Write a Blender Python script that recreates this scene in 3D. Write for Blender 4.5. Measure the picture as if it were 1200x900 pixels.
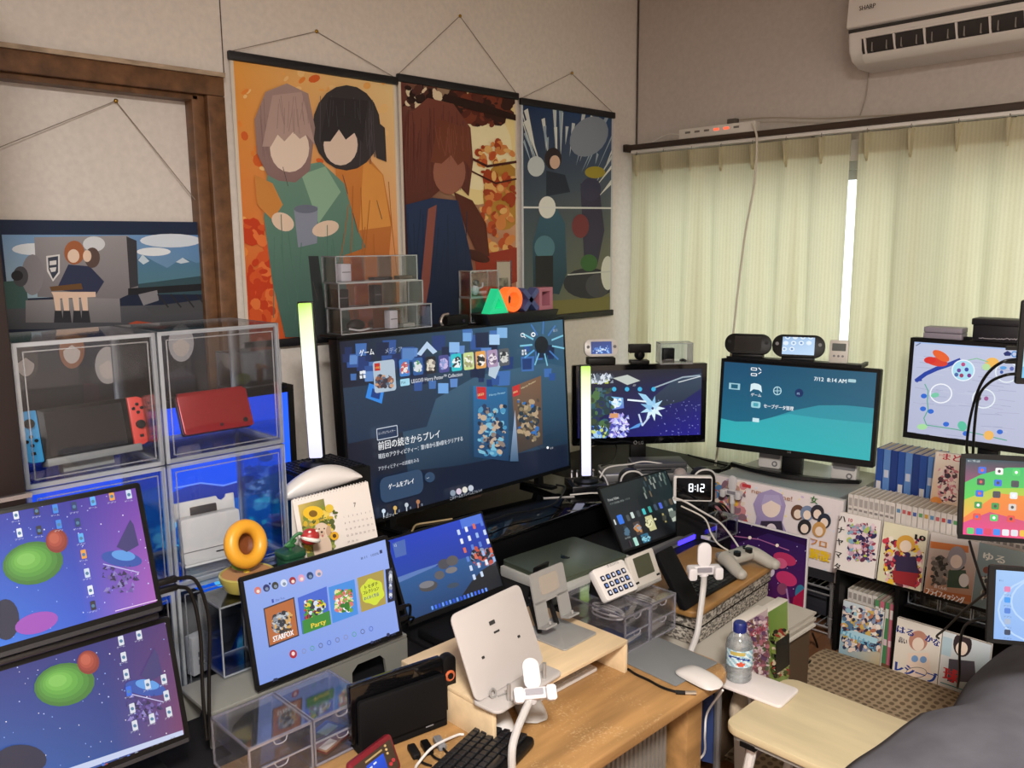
import bpy, bmesh, math, random
from mathutils import Matrix, Vector
R = math.radians
SC = bpy.context.scene
COL = SC.collection
for o in list(bpy.data.objects): bpy.data.objects.remove(o)

# ------------------------------------------------------------------ camera
CAM_H, FPX = 1.31, 1000.0
YAW, PITCH, ROLL = R(45.6), R(9.28), R(-.5)
_v = Vector((math.cos(YAW)*math.cos(PITCH), math.sin(YAW)*math.cos(PITCH), -math.sin(PITCH)))
_r = Vector((math.sin(YAW), -math.cos(YAW), 0)); _u = _r.cross(_v)
CR = _r*math.cos(ROLL) + _u*math.sin(ROLL); CU = -_r*math.sin(ROLL) + _u*math.cos(ROLL); CV = _v
CO = Vector((0, 0, CAM_H))
cam = bpy.data.objects.new('camera', bpy.data.cameras.new('camera')); COL.objects.link(cam)
cam.data.sensor_width = 36; cam.data.lens = FPX/1200*36; cam.data.clip_start = .02
cam.matrix_world = Matrix.Translation(CO) @ Matrix((CR, CU, -CV)).transposed().to_4x4()
SC.camera = cam
# ------------------------------------------------------------------ light
SC.view_settings.view_transform = 'Standard'; SC.view_settings.look = 'None'
SC.view_settings.exposure = 0; SC.view_settings.gamma = 1; SC.view_settings.use_curve_mapping = False
SC.cycles.transparent_max_bounces = 32
SKY, LAMP = 3.0, 158.0
w = bpy.data.worlds.new('overcast_sky'); SC.world = w; w.use_nodes = True
w.node_tree.nodes['Background'].inputs[0].default_value = (.93, .97, 1, 1)
w.node_tree.nodes['Background'].inputs[1].default_value = SKY
ld = bpy.data.lights.new('ceiling_lamp_light', 'AREA'); ld.shape = 'DISK'; ld.size = .5; ld.energy = LAMP; ld.color = (1, .955, .9)
lo = bpy.data.objects.new('ceiling_lamp_light', ld); COL.objects.link(lo); lo.location = (-.2, -.45, 2.3)

# ------------------------------------------------------------------ helpers
def ray(px, py): return CV + CR*((px-600)/FPX) - CU*((py-450)/FPX)
def at(px, py, X=None, Y=None, Z=None):
    d = ray(px, py)
    k = (X/d.x) if X is not None else (Y/d.y) if Y is not None else ((Z-CAM_H)/d.z)
    return CO + d*k
def lin(h):
    if isinstance(h, str):
        h = h.lstrip('#'); c = [int(h[i:i+2], 16)/255 for i in (0, 2, 4)]
    else: c = [x/255 for x in h]
    return tuple(x/12.92 if x <= .04045 else ((x+.055)/1.055)**2.4 for x in c)
MATS = {}
def mat(name, col='808080', rough=.5, metal=0., noise=None, bump=0., emit=0., spec=.5, alpha=None, trans=0.):
    if name in MATS: return MATS[name]
    m = bpy.data.materials.new(name); m.use_nodes = True; nt = m.node_tree; b = nt.nodes['Principled BSDF']
    c = lin(col)
    b.inputs['Base Color'].default_value = (*c, 1); b.inputs['Roughness'].default_value = rough
    b.inputs['Metallic'].default_value = metal; b.inputs['Specular IOR Level'].default_value = spec
    if emit: b.inputs['Emission Color'].default_value = (*c, 1); b.inputs['Emission Strength'].default_value = emit
    if noise:                                   # (scale xyz, strength): colour variation of the material itself
        tc = nt.nodes.new('ShaderNodeTexCoord'); mp = nt.nodes.new('ShaderNodeMapping'); mp.inputs['Scale'].default_value = noise[0]
        n = nt.nodes.new('ShaderNodeTexNoise'); n.inputs['Scale'].default_value = 1; n.inputs['Detail'].default_value = 6
        rp = nt.nodes.new('ShaderNodeValToRGB'); s = noise[1]
        rp.color_ramp.elements[0].color = (*[x*(1-s) for x in c], 1); rp.color_ramp.elements[1].color = (*[min(1, x*(1+s)) for x in c], 1)
        rp.color_ramp.elements[0].position = .3; rp.color_ramp.elements[1].position = .7
        nt.links.new(tc.outputs['Object'], mp.inputs[0]); nt.links.new(mp.outputs[0], n.inputs['Vector'])
        nt.links.new(n.outputs[0], rp.inputs[0]); nt.links.new(rp.outputs[0], b.inputs['Base Color'])
        if bump:
            bp = nt.nodes.new('ShaderNodeBump'); bp.inputs['Strength'].default_value = bump; bp.inputs['Distance'].default_value = .002
            nt.links.new(n.outputs[0], bp.inputs['Height']); nt.links.new(bp.outputs[0], b.inputs['Normal'])
    MATS[name] = m; return m
def attr_mat(name, emit=0., rough=.6, gloss=.5):
    if name in MATS: return MATS[name]
    m = bpy.data.materials.new(name); m.use_nodes = True; nt = m.node_tree; b = nt.nodes['Principled BSDF']
    a = nt.nodes.new('ShaderNodeAttribute'); a.attribute_name = 'Col'
    b.inputs['Roughness'].default_value = rough; b.inputs['Specular IOR Level'].default_value = gloss
    if emit:
        b.inputs['Base Color'].default_value = (.01, .01, .012, 1)
        nt.links.new(a.outputs['Color'], b.inputs['Emission Color']); b.inputs['Emission Strength'].default_value = emit
    else: nt.links.new(a.outputs['Color'], b.inputs['Base Color'])
    MATS[name] = m; return m
def clear_mat(name, tint='f4f7fa', refl=.12, rough=.04, haze=0., hazecol='ffffff', graze=.75):
    # thin clear plastic: transparent, with a mirror share that grows towards grazing angles
    if name in MATS: return MATS[name]
    m = bpy.data.materials.new(name); m.use_nodes = True; nt = m.node_tree; nt.nodes.remove(nt.nodes['Principled BSDF'])
    out = nt.nodes['Material Output']
    tr = nt.nodes.new('ShaderNodeBsdfTransparent'); tr.inputs[0].default_value = (*lin(tint), 1)
    gl = nt.nodes.new('ShaderNodeBsdfGlossy'); gl.inputs['Roughness'].default_value = rough
    lw = nt.nodes.new('ShaderNodeLayerWeight'); lw.inputs[0].default_value = .25
    mr = nt.nodes.new('ShaderNodeMapRange'); mr.inputs['To Min'].default_value = refl; mr.inputs['To Max'].default_value = graze
    nt.links.new(lw.outputs['Fresnel'], mr.inputs[0])
    mx = nt.nodes.new('ShaderNodeMixShader'); nt.links.new(mr.outputs[0], mx.inputs[0]); nt.links.new(tr.outputs[0], mx.inputs[1]); nt.links.new(gl.outputs[0], mx.inputs[2])
    last = mx
    if haze:
        df = nt.nodes.new('ShaderNodeBsdfDiffuse'); df.inputs[0].default_value = (*lin(hazecol), 1)
        m2 = nt.nodes.new('ShaderNodeMixShader'); m2.inputs[0].default_value = haze
        nt.links.new(mx.outputs[0], m2.inputs[1]); nt.links.new(df.outputs[0], m2.inputs[2]); last = m2
    nt.links.new(last.outputs[0], out.inputs[0]); MATS[name] = m; return m

def rrect(w, h, r, seg=4, cx=0, cy=0):
    if r <= 0: return [(cx-w/2, cy-h/2), (cx+w/2, cy-h/2), (cx+w/2, cy+h/2), (cx-w/2, cy+h/2)]
    P = []
    for sx, sy, a0 in ((1, -1, -90), (1, 1, 0), (-1, 1, 90), (-1, -1, 180)):
        for k in range(seg+1):
            a = R(a0+90*k/seg); P.append((cx+sx*(w/2-r)+r*math.cos(a), cy+sy*(h/2-r)+r*math.sin(a)))
    return P
def smooth_path(P, n=6):
    P = [Vector(p) for p in P]
    if len(P) < 3: return P
    Q = [P[0]*2-P[1]]+P+[P[-1]*2-P[-2]]; out = []
    for i in range(1, len(Q)-2):
        a, b, c, d = Q[i-1:i+3]
        for k in range(n):
            t = k/n; out.append(.5*((2*b)+(c-a)*t+(2*a-5*b+4*c-d)*t*t+(3*b-a-3*c+d)*t**3))
    out.append(P[-1]); return out
class MB:
    def __init__(s, M=None): s.v = []; s.f = []; s.M = M or Matrix()
    def add(s, vs, fs, M=None):
        o = len(s.v); T = s.M @ M if M is not None else s.M
        s.v += [T @ Vector(p) for p in vs]; s.f += [tuple(i+o for i in f) for f in fs]; return s
    def box(s, c, d, M=None):
        x, y, z = (k/2 for k in d); c = Vector(c)
        vs = [c+Vector((a*x, b*y, e*z)) for a in (-1, 1) for b in (-1, 1) for e in (-1, 1)]
        return s.add(vs, [(0, 1, 3, 2), (4, 6, 7, 5), (0, 4, 5, 1), (2, 3, 7, 6), (0, 2, 6, 4), (1, 5, 7, 3)], M)
    def b2(s, x0, x1, y0, y1, z0, z1, M=None): return s.box(((x0+x1)/2, (y0+y1)/2, (z0+z1)/2), (x1-x0, y1-y0, z1-z0), M)
    def prism(s, P, lo, hi, ax='y', M=None):    # polygon in the other two axes (x,z / x,y / y,z), extruded along ax
        n = len(P)
        g = {'y': lambda a, b, t: (a, t, b), 'z': lambda a, b, t: (a, b, t), 'x': lambda a, b, t: (t, a, b)}[ax]
        vs = [g(a, b, lo) for a, b in P]+[g(a, b, hi) for a, b in P]
        return s.add(vs, [tuple(range(n))[::-1], tuple(range(n, 2*n))]+[(i, (i+1) % n, n+(i+1) % n, n+i) for i in range(n)], M)
    def rbox(s, w, h, r, lo, hi, ax='y', cx=0, cy=0, seg=4, M=None): return s.prism(rrect(w, h, r, seg, cx, cy), lo, hi, ax, M)
    def tube(s, P, r, n=8, sm=6, M=None):
        P = smooth_path(P, sm) if sm else [Vector(p) for p in P]
        rr = r if callable(r) else (lambda t: r)
        vs, fs = [], []; t = (P[1]-P[0]).normalized(); a = t.orthogonal().normalized()
        for i, p in enumerate(P):
            t2 = (P[min(i+1, len(P)-1)]-P[max(i-1, 0)])
            if t2.length > 1e-9: t = t2.normalized()
            a = (a-t*a.dot(t)); a = a.normalized() if a.length > 1e-6 else t.orthogonal().normalized(); b = t.cross(a)
            q = rr(i/(len(P)-1)); vs += [p+(a*math.cos(2*math.pi*k/n)+b*math.sin(2*math.pi*k/n))*q for k in range(n)]
        for i in range(len(P)-1):
            for k in range(n): fs.append((i*n+k, i*n+(k+1) % n, (i+1)*n+(k+1) % n, (i+1)*n+k))
        fs += [tuple(range(n))[::-1], tuple(range((len(P)-1)*n, len(P)*n))]
        return s.add(vs, fs, M)
    def lathe(s, prof, n=24, M=None):
        vs, fs = [], []
        for r, z in prof: vs += [(r*math.cos(2*math.pi*k/n), r*math.sin(2*math.pi*k/n), z) for k in range(n)]
        for i in range(len(prof)-1):
            for k in range(n): fs.append((i*n+k, i*n+(k+1) % n, (i+1)*n+(k+1) % n, (i+1)*n+k))
        fs += [tuple(range(n))[::-1], tuple(range((len(prof)-1)*n, len(prof)*n))]
        return s.add(vs, fs, M)
    def cyl(s, c, r, h, ax='z', n=16, M=None):
        T = Matrix.Translation(c) @ {'z': Matrix(), 'y': Matrix.Rotation(R(-90), 4, 'X'), 'x': Matrix.Rotation(R(90), 4, 'Y')}[ax]
        return s.lathe([(r, -h/2), (r, h/2)], n, (M @ T) if M is not None else T)
    def ell(s, c, rx, ry, rz, n=16, m=10, M=None):
        T = Matrix.Translation(c) @ Matrix.Diagonal((rx, ry, rz, 1))
        return s.lathe([(max(1e-3, math.sin(math.pi*k/m)), -math.cos(math.pi*k/m)) for k in range(m+1)], n, (M @ T) if M is not None else T)
    def torus(s, c, r1, r2, n=28, m=12, M=None):
        T = Matrix.Translation(c); T = (M @ T) if M is not None else T
        vs = [((r1+r2*math.cos(2*math.pi*j/m))*math.cos(2*math.pi*i/n), (r1+r2*math.cos(2*math.pi*j/m))*math.sin(2*math.pi*i/n), r2*math.sin(2*math.pi*j/m)) for i in range(n) for j in range(m)]
        return s.add(vs, [(i*m+j, ((i+1) % n)*m+j, ((i+1) % n)*m+(j+1) % m, i*m+(j+1) % m) for i in range(n) for j in range(m)], T)
    def grid(s, fn, nu, nv, M=None):
        vs = [fn(i/nu, j/nv) for i in range(nu+1) for j in range(nv+1)]; k = nv+1
        return s.add(vs, [(i*k+j, (i+1)*k+j, (i+1)*k+j+1, i*k+j+1) for i in range(nu) for j in range(nv)], M)
    def mesh(s, name, m, bevel=0, segs=2, smooth=True):
        me = bpy.data.meshes.new(name); me.from_pydata([tuple(p) for p in s.v], [], s.f)
        bm = bmesh.new(); bm.from_mesh(me); bmesh.ops.recalc_face_normals(bm, faces=bm.faces)
        if bevel:
            es = [e for e in bm.edges if len(e.link_faces) == 2 and e.calc_face_angle(0) > .6]
            bmesh.ops.bevel(bm, geom=es, offset=bevel, segments=segs, profile=.5, affect='EDGES', clamp_overlap=True)
        bm.to_mesh(me); bm.free()
        if smooth:
            for p in me.polygons: p.use_smooth = True
            me.set_sharp_from_angle(angle=R(35))
        me.materials.append(mat(m) if isinstance(m, str) else m); return me
    def build(s, name, m, parent=None, bevel=0, segs=2, smooth=True, label=None):
        o = bpy.data.objects.new(name, s.mesh(name, m, bevel, segs, smooth)); COL.objects.link(o)
        if parent: o.parent = parent
        if label: o['label'] = label
        return o
def tag(o, label, cat, group=None, kind=None):
    o['label'] = label; o['category'] = cat
    if group: o['group'] = group
    if kind: o['kind'] = kind
    return o
def thing(name, label, cat, loc=(0, 0, 0), yaw=0, tilt=0, group=None, rx=0):
    o = bpy.data.objects.new(name, None); o.empty_display_size = .03; COL.objects.link(o)
    o.location = loc; o.rotation_euler = (-R(tilt), R(rx), R(yaw)); return tag(o, label, cat, group)
def struct(o, label=None):
    o['kind'] = 'structure'
    if label: o['label'] = label
    return o
def copy_tree(o, parent=None, label=None):
    kids = list(o.children)
    c = o.copy(); COL.objects.link(c); c.parent = parent
    if label: c['label'] = label
    for k in kids: copy_tree(k, c)
    return c
def frame(loc, yaw=0, tilt=0): return Matrix.Translation(loc) @ Matrix.Rotation(R(yaw), 4, 'Z') @ Matrix.Rotation(-R(tilt), 4, 'X')

# ------------------------------------------------------------------ flat print: coloured faces laid on a panel
_glyphs = {}
def glyph_mesh(s):
    if s not in _glyphs:
        c = bpy.data.curves.new('lettering', 'FONT'); c.body = s; c.resolution_u = 2
        o = bpy.data.objects.new('lettering', c); COL.objects.link(o)
        me = bpy.data.meshes.new_from_object(o.evaluated_get(bpy.context.evaluated_depsgraph_get()))
        _glyphs[s] = ([tuple(v.co) for v in me.vertices], [tuple(p.vertices) for p in me.polygons])
        bpy.data.objects.remove(o); bpy.data.curves.remove(c); bpy.data.meshes.remove(me)
    return _glyphs[s]
class Art:
    """print on a panel of size w x h; F is the panel's world frame (x right, z up, y away). Positions are read off the photograph and carried onto the panel's own plane."""
    def __init__(s, F, w, h, step=2.5e-5):
        s.F, s.w, s.h, s.step = F, w, h, step; s.Fi = F.inverted(); s.v = []; s.f = []; s.c = []; s.n = 0
        s.S = (F.translation-CO).dot(CV)/FPX; s.off = 0.
    def p(s, px, py):
        o = s.Fi @ CO; d = s.Fi.to_3x3() @ ray(px, py); k = -o.y/d.y; q = o+d*k
        return (max(-s.w/2, min(s.w/2, q.x)), max(-s.h/2, min(s.h/2, q.z)))
    def face(s, pts, cols):
        o = len(s.v); s.n += 1; y = -s.n*s.step-s.off
        s.v += [(a, y, b) for a, b in pts]; s.f.append(tuple(range(o, o+len(pts)))); s.c += cols if isinstance(cols, list) else [cols]*len(pts); return s
    def bg(s, tl, tr=None, bl=None, br=None, nu=8, nv=8):
        tl = lin(tl); tr = lin(tr) if tr else tl; bl = lin(bl) if bl else tl; br = lin(br) if br else (bl if not tr else tuple((a+b)/2 for a, b in zip(bl, tr))) if br is None else lin(br)
        return s._grad(-s.w/2, s.h/2, s.w/2, -s.h/2, tl, tr, bl, br, nu, nv)
    def _grad(s, x0, z0, x1, z1, tl, tr, bl, br, nu=8, nv=8):
        mx = lambda u, v: tuple((a*(1-u)+b*u)*(1-v)+(c*(1-u)+d*u)*v for a, b, c, d in zip(tl, tr, bl, br))
        s.n += 1; y = -s.n*s.step-s.off
        for i in range(nu):
            for j in range(nv):
                uv = [(i/nu, j/nv), (i/nu, (j+1)/nv), ((i+1)/nu, (j+1)/nv), ((i+1)/nu, j/nv)]; o = len(s.v)
                s.v += [(x0+(x1-x0)*u, y, z0+(z1-z0)*v) for u, v in uv]; s.f.append((o, o+1, o+2, o+3)); s.c += [mx(u, v) for u, v in uv]
        return s
    def grad(s, px0, px1, tl, tr, bl, br, nu=6, nv=6):
        a, b = s.p(*px0), s.p(*px1); return s._grad(a[0], a[1], b[0], b[1], lin(tl), lin(tr), lin(bl), lin(br), nu, nv)
    def rect(s, x0, y0, x1, y1, col, r=0):
        a, b = s.p(x0, y0), s.p(x1, y1); w, h = abs(b[0]-a[0]), abs(b[1]-a[1])
        return s.face(rrect(w, h, min(r*s.S, w/2.01, h/2.01), 4, (a[0]+b[0])/2, (a[1]+b[1])/2), lin(col))
    def lrect(s, x0, z0, x1, z1, col, r=0):     # in panel metres, centre origin
        return s.face(rrect(abs(x1-x0), abs(z1-z0), r, 4, (x0+x1)/2, (z0+z1)/2), lin(col))
    def poly(s, P, col, col2=None):
        c = lin(col); pts = [s.p(*q) for q in P]
        if col2:
            d = lin(col2); zs = [q[1] for q in pts]; lo, hi = min(zs), max(zs)+1e-9
            return s.face(pts, [tuple(e+(g-e)*(hi-z)/(hi-lo) for e, g in zip(c, d)) for z in zs])
        return s.face(pts, c)
    def ell(s, cx, cy, rx, ry, col, rot=0, n=20, col2=None, a0=0, a1=360):
        ca, sa = math.cos(R(rot)), math.sin(R(rot)); P = []
        for k in range(n):
            t = R(a0+(a1-a0)*k/(n if a1-a0 == 360 else n-1)); x, y = rx*math.cos(t), ry*math.sin(t); P.append((cx+x*ca-y*sa, cy+x*sa+y*ca))
        return s.poly(P, col, col2)
    def line(s, P, wd, col):
        P = [Vector((*s.p(*q), 0)) for q in P]; wd *= s.S/2; c = lin(col)
        for a, b in zip(P, P[1:]):
            t = b-a
            if t.length < 1e-7: continue
            n = Vector((-t.y, t.x, 0)).normalized()*wd; t = t.normalized()*wd*.4
            s.face([(q.x, q.y) for q in (a-t+n, a-t-n, b+t-n, b+t+n)], c); s.n -= 1
        s.n += 1; return s
    def ring(s, cx, cy, rx, ry, wd, col, n=24): return s.line([(cx+rx*math.cos(2*math.pi*k/n), cy+ry*math.sin(2*math.pi*k/n)) for k in range(n+1)], wd, col)
    def text(s, x, y, body, hp, col, bold=0, wpx=None, rot=0, center=False):   # baseline start at photo position
        V, Fc = glyph_mesh(body); a = s.p(x, y); k = hp*s.S; c = lin(col)
        if not V: return s
        x0, x1 = min(q[0] for q in V), max(q[0] for q in V); kx = k
        if wpx: kx = (s.p(x+wpx, y)[0]-a[0])/(x1-x0)
        dx = -(x0+x1)/2*kx if center else -x0*kx
        ca, sa = math.cos(R(rot)), math.sin(R(rot))
        for bo in ([0] if not bold else [-bold*k, 0, bold*k]):
            s.n += 1; y_ = -s.n*s.step-s.off; o = len(s.v)
            for q in V:
                u, w_ = dx+q[0]*kx+bo, q[1]*k; s.v.append((a[0]+u*ca-w_*sa, y_, a[1]+u*sa+w_*ca))
            for f in Fc: s.f.append(tuple(i+o for i in f)); s.c += [c]*len(f)
        return s
    def blobs(s, x0, y0, x1, y1, pal, n, r0, r1, seed=0, kind=None):
        rd = random.Random(seed); n = int(n*2.3)
        for i in range(n):
            k = 1.05-.55*i/n; r = rd.uniform(r0, r1)*k; q = r*rd.uniform(.4, 1); m = min(r, (x1-x0)/2, (y1-y0)/2)
            cx, cy = rd.uniform(x0+m, x1-m), rd.uniform(y0+m, y1-m)
            if kind == 'tri': s.poly([(cx+m*math.cos(t+rd.random()), cy+m*math.sin(t+rd.random())) for t in (0, 2.1, 4.2)], rd.choice(pal))
            else: s.ell(cx, cy, m, min(q, m), rd.choice(pal), rd.uniform(0, 180), 9)
        return s
    def build(s, name, m, parent=None, label=None):
        me = bpy.data.meshes.new(name); me.from_pydata(s.v, [], s.f)
        ca = me.color_attributes.new('Col', 'FLOAT_COLOR', 'CORNER'); flat = []
        for c in s.c: flat += [*c, 1.0]
        # corner order equals vertex order because every face lists its own vertices except lettering
        if len(flat) == 4*len(me.loops): pass
        buf = flat; ca.data.foreach_set('color', buf); me.color_attributes.active_color = ca
        me.materials.append(m); o = bpy.data.objects.new(name, me); COL.objects.link(o)
        if parent: o.parent = parent
        if label: o['label'] = label
        return o
PRINT = attr_mat('printed_paper', 0, .55, .3); GLOSSY = attr_mat('glossy_print', 0, .22, .5); SCREEN = attr_mat('lit_screen', 1., .3)
# ------------------------------------------------------------------ the room
WY, WX = 2.42, 3.157
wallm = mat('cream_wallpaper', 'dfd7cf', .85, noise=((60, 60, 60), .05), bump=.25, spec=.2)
floorm = mat('brown_floor_boards', '7a5236', .5, noise=((3, 40, 40), .25), bump=.2)
fl = struct(MB().b2(-1.7, WX+.15, -1.8, WY+.2, -.1, 0).build('floor', mat('floor_gap', '3a2618', .8)), 'dark brown floor')
for i, y in enumerate([-1.8+.15*k for k in range(29)]):      # floorboards running along the poster wall
    if y < 2.4: MB().b2(-1.69, WX-.002, y+.001, y+.149, 0, .004).build('plank', floorm, fl, smooth=False)
struct(MB().b2(-1.7, WX+.15, -1.8, WY+.2, 2.4, 2.5).build('ceiling', mat('ceiling_board', 'd8d2c8', .9)))
struct(MB().b2(-1.8, -1.7, -1.9, WY+.2, 0, 2.4).build('wall_back', wallm))
struct(MB().b2(-1.8, WX+.15, -1.9, -1.8, 0, 2.4).build('wall_near', wallm))
DX0, DX1, DZ = -.45, 1.128, 1.735                            # blocked doorway in the poster wall
m = MB(); m.b2(-1.7, DX0, WY, WY+.12, 0, 2.4); m.b2(DX1, WX+.12, WY, WY+.12, 0, 2.4); m.b2(DX0, DX1, WY, WY+.12, DZ, 2.4)
wl = struct(m.build('wall_left', wallm, smooth=False), 'cream papered wall carrying the hanging posters')
MB().b2(DX0, DX1, WY+.035, WY+.07, 0, DZ).build('infill_panel', wallm, wl, label='papered panel filling the doorway')
MB().b2(1.214, 1.217, WY-.0015, WY, DZ+.06, 2.4).build('seam', mat('seam_dark', '57504a', .9), wl)
m = MB(); WZ0, WZ1, WYa, WYb = .35, 1.605, .05, 2.405          # window in the curtain wall
m.b2(WX, WX+.12, -1.8, WYa, 0, 2.4); m.b2(WX, WX+.12, WYb, WY+.12, 0, 2.4); m.b2(WX, WX+.12, WYa, WYb, WZ1, 2.4); m.b2(WX, WX+.12, WYa, WYb, 0, WZ0)
struct(m.build('wall_right', mat('shaded_wallpaper', 'c0b7b0', .85, noise=((60, 60, 60), .05), bump=.25, spec=.2), smooth=False), 'papered window wall under the air conditioner')  # same paper toned darker: this wall's dimmer light is put into its colour
struct(MB().b2(WX-.006, WX, WY-.01, WY-.004, 0, 2.4).build('trim_2', mat('seam_dark')))
# doorway frame
wood = mat('dark_door_wood', '6b4a30', .45, noise=((30, 4, 30), .35), bump=.2)
fr = struct(bpy.data.objects.new('trim_1', None), 'brown wooden frame around the blocked doorway'); COL.objects.link(fr)
m = MB(); m.b2(DX0-.06, DX1+.072, WY-.03, WY+.02, DZ, DZ+.06); m.build('head', wood, fr, .004)
m = MB(); m.b2(DX0-.06, DX1+.072, WY-.04, WY-.028, DZ+.052, DZ+.064); m.build('head_lip', mat('worn_wood_edge', 'a8937c', .7, noise=((20, 20, 60), .3)), fr)
m = MB(); m.b2(DX0, DX1, WY-.012, WY+.036, DZ-.016, DZ); m.build('head_stop', wood, fr, .003)
m = MB(); m.b2(DX1+.018, DX1+.072, WY-.03, WY+.02, 0, DZ); m.build('jamb', wood, fr, .004)
m = MB(); m.b2(DX1-.02, DX1+.018, WY-.012, WY+.036, 0, DZ); m.build('jamb_stop', wood, fr, .004)
m = MB(); m.b2(DX0-.06, DX0, WY-.03, WY+.02, 0, DZ); m.build('jamb', wood, fr, .004)
# window: sliding sashes with clear panes
alu = mat('window_aluminium', 'b9bcc0', .35, .8)
wn = struct(bpy.data.objects.new('window_1', None), 'aluminium sliding window behind the curtains'); COL.objects.link(wn)
m = MB(); m.b2(WX+.03, WX+.09, WYa, WYb, WZ0, WZ0+.03); m.b2(WX+.03, WX+.09, WYa, WYb, WZ1-.03, WZ1); m.b2(WX+.03, WX+.09, WYa, WYa+.03, WZ0, WZ1); m.b2(WX+.03, WX+.09, WYb-.03, WYb, WZ0, WZ1)
m.build('window_frame', alu, wn, smooth=False)
pane = clear_mat('window_glass', 'f2f6f4', .04, .01)
for k, (a, b, x) in enumerate(((WYa+.03, 1.2, .045), (1.13, WYb-.03, .07))):
    m = MB()
    for y in (a, b-.035): m.b2(WX+x, WX+x+.02, y, y+.035, WZ0+.03, WZ1-.03)
    for z in (WZ0+.03, WZ1-.065): m.b2(WX+x, WX+x+.02, a, b, z, z+.035)
    m.build('sash', alu, wn, smooth=False)
    MB().b2(WX+x+.008, WX+x+.012, a+.03, b-.03, WZ0+.06, WZ1-.06).build('pane', pane, wn, smooth=False)
# ceiling lamp (above the view)
t = thing('ceiling_lamp', 'round white ceiling lamp above the desk', 'lamp', (-.2, -.45, 2.4))
MB().lathe([(.1, -.03), (.28, -.03), (.3, -.015), (.3, 0), (.1, 0)], 32).build('lamp_base', mat('lamp_white', 'f0eee8', .4), t)
MB().lathe([(.02, -.085), (.2, -.075), (.265, -.05), (.27, -.03), (.02, -.03)], 32).build('lamp_shade', mat('lamp_diffuser', 'fff4e2', .4, emit=4), t)
# ------------------------------------------------------------------ curtains
def curtain_mat():
    m = bpy.data.materials.new('cream_curtain_cloth'); m.use_nodes = True; nt = m.node_tree; b = nt.nodes['Principled BSDF']; nt.nodes.remove(b)
    tc = nt.nodes.new('ShaderNodeTexCoord'); wv = nt.nodes.new('ShaderNodeTexWave'); wv.bands_direction = 'Y'; wv.inputs['Scale'].default_value = 26
    wv.inputs['Distortion'].default_value = .4; nz = nt.nodes.new('ShaderNodeTexNoise'); nz.inputs['Scale'].default_value = 220
    ad = nt.nodes.new('ShaderNodeMath'); ad.operation = 'MULTIPLY_ADD'; ad.inputs[1].default_value = .5
    rp = nt.nodes.new('ShaderNodeValToRGB'); rp.color_ramp.elements[0].color = (*lin('d3ccaa'), 1); rp.color_ramp.elements[1].color = (*lin('e2dcbe'), 1)
    nt.links.new(tc.outputs['Object'], wv.inputs[0]); nt.links.new(tc.outputs['Object'], nz.inputs[0])
    nt.links.new(wv.outputs[1], ad.inputs[0]); nt.links.new(nz.outputs[0], ad.inputs[2]); nt.links.new(ad.outputs[0], rp.inputs[0])
    df = nt.nodes.new('ShaderNodeBsdfDiffuse'); tl = nt.nodes.new('ShaderNodeBsdfTranslucent'); mx = nt.nodes.new('ShaderNodeMixShader'); mx.inputs[0].default_value = .5
    for q in (df, tl): nt.links.new(rp.outputs[0], q.inputs[0])
    nt.links.new(df.outputs[0], mx.inputs[1]); nt.links.new(tl.outputs[0], mx.inputs[2]); nt.links.new(mx.outputs[0], nt.nodes['Material Output'].inputs[0]); return m
CURT = curtain_mat()
CX, CZ = WX-.085, 1.69
def curtain(ya, yb, label, pleats, seed):
    rd = random.Random(seed); t = thing('curtain', label, 'curtain', (CX, ya, 0), group='curtains over the window')
    ph = [rd.uniform(-.25, .25) for _ in range(40)]; am = [rd.uniform(.7, 1.3) for _ in range(40)]
    def f(u, v):
        s_ = u*pleats; k = int(s_); q = s_-k
        amp = .004+.03*min(1, v*2.2)*am[k]*(.6+.4*math.sin(k*2.3+seed)); z = CZ-(CZ-.08)*v
        wv_ = math.sin(2*math.pi*(q+ph[k]*v*math.sin(math.pi*q))); wv_ = math.copysign(abs(wv_)**.6, wv_)+.25*math.sin(6*math.pi*q+k)*v
        pinch = .012*math.exp(-((q-.25)/.07)**2)*math.exp(-v*9)
        return (-amp*wv_-pinch+.008*math.sin(7*u+seed), (yb-ya)*u+.01*v*math.sin(9*u), z)
    MB().grid(f, pleats*14, 36).build('cloth', CURT, t)
    def hd(u, v): q = f(u, v*.048); return (q[0]+.006, q[1], q[2])
    MB().grid(hd, pleats*14, 2).build('header_tape', mat('header_tape', 'a8a58e', .9), t)
    for k in range(pleats):                                   # pinch pleats and hooks of the header
        y = (yb-ya)*(k+.25)/pleats
        MB().add([(-.03, y-.006, CZ-.005), (-.03, y+.006, CZ-.005), (-.022, y+.002, CZ-.085), (-.022, y-.002, CZ-.085), (-.012, y-.012, CZ-.005), (-.012, y+.012, CZ-.005), (-.006, y+.004, CZ-.1), (-.006, y-.004, CZ-.1)],
                 [(0, 1, 2, 3), (0, 3, 7, 4), (1, 5, 6, 2), (4, 7, 6, 5), (0, 4, 5, 1), (3, 2, 6, 7)]).build('pleat', CURT, t)
        MB().tube([(-.012, y, CZ-.03), (-.016, y, CZ+.006), (-.008, y, CZ+.014), (-.004, y, CZ+.004)], .0014, 6).build('hook', mat('hook_metal', '6d675e', .4, .7), t)
    return t
curtain(2.372, 1.395, 'cream pleated curtain hanging beside the poster wall', 7, 3)
curtain(1.37, .02, 'cream pleated curtain hanging below the air conditioner', 9, 8)
t = thing('curtain_rail', 'dark wooden curtain rail above the cream curtains', 'curtain rail', (WX-.1, 1.2, 1.71))
MB().b2(-.012, .045, -1.25, 1.2, 0, .022).build('board', mat('rail_wood', '3b2d22', .5, noise=((40, 3, 40), .3)), t, .002)
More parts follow.
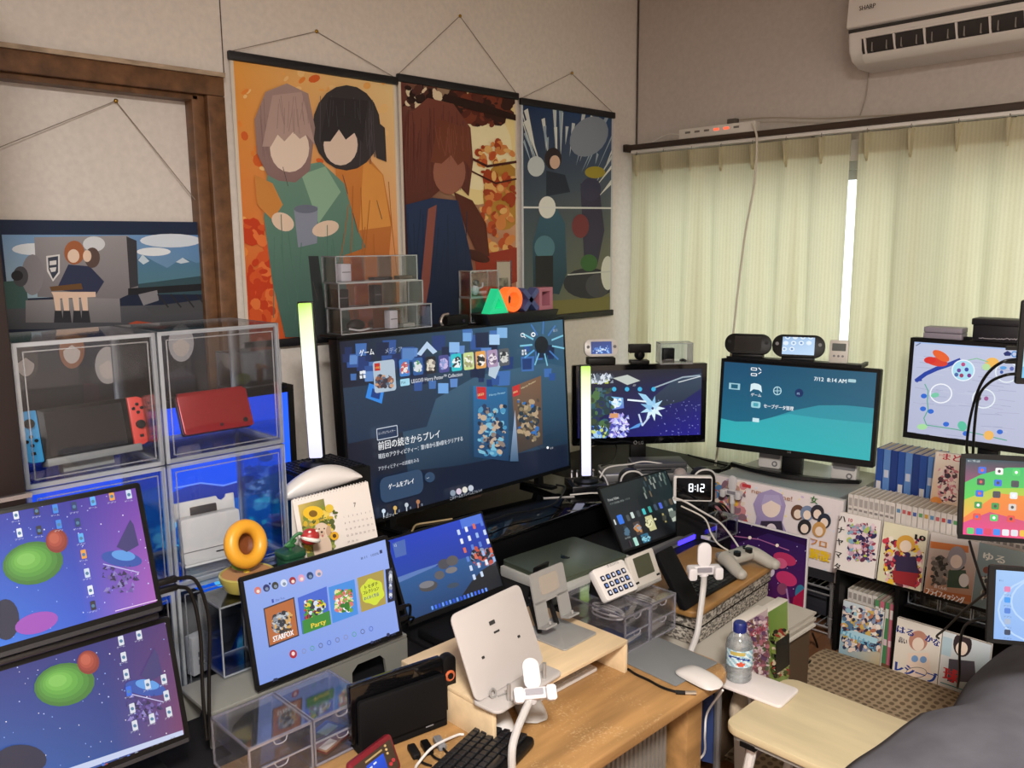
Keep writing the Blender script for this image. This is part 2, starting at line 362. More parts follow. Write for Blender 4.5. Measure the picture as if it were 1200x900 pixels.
MB().b2(.0, .03, -1.2, 1.17, -.014, 0).build('track', mat('rail_white', 'e6e2da', .4), t, .002)
for y in (-1.22, 1.19): MB().b2(-.016, .05, y-.01, y+.01, -.006, .026).build('end_cap', mat('rail_dark', '2a211a', .5), t, .002)
for y in (-.9, -.1, .75): MB().b2(.02, .1, y-.012, y+.012, .002, .018).build('bracket', mat('rail_dark'), t)
for y in (-.37, -.33, .33): MB().torus((-.004, y, -.02), .006, .0018, 12, 6, Matrix.Rotation(0, 4, 'X')).build('runner', mat('hook_metal'), t)
# power strip lying on the rail, its lead hanging down
t = thing('power_strip', 'white power strip with two red lamps on the curtain rail', 'power strip', (WX-.082, 1.945, 1.733))
MB().b2(-.022, .022, -.175, .175, 0, .04).build('case', mat('strip_white', 'd9d4cb', .4), t, .004)
for k in range(6): MB().b2(-.0235, -.0215, .13-k*.045-.012, .13-k*.045+.012, .02, .028).build('switch', mat('strip_red', 'ff5a3c', .3, emit=1.4) if k in (3, 4) else mat('strip_grey', '6b665f', .5), t)
MB().b2(-.012, .014, -.085, -.045, .04, .06).build('plug', mat('plug_grey', '5a534c', .5), t, .003)
MB().tube([(0, .17, .02), (.01, .25, .03), (.01, .33, .008)], .003, 8).build('lead', mat('strip_white'), t)
p0 = at(884, 150, X=WX-.125); ps = [p0+Vector((0, .01, .02)), p0]+[at(a, b, X=WX-.135-.0004*(b-150)) for a, b in ((887, 165), (884, 215), (874, 270), (866, 330), (856, 420), (845, 500), (836, 560))]
tag(MB().tube(ps, .0042, 8).build('power_cable', mat('cable_white', 'cfc9ba', .5)), 'white cable hanging from the power strip down the curtain', 'cable')
ps = [at(x, y, X=WX-.012) for x, y in ((1019, 72), (1017, 95), (1014, 115), (1008, 135))]
tag(MB().tube([at(1020, 66, X=WX-.012)]+ps, .0026, 6).build('thin_wire', mat('wire_grey', '9d948a', .6)), 'thin grey wire running down from the air conditioner', 'cable')
ps = [at(x, y, X=WX-.05) for x, y in ((862, 141), (900, 138), (960, 139), (1005, 137), (1060, 134), (1130, 128), (1210, 118))]
tag(MB().tube(ps, .003, 6).build('extension_lead', mat('cable_beige', 'a89b8a', .6)), 'beige lead lying along the curtain rail', 'cable')
# ------------------------------------------------------------------ air conditioner
t = thing('air_conditioner', 'white wall air conditioner above the curtain rail', 'air conditioner', (WX, .98, 1.9))
acw = mat('ac_white', 'e2dcd5', .35, spec=.4); L = .395
prof = [(0, .0), (-.115, .0), (-.165, .016), (-.192, .045), (-.2, .085), (-.2, .1), (-.175, .3), (-.15, .31), (0, .31)]
m = MB(); n = len(prof)
vs = [(x, L, z) for x, z in prof]+[(x, -L, z) for x, z in prof]
m.add(vs, [tuple(range(n)), tuple(range(n, 2*n))[::-1]]+[(i, n+i, n+(i+1) % n, (i+1) % n) for i in range(n)])
m.build('body', acw, t, .012, 3)
m = MB(); q = [(-.2, .118), (-.21, .125), (-.19, .305), (-.175, .305)]; vs = [(x, L+.002, z) for x, z in q]+[(x, -L-.002, z) for x, z in q]
m.add(vs, [(0, 1, 2, 3), (7, 6, 5, 4)]+[(i, 4+i, 4+(i+1) % 4, (i+1) % 4) for i in range(4)]); fp = m.build('front_panel', acw, t, .003)
MB().b2(-.203, -.19, -L+.004, L-.004, .106, .117).build('panel_gap', mat('ac_dark', '2c2825', .6), t)
m = MB(); q = [(-.2025, .086), (-.1955, .046), (-.179, .026), (-.17, .03), (-.185, .05), (-.19, .086)]; m.add([(x, L-.05, z) for x, z in q]+[(x, -L+.05, z) for x, z in q], [(0, 1, 2, 3, 4, 5), (11, 10, 9, 8, 7, 6)]+[(i, 6+i, 6+(i+1) % 6, (i+1) % 6) for i in range(6)])
m.build('outlet', mat('ac_dark'), t)
for k, (x, z) in enumerate(((-.209, .084), (-.186, .03))):
    m = MB(); m.b2(x-.004, x+.004, -L+.05, L-.05, z-.004, z+.004); m.build('flap_edge', acw, t, .002)
for y in [L-.06-k*.0955 for k in range(8)]:
    m = MB(); m.add([(-.212, y, .08), (-.188, y, .03), (-.18, y, .03), (-.203, y, .08), (-.212, y-.006, .08), (-.188, y-.006, .03), (-.18, y-.006, .03), (-.203, y-.006, .08)], [(0, 1, 2, 3), (7, 6, 5, 4), (0, 4, 5, 1), (1, 5, 6, 2), (2, 6, 7, 3), (3, 7, 4, 0)]); m.build('flap_rib', acw, t)
for y in [L-.085-k*.0955/2 for k in range(14)]:
    MB().box((-.192, y, .058), (.014, .003, .04), ).build('fin', mat('ac_grey', '8d867e', .5), t)
m = MB(); m.add([(-.196, L-.05, .03), (-.196, -L+.05, .03), (-.16, -L+.05, .008), (-.16, L-.05, .008), (-.19, L-.05, .022), (-.19, -L+.05, .022)], [(0, 1, 2, 3), (4, 5, 1, 0), (3, 2, 5, 4)]); m.build('lower_flap', acw, t)
F = Matrix.Translation((WX-.2145, .98+L-.06, 1.9+.15)) @ Matrix.Rotation(R(-90), 4, 'Z') @ Matrix.Rotation(-R(-6), 4, 'X')
a = Art(F, .16, .04); a.text(1007, 10.5, 'SHARP', 7.2, '2a2624', .015, wpx=19)
o = a.build('lettering', PRINT); o.parent = t; o.matrix_parent_inverse = Matrix(); o.matrix_basis = Matrix.Translation((WX, .98, 1.9)).inverted() @ F
# ------------------------------------------------------------------ hanging posters (artwork kept generic)
black_rod = mat('black_rod', '16151a', .45); string_m = mat('poster_string', '8f8478', .8); brass = mat('brass_pin', 'b08a3c', .3, .9)
def poster(x0, x1, z0, z1, pin, label, paint, edge='d8cdbd', rods=True, y=WY-.014, string_dark=None):
    w, h = x1-x0, z1-z0; c = Vector(((x0+x1)/2, y, (z0+z1)/2))
    t = thing('hanging_poster', label, 'poster', c, group='wall scrolls')
    MB().b2(-w/2, w/2, 0, .0015, -h/2, h/2).build('cloth', mat('poster_edge_'+edge, edge, .8), t)
    a = Art(frame(c), w-.022 if rods else w, h); paint(a); a.build('print', PRINT, t)
    if rods:
        for z, nm in ((h/2, 'top_rod'), (-h/2, 'bottom_rod')):
            MB().b2(-w/2-.006, w/2+.006, -.009, .006, z-.013, z+.013).build(nm, black_rod, t, .004)
    P = Vector(pin)-c
    for s in (-1, 1): MB().tube([(s*w/2, 0, h/2+.01), (P.x, P.y-.004, P.z)], .0012, 6, 0).build('string', string_m, t)
    MB().ell((P.x, P.y-.006, P.z), .006, .005, .006, 12, 8).build('pin', brass, t)
    return t
def strands(a, x0, y0, x1, y1, n, col, seed, bend=6, wd=.7):      # loose brush strokes falling through a shape
    rd = random.Random(seed)
    for _ in range(n):
        x, y = rd.uniform(x0, x1), rd.uniform(y0, y0+(y1-y0)*.4); k = rd.uniform(-bend, bend); l = (y1-y)*rd.uniform(.5, 1); a.line([(x, y), (x+k*.4, y+l*.5), (x+k, y+l)], wd, col)
def pA(a):
    a.bg('e8a34a', 'f0d49a', 'd2512a', 'e07a38')
    a.blobs(275, 80, 460, 395, ['f0b060', 'e98a3a', 'f2c888', 'd9642c'], 60, 3, 8, 1)
    a.blobs(280, 250, 330, 395, ['c8401f', 'd85a2c', 'e87a40'], 30, 6, 14, 2)
    a.poly([(392, 185), (425, 178), (448, 205), (458, 260), (455, 300), (466, 395), (420, 395), (395, 300)], 'd2863f', 'b05e34')   # orange coat
    a.poly([(425, 185), (447, 205), (457, 265), (420, 270)], 'e09a4c')
    a.ell(405, 150, 40, 50, '3a3638'); a.poly([(432, 135), (450, 150), (452, 190), (440, 185)], '3a3638')
    strands(a, 372, 112, 438, 195, 22, '55505a', 2)
    a.ell(398, 170, 20, 24, 'e3cdbd'); a.poly([(374, 166), (384, 114), (430, 118), (424, 168), (414, 156), (404, 164), (396, 152), (386, 166)], '2f2c30'); strands(a, 378, 116, 426, 150, 8, '4a464e', 4, 4)
    a.poly([(312, 205), (345, 195), (375, 190), (402, 215), (418, 270), (428, 290), (400, 300), (412, 395), (333, 395), (318, 330), (308, 255)], '6d9484', '47665f')  # teal coat
    a.poly([(352, 205), (380, 195), (398, 225), (372, 262)], '8fb49a'); a.poly([(360, 300), (372, 300), (384, 395), (370, 395)], '35393c')
    a.poly([(312, 205), (300, 180), (297, 140), (310, 108), (335, 98), (360, 110), (368, 150), (362, 200), (345, 214), (325, 212)], 'a78d88', '8b706e')
    strands(a, 302, 115, 364, 208, 26, '8b716f', 1)
    a.ell(338, 174, 23, 28, 'ead6c6'); a.poly([(306, 172), (318, 112), (352, 108), (368, 170), (358, 158), (350, 163), (342, 155), (332, 166), (324, 158), (316, 172)], 'b59b93'); strands(a, 314, 112, 360, 158, 14, '9a807c', 3)
    a.poly([(297, 205), (318, 215), (330, 240), (318, 258), (300, 240)], 'cf8a44')
    a.poly([(343, 246), (371, 242), (370, 285), (348, 290)], '8b93a6'); a.ell(357, 245, 14, 5, '6d7488'); a.ell(330, 260, 14, 10, 'e6cdb8', 30); a.ell(380, 268, 16, 9, 'e6cdb8', -15)
    strands(a, 320, 240, 405, 385, 9, '547a6c', 6, 16, 1.1); strands(a, 405, 210, 455, 380, 7, 'b06c34', 7, 14, 1.1)
    for x, y in ((330, 196), (400, 205), (365, 330), (352, 360), (412, 250), (440, 235)): a.line([(x, y), (x+6, y+22)], .8, '54504c')
def pB(a):
    a.bg('6e3a34', 'e8d3a8', '3a2020', 'b85a3a')
    a.ell(560, 170, 55, 70, 'f2dfa0'); a.ell(562, 175, 38, 48, 'f7ecc0'); a.ell(590, 230, 24, 40, 'b98a3a')
    a.blobs(520, 102, 606, 150, ['3a1f1a', '5a2a20', '7a3a28'], 46, 4, 15, 4); a.blobs(555, 160, 606, 300, ['c0562c', 'a5401f', 'd98a4a', 'e8b870'], 40, 4, 10, 5)
    a.poly([(520, 110), (560, 120), (606, 135), (606, 142), (555, 130), (515, 118)], '2c1815'); a.line([(540, 180), (570, 195), (606, 190)], 3, '4a2018'); a.line([(550, 200), (580, 215), (606, 210)], 2, '4a2018')
    a.poly([(555, 300), (606, 290), (606, 330), (560, 345)], '9c3826'); a.blobs(470, 98, 520, 130, ['2c1815', 'e8d8b8', '54302a'], 24, 4, 9, 6)
    a.poly([(472, 180), (476, 135), (500, 115), (530, 122), (550, 150), (553, 190), (548, 230), (530, 210), (500, 235), (474, 240)], '7a4438', '5c3029')
    strands(a, 476, 122, 545, 225, 40, '5a2f28', 8, 5)
    a.ell(525, 202, 19, 26, '9c6654'); a.poly([(503, 190), (512, 140), (546, 150), (551, 200), (543, 188), (535, 194), (527, 182), (516, 192)], '74402f'); strands(a, 508, 145, 546, 190, 16, '8c5442', 10)
    a.poly([(530, 225), (552, 235), (568, 262), (572, 300), (560, 302), (545, 270)], '5a2c22'); a.ell(557, 300, 16, 6, '4a241d', 20)
    a.poly([(470, 240), (505, 232), (535, 235), (548, 290), (560, 360), (555, 395), (480, 395)], '26385c', '18223c'); strands(a, 475, 245, 555, 390, 14, '1c2a48', 9, 14, 1.2); a.poly([(500, 245), (510, 240), (502, 330), (495, 370), (488, 370)], '8c5148'); a.poly([(540, 320), (560, 320), (568, 360), (552, 372)], '4a3050')
def pC(a):
    a.bg('22365c', '31507c', '5d6a66', '7d7a50')
    rd = random.Random(3)
    for _ in range(34):
        t_ = rd.uniform(-2.9, -.2); r0, r1 = rd.uniform(40, 70), rd.uniform(75, 130); cx, cy = 660, 240
        a.poly([(cx+r0*math.cos(t_), cy+r0*math.sin(t_)), (cx+r1*math.cos(t_)*.8, cy+r1*math.sin(t_)), (cx+r1*math.cos(t_+.05)*.8, cy+r1*math.sin(t_+.05))], rd.choice(['c9d3d6', 'e2e6e0', '9fb2c0']))
    a.ell(690, 160, 20, 26, '8c97a6', 40); a.ell(628, 195, 10, 12, 'c9d3d6')
    a.rect(614, 355, 719, 372, '7c7846'); a.ell(690, 332, 30, 18, '34353c'); a.ell(700, 335, 14, 14, '4a4b50')
    a.poly([(640, 200), (662, 205), (668, 225), (640, 230)], '2c3444'); a.ell(648, 186, 10, 13, '332c30'); a.ell(650, 190, 6, 8, 'd9b9a4')
    a.poly([(624, 285), (632, 255), (650, 240), (662, 262), (664, 320), (655, 345), (625, 340)], '3e6478', '24404f'); a.ell(638, 290, 12, 14, '55808f'); a.rect(627, 300, 648, 345, '25262c'); a.ell(641, 243, 10, 13, 'e9ece6')
    a.poly([(680, 215), (702, 220), (708, 270), (700, 310), (684, 300)], '3c3a50'); a.ell(692, 222, 12, 14, '40405a'); a.ell(680, 265, 10, 14, '7c3a40'); a.ell(697, 202, 12, 7, 'a89a3c'); a.ell(690, 308, 10, 10, '3f6a3c'); a.ell(712, 320, 8, 20, 'd9dcd2')
    a.line([(612, 243), (719, 244)], 2, 'e6e9e8'); a.line([(665, 322), (719, 318)], 1.5, 'c8ccc8')
def pD(a):
    a.bg('1d2c48', '1d2c48', '15161c', '15161c')
    a.grad((2, 275), (245, 340), '7fa4cc', '5f8dc4', 'a8c0cc', '5c86a0')
    a.ell(40, 292, 26, 7, 'e6ecf2'); a.ell(200, 282, 36, 8, 'd8e2ee'); a.ell(180, 295, 20, 5, 'e6ecf2')
    a.poly([(160, 335), (160, 305), (167, 298), (180, 306), (196, 314), (214, 302), (230, 308), (246, 306), (246, 335)], '4f7aa0', '54808c'); a.poly([(167, 298), (175, 306), (168, 310), (162, 305)], 'c8d8e4'); a.poly([(214, 302), (222, 307), (212, 309), (206, 307)], 'c8d8e4')
    a.poly([(160, 333), (246, 322), (246, 345), (160, 345)], '34505a'); a.poly([(4, 330), (30, 328), (34, 362), (6, 366)], '41605c')
    a.poly([(8, 362), (246, 356), (246, 384), (8, 386)], '55565c', '3c3d44'); a.poly([(30, 352), (140, 348), (142, 378), (30, 378)], '8d8a8c', '6c6a6e')
    a.poly([(40, 278), (150, 276), (160, 290), (162, 340), (140, 350), (44, 348)], '9a9699', '7b777b'); a.poly([(148, 277), (160, 282), (162, 335), (152, 338)], '3a3a40'); a.ell(38, 322, 13, 24, '8a878c'); a.ell(24, 324, 9, 12, '4a4a50'); a.ell(20, 323, 7, 6, '26262b')
    a.poly([(54, 300), (70, 298), (70, 320), (62, 330), (55, 318)], 'e0dedd'); a.poly([(56, 302), (68, 300), (68, 319), (62, 327), (57, 316)], '3a4050'); a.poly([(58, 306), (66, 305), (66, 310), (58, 311)], 'e0dedd'); a.poly([(58, 314), (66, 313), (65, 318), (60, 319)], 'e0dedd')
    a.poly([(150, 338), (243, 332), (243, 340), (150, 346)], '1f2026'); a.poly([(162, 345), (184, 340), (186, 352), (168, 358)], '86858a'); a.poly([(170, 360), (245, 350), (245, 364), (180, 370)], '4a4b50')
    for x in (185, 200, 215, 230): a.line([(x, 345), (x+12, 360)], 2, '26272c')
    a.poly([(80, 310), (105, 312), (122, 330), (112, 346), (70, 340), (68, 335)], '2c3350'); a.ell(87, 296, 12, 14, 'a5613c'); a.ell(110, 286, 13, 9, 'd6d9de'); a.ell(108, 302, 9, 12, '5c4a44'); a.ell(86, 300, 7, 8, 'e8cdb8'); a.ell(102, 300, 5, 7, 'e8cdb8')
    a.poly([(58, 336), (95, 332), (97, 339), (60, 341)], '6a4a28'); a.poly([(60, 342), (112, 342), (112, 348), (64, 350)], 'e3c4ae')
    for x in (62, 72, 84, 94): a.poly([(x, 345), (x+8, 345), (x+9, 364), (x+3, 364)], 'e3c4ae'); a.poly([(x+2, 364), (x+10, 364), (x+12, 378), (x+1, 378)], '2a2a30')
    # lower part of the print: a row of plain figures in dark jackets
    a.poly([(150, 379), (160, 376), (200, 381), (190, 386)], 'a5482e')
    a.poly([(20, 440), (250, 420), (252, 500), (20, 500)], '24262f')
    for x, y, hair in ((30, 425, '4a4444'), (84, 410, 'a86c4c'), (126, 428, 'cbbfb6'), (155, 425, '9d908c'), (212, 402, 'c6bfbc')):
        a.poly([(x-22, y+60), (x-16, y+22), (x, y+14), (x+16, y+22), (x+22, y+60)], '22242e'); a.ell(x, y, 15, 22, hair); a.ell(x, y+3, 10, 13, 'e2cfc2'); a.poly([(x-11, y+2), (x-7, y-14), (x+8, y-14), (x+11, y+2), (x, y-6)], hair)
    a.poly([(192, 440), (212, 430), (228, 440), (230, 470), (196, 475)], '42424c')
poster(1.229, 1.822, 1.012, 1.855, (1.528, WY, 1.969), 'orange autumn wall scroll beside the door frame', pA)
poster(1.832, 2.395, 1.005, 1.868, (2.122, WY, 2.115), 'wall scroll in red sunset colours with dark blue cloak shape', pB)
poster(2.417, 2.98, 1.008, 1.853, (2.721, WY, 1.996), 'blue wall scroll with white streaks nearest the curtain', pC, edge='c9cdd2')
poster(.28, 1.149, .80, 1.382, (.914, WY+.03, 1.70), 'landscape cloth poster with navy border in the blocked doorway', pD, edge='1d2c48', rods=False, y=WY+.005)
# tacked extra thread with a knot on the navy poster's cord
# ------------------------------------------------------------------ furniture
desk_wood = mat('oak_desk_wood', 'a17a4c', .5, noise=((3, 26, 26), .28), bump=.1)
def wear(m):                                     # pale scuffs where the varnish has worn off
    nt = m.node_tree; b = nt.nodes['Principled BSDF']; src = b.inputs['Base Color'].links[0].from_socket; tc = nt.nodes.new('ShaderNodeTexCoord')
    n1 = nt.nodes.new('ShaderNodeTexNoise'); n1.inputs['Scale'].default_value = 6; n2 = nt.nodes.new('ShaderNodeTexNoise'); n2.inputs['Scale'].default_value = 170; n2.inputs['Detail'].default_value = 4
    mu = nt.nodes.new('ShaderNodeMath'); mu.operation = 'MULTIPLY'; rp = nt.nodes.new('ShaderNodeValToRGB'); rp.color_ramp.elements[0].position = .31; rp.color_ramp.elements[1].position = .40; mx = nt.nodes.new('ShaderNodeMix'); mx.data_type = 'RGBA'; mx.inputs['B'].default_value = (*lin('d8bd92'), 1)
    for n in (n1, n2): nt.links.new(tc.outputs['Object'], n.inputs['Vector'])
    nt.links.new(n1.outputs[0], mu.inputs[0]); nt.links.new(n2.outputs[0], mu.inputs[1]); nt.links.new(mu.outputs[0], rp.inputs[0]); sc = nt.nodes.new('ShaderNodeMath'); sc.operation = 'MULTIPLY'; sc.inputs[1].default_value = .32; nt.links.new(rp.outputs[0], sc.inputs[0]); nt.links.new(sc.outputs[0], mx.inputs['Factor']); nt.links.new(src, mx.inputs['A']); nt.links.new(mx.outputs['Result'], b.inputs['Base Color'])
wear(desk_wood)
pale_wood = mat('pale_riser_wood', 'd6bd98', .5, noise=((4, 30, 30), .12), bump=.05)
ply = mat('pale_table_laminate', 'cdbd98', .45, noise=((26, 3, 26), .1))
blk = mat('black_plastic', '0a0a0b', .45, spec=.3); blk2 = mat('matt_black', '08080a', .75, spec=.2); gloss_blk = mat('gloss_black_lacquer', '08080a', .06, spec=.6)
dkbox = mat('charcoal_board', '111012', .6, spec=.25); chrome = mat('chrome_wire', 'cfd1d4', .25, .75); alu2 = mat('grey_aluminium', '8f8f91', .4, .6)
white = mat('white_plastic', 'd6d2cf', .35); grey = mat('grey_plastic', '77777a', .45)
DZT = .36
# desk
t = thing('low_desk', 'low oak desk with worn top and square legs', 'desk', (1.05, 1.17, 0))
P = [(-.62, -.235), (.5, -.235), (.54, -.228), (.563, -.205), (.572, -.17), (.572, .25), (-.62, .25)]
MB().prism(P, DZT-.028, DZT, 'z').build('desk_top', desk_wood, t, .006, 3)
for x, y in ((.475, -.16), (-.56, -.16), (.475, .2), (-.56, .2)): MB().b2(x-.03, x+.03, y-.03, y+.03, 0, DZT-.03).build('leg', desk_wood, t, .003)
MB().b2(-.56, .475, -.15, -.13, DZT-.08, DZT-.03).build('apron', desk_wood, t)
# two low benches behind the desk
def bench(x0, x1, y0, y1, z, label):
    t = thing('low_bench', label, 'bench', ((x0+x1)/2, (y0+y1)/2, 0)); w, d = x1-x0, y1-y0
    MB().b2(-w/2, w/2, -d/2, d/2, z-.02, z).build('bench_top', dkbox, t, .002)
    for sx in (-1, 1):
        for sy in (-1, 1): MB().box((sx*(w/2-.025), sy*(d/2-.025), (z-.02)/2), (.04, .04, z-.02)).build('leg', dkbox, t)
    MB().b2(-w/2+.045, w/2-.045, d/2-.03, d/2-.015, .05, z-.02).build('back_panel', dkbox, t)
bench(.43, 1.19, 1.435, 2.36, .355, 'low black bench under the clear display cases')
bench(1.2, 2.43, 1.435, 1.765, .355, 'low black bench in front of the television stand')
# television stand, gloss black
t = thing('television_stand', 'long gloss black television stand with deep front rail', 'tv stand', (1.77, 2.08, 0))
MB().b2(-.49, .56, -.29, .3, .425, .44).build('top', gloss_blk, t, .003)
MB().b2(-.49, .56, -.285, -.265, .345, .425).build('front_rail', mat('satin_black_board', '0b0b0d', .35), t)
for x in (-.485, .53): MB().b2(x, x+.02, -.28, .29, 0, .425).build('side_panel', dkbox, t)
MB().b2(-.465, .53, .27, .285, .02, .425).build('back_panel', dkbox, t)
MB().b2(-.465, .53, -.26, .27, .12, .135).build('shelf', dkbox, t)
t = thing('corner_cabinet', 'black corner cabinet under the game consoles', 'cabinet', (2.68, 2.03, 0))
MB().b2(-.33, .3, -.255, .34, .41, .43).build('top', dkbox, t, .002)
for x in (-.33, .28): MB().b2(x, x+.02, -.25, .33, 0, .41).build('side_panel', dkbox, t)
MB().b2(-.31, .28, .31, .325, 0, .41).build('back_panel', dkbox, t); MB().b2(-.31, .28, -.24, .31, .2, .215).build('shelf', dkbox, t)
# tall dark cabinet at the left edge
t = thing('tall_cabinet', 'tall dark red-brown wooden cabinet beside the display cases', 'cabinet', (.09, 1.85, 0))
MB().b2(-.3, .3, -.25, .19, 0, 1.98).build('body', mat('dark_redwood', '1c0d0b', .55, noise=((20, 20, 2), .3)), t, .004)
MB().b2(-.295, -.002, -.27, -.252, .06, 1.95).build('door', mat('dark_redwood'), t, .003); MB().b2(.002, .3, -.27, -.252, .06, 1.95).build('door', mat('dark_redwood'), t, .003)
for x in (-.03, .03): MB().cyl((x, -.283, 1.1), .012, .022, 'y').build('knob', brass, t)
# wooden desk riser
t = thing('desk_riser', 'pale wooden desk riser carrying tablet stands', 'riser', (1.225, 1.235, DZT)); RZ = .437
MB().b2(-.207, .207, -.135, .15, .067, .077).build('riser_top', pale_wood, t, .0015)
for x in (-.207, .197): MB().b2(x, x+.01, -.135, .15, 0, .067).build('side_panel', pale_wood, t, .001)
# folding tray table
t = thing('folding_table', 'small folding table with pale wood top beside the bottle', 'table', (1.63, .56, 0))
MB().rbox(.285, .66, .035, .283, .3, 'z', seg=6).build('table_top', ply, t, .003)
MB().rbox(.27, .64, .03, .272, .283, 'z').build('underframe', mat('table_grey', '8b8884', .5), t)
for x in (-.11, .11):
    for y, k in ((.27, .045), (-.27, -.045)): MB().tube([(x, y, .275), (x-.0, y+k, .012)], .011, 10, 0).build('leg', white, t); MB().cyl((x, y+k, .006), .013, .012).build('foot', blk, t)
MB().b2(-.135, -.1, .255, .29, .262, .275).build('hinge', blk, t)
# black bookcase for the comics
t = thing('bookcase', 'low black bookcase full of comic books', 'bookcase', (2.7, .66, 0)); bz = .285
MB().b2(-.15, .15, -.5, .47, bz-.016, bz).build('top', blk, t)
for y in (-.5, .458): MB().b2(-.15, .15, y, y+.014, 0, bz-.016).build('side_panel', blk, t)
MB().b2(-.15, .15, .272, .286, 0, bz-.016).build('divider', blk, t)
MB().b2(.14, .15, -.5, .47, 0, bz-.016).build('back_panel', blk, t); MB().b2(-.148, .14, -.486, .458, 0, .003).build('bottom', blk, t)
MB().b2(-.115, -.01, -.486, .271, .205, .212).build('shelf', blk, t)
MB().b2(-.118, .02, -.5, .465, bz, bz+.06).build('step', blk, t)
MB().b2(.025, .15, -.5, .465, bz, .475).build('rear_step', mat('step_grey', '3a3836', .6), t)
# chrome wire rack under the silver box
t = thing('wire_rack', 'chrome wire shelving rack standing beside the bookcase', 'rack', (2.83, 1.4, 0))
for x in (-.2, .2):
    for y in (-.225, .225):
        MB().cyl((x, y, .15), .009, .298).build('post', chrome, t, smooth=True)
        for z in (.06, .19): MB().cyl((x, y, z), .0125, .025).build('collar', chrome, t)
for z in (.035, .17, .29):
    m = MB()
    for y in (-.225, .225): m.tube([(-.2, y, z), (.2, y, z)], .004, 6, 0); m.tube([(-.2, y, z-.022), (.2, y, z-.022)], .003, 6, 0)
    for x in (-.2, .2): m.tube([(x, -.225, z), (x, .225, z)], .004, 6, 0); m.tube([(x, -.225, z-.022), (x, .225, z-.022)], .003, 6, 0)
    for k in range(19): m.tube([(-.2, -.2+k*.0222, z+.004), (.2, -.2+k*.0222, z+.004)], .0022, 6, 0)
    m.build('wire_shelf', chrome, t)
t = thing('silver_box', 'flat silver grey metal box below the teal monitor', 'box', (2.845, 1.395, .298))
MB().b2(-.205, .17, -.215, .225, 0, .185).build('body', mat('silver_grey', '9b9b99', .5, .3), t, .004)
MB().b2(-.21, .175, -.22, .23, .176, .187).build('lid', mat('silver_grey'), t, .003)
for k in range(3): MB().b2(-.2065, -.2055, -.2, .21, .03+k*.045, .032+k*.045).build('seam', dkbox, t)
# patterned mat on the floor and grey bedding
def matt_mat():
    m = bpy.data.materials.new('dotted_brown_mat'); m.use_nodes = True; nt = m.node_tree; b = nt.nodes['Principled BSDF']; b.inputs['Roughness'].default_value = .9
    tc = nt.nodes.new('ShaderNodeTexCoord'); mp = nt.nodes.new('ShaderNodeMapping'); mp.inputs['Rotation'].default_value = (0, 0, R(8)); vo = nt.nodes.new('ShaderNodeTexVoronoi'); vo.voronoi_dimensions = '2D'; vo.inputs['Scale'].default_value = 46; vo.inputs['Randomness'].default_value = .12
    rp = nt.nodes.new('ShaderNodeValToRGB'); e = rp.color_ramp.elements; e[0].position = .28; e[0].color = (*lin('6b5943'), 1); e[1].position = .4; e[1].color = (*lin('a18d70'), 1)
    nt.links.new(tc.outputs['Object'], mp.inputs[0]); nt.links.new(mp.outputs[0], vo.inputs['Vector']); nt.links.new(vo.outputs['Distance'], rp.inputs[0]); nt.links.new(rp.outputs[0], b.inputs['Base Color']); return m
m = MB(); m.grid(lambda u, v: (1.78+.74*u, .02+1.12*v, .018+.008*math.sin(9*u+3*v)*math.sin(5*v+1)+.004*math.sin(23*u)), 24, 24)
m.grid(lambda u, v: (1.78+.74*u, .02+1.12*v, .006), 1, 1)
tag(m.build('floor_mat', matt_mat()), 'beige brown floor mat with dark dots before the bookcase', 'mat')
def bed(u, v):
    x = 1.18+1.18*u; y = -.75+1.35*v
    e = max(0, (v-.86)/.14); g = max(0, (u-.88)/.12)
    z = .395-(.06+.1*min(1, max(0, (x-1.78)/.1)))*e**2.2-.18*g**2.4+.035*math.exp(-((y-.1)/.3)**2)*(u)
    z += .006*math.sin(13*u+5*v+2*math.sin(4*v))*(1-.4*e)+.004*math.sin(21*v-8*u)+.0025*math.sin(33*u+11*v+3*math.sin(9*v))
    return (x, y+.012*math.sin(9*u)*e, z)
m = MB(); m.grid(bed, 70, 70); n0 = len(m.v)
o = tag(m.build('grey_blanket', mat('grey_fleece', '6b6a72', .95, noise=((14, 14, 14), .12), bump=.3, spec=.1)), 'grey fleece blanket heaped over the end of the folding table', 'blanket')
md = o.modifiers.new('thick', 'SOLIDIFY'); md.thickness = .03; md.offset = -1
t = thing('low_bed', 'low bed base under the grey blanket', 'bed', (2.08, -.1, 0)); MB().b2(-.28, .25, -.62, .6, 0, .2).build('mattress', mat('bed_dark', '3a3a40', .9), t, .03, 3)
MB().b2(-.88, -.32, -.62, .02, 0, .2).build('mattress', mat('bed_dark'), t, .03, 3)
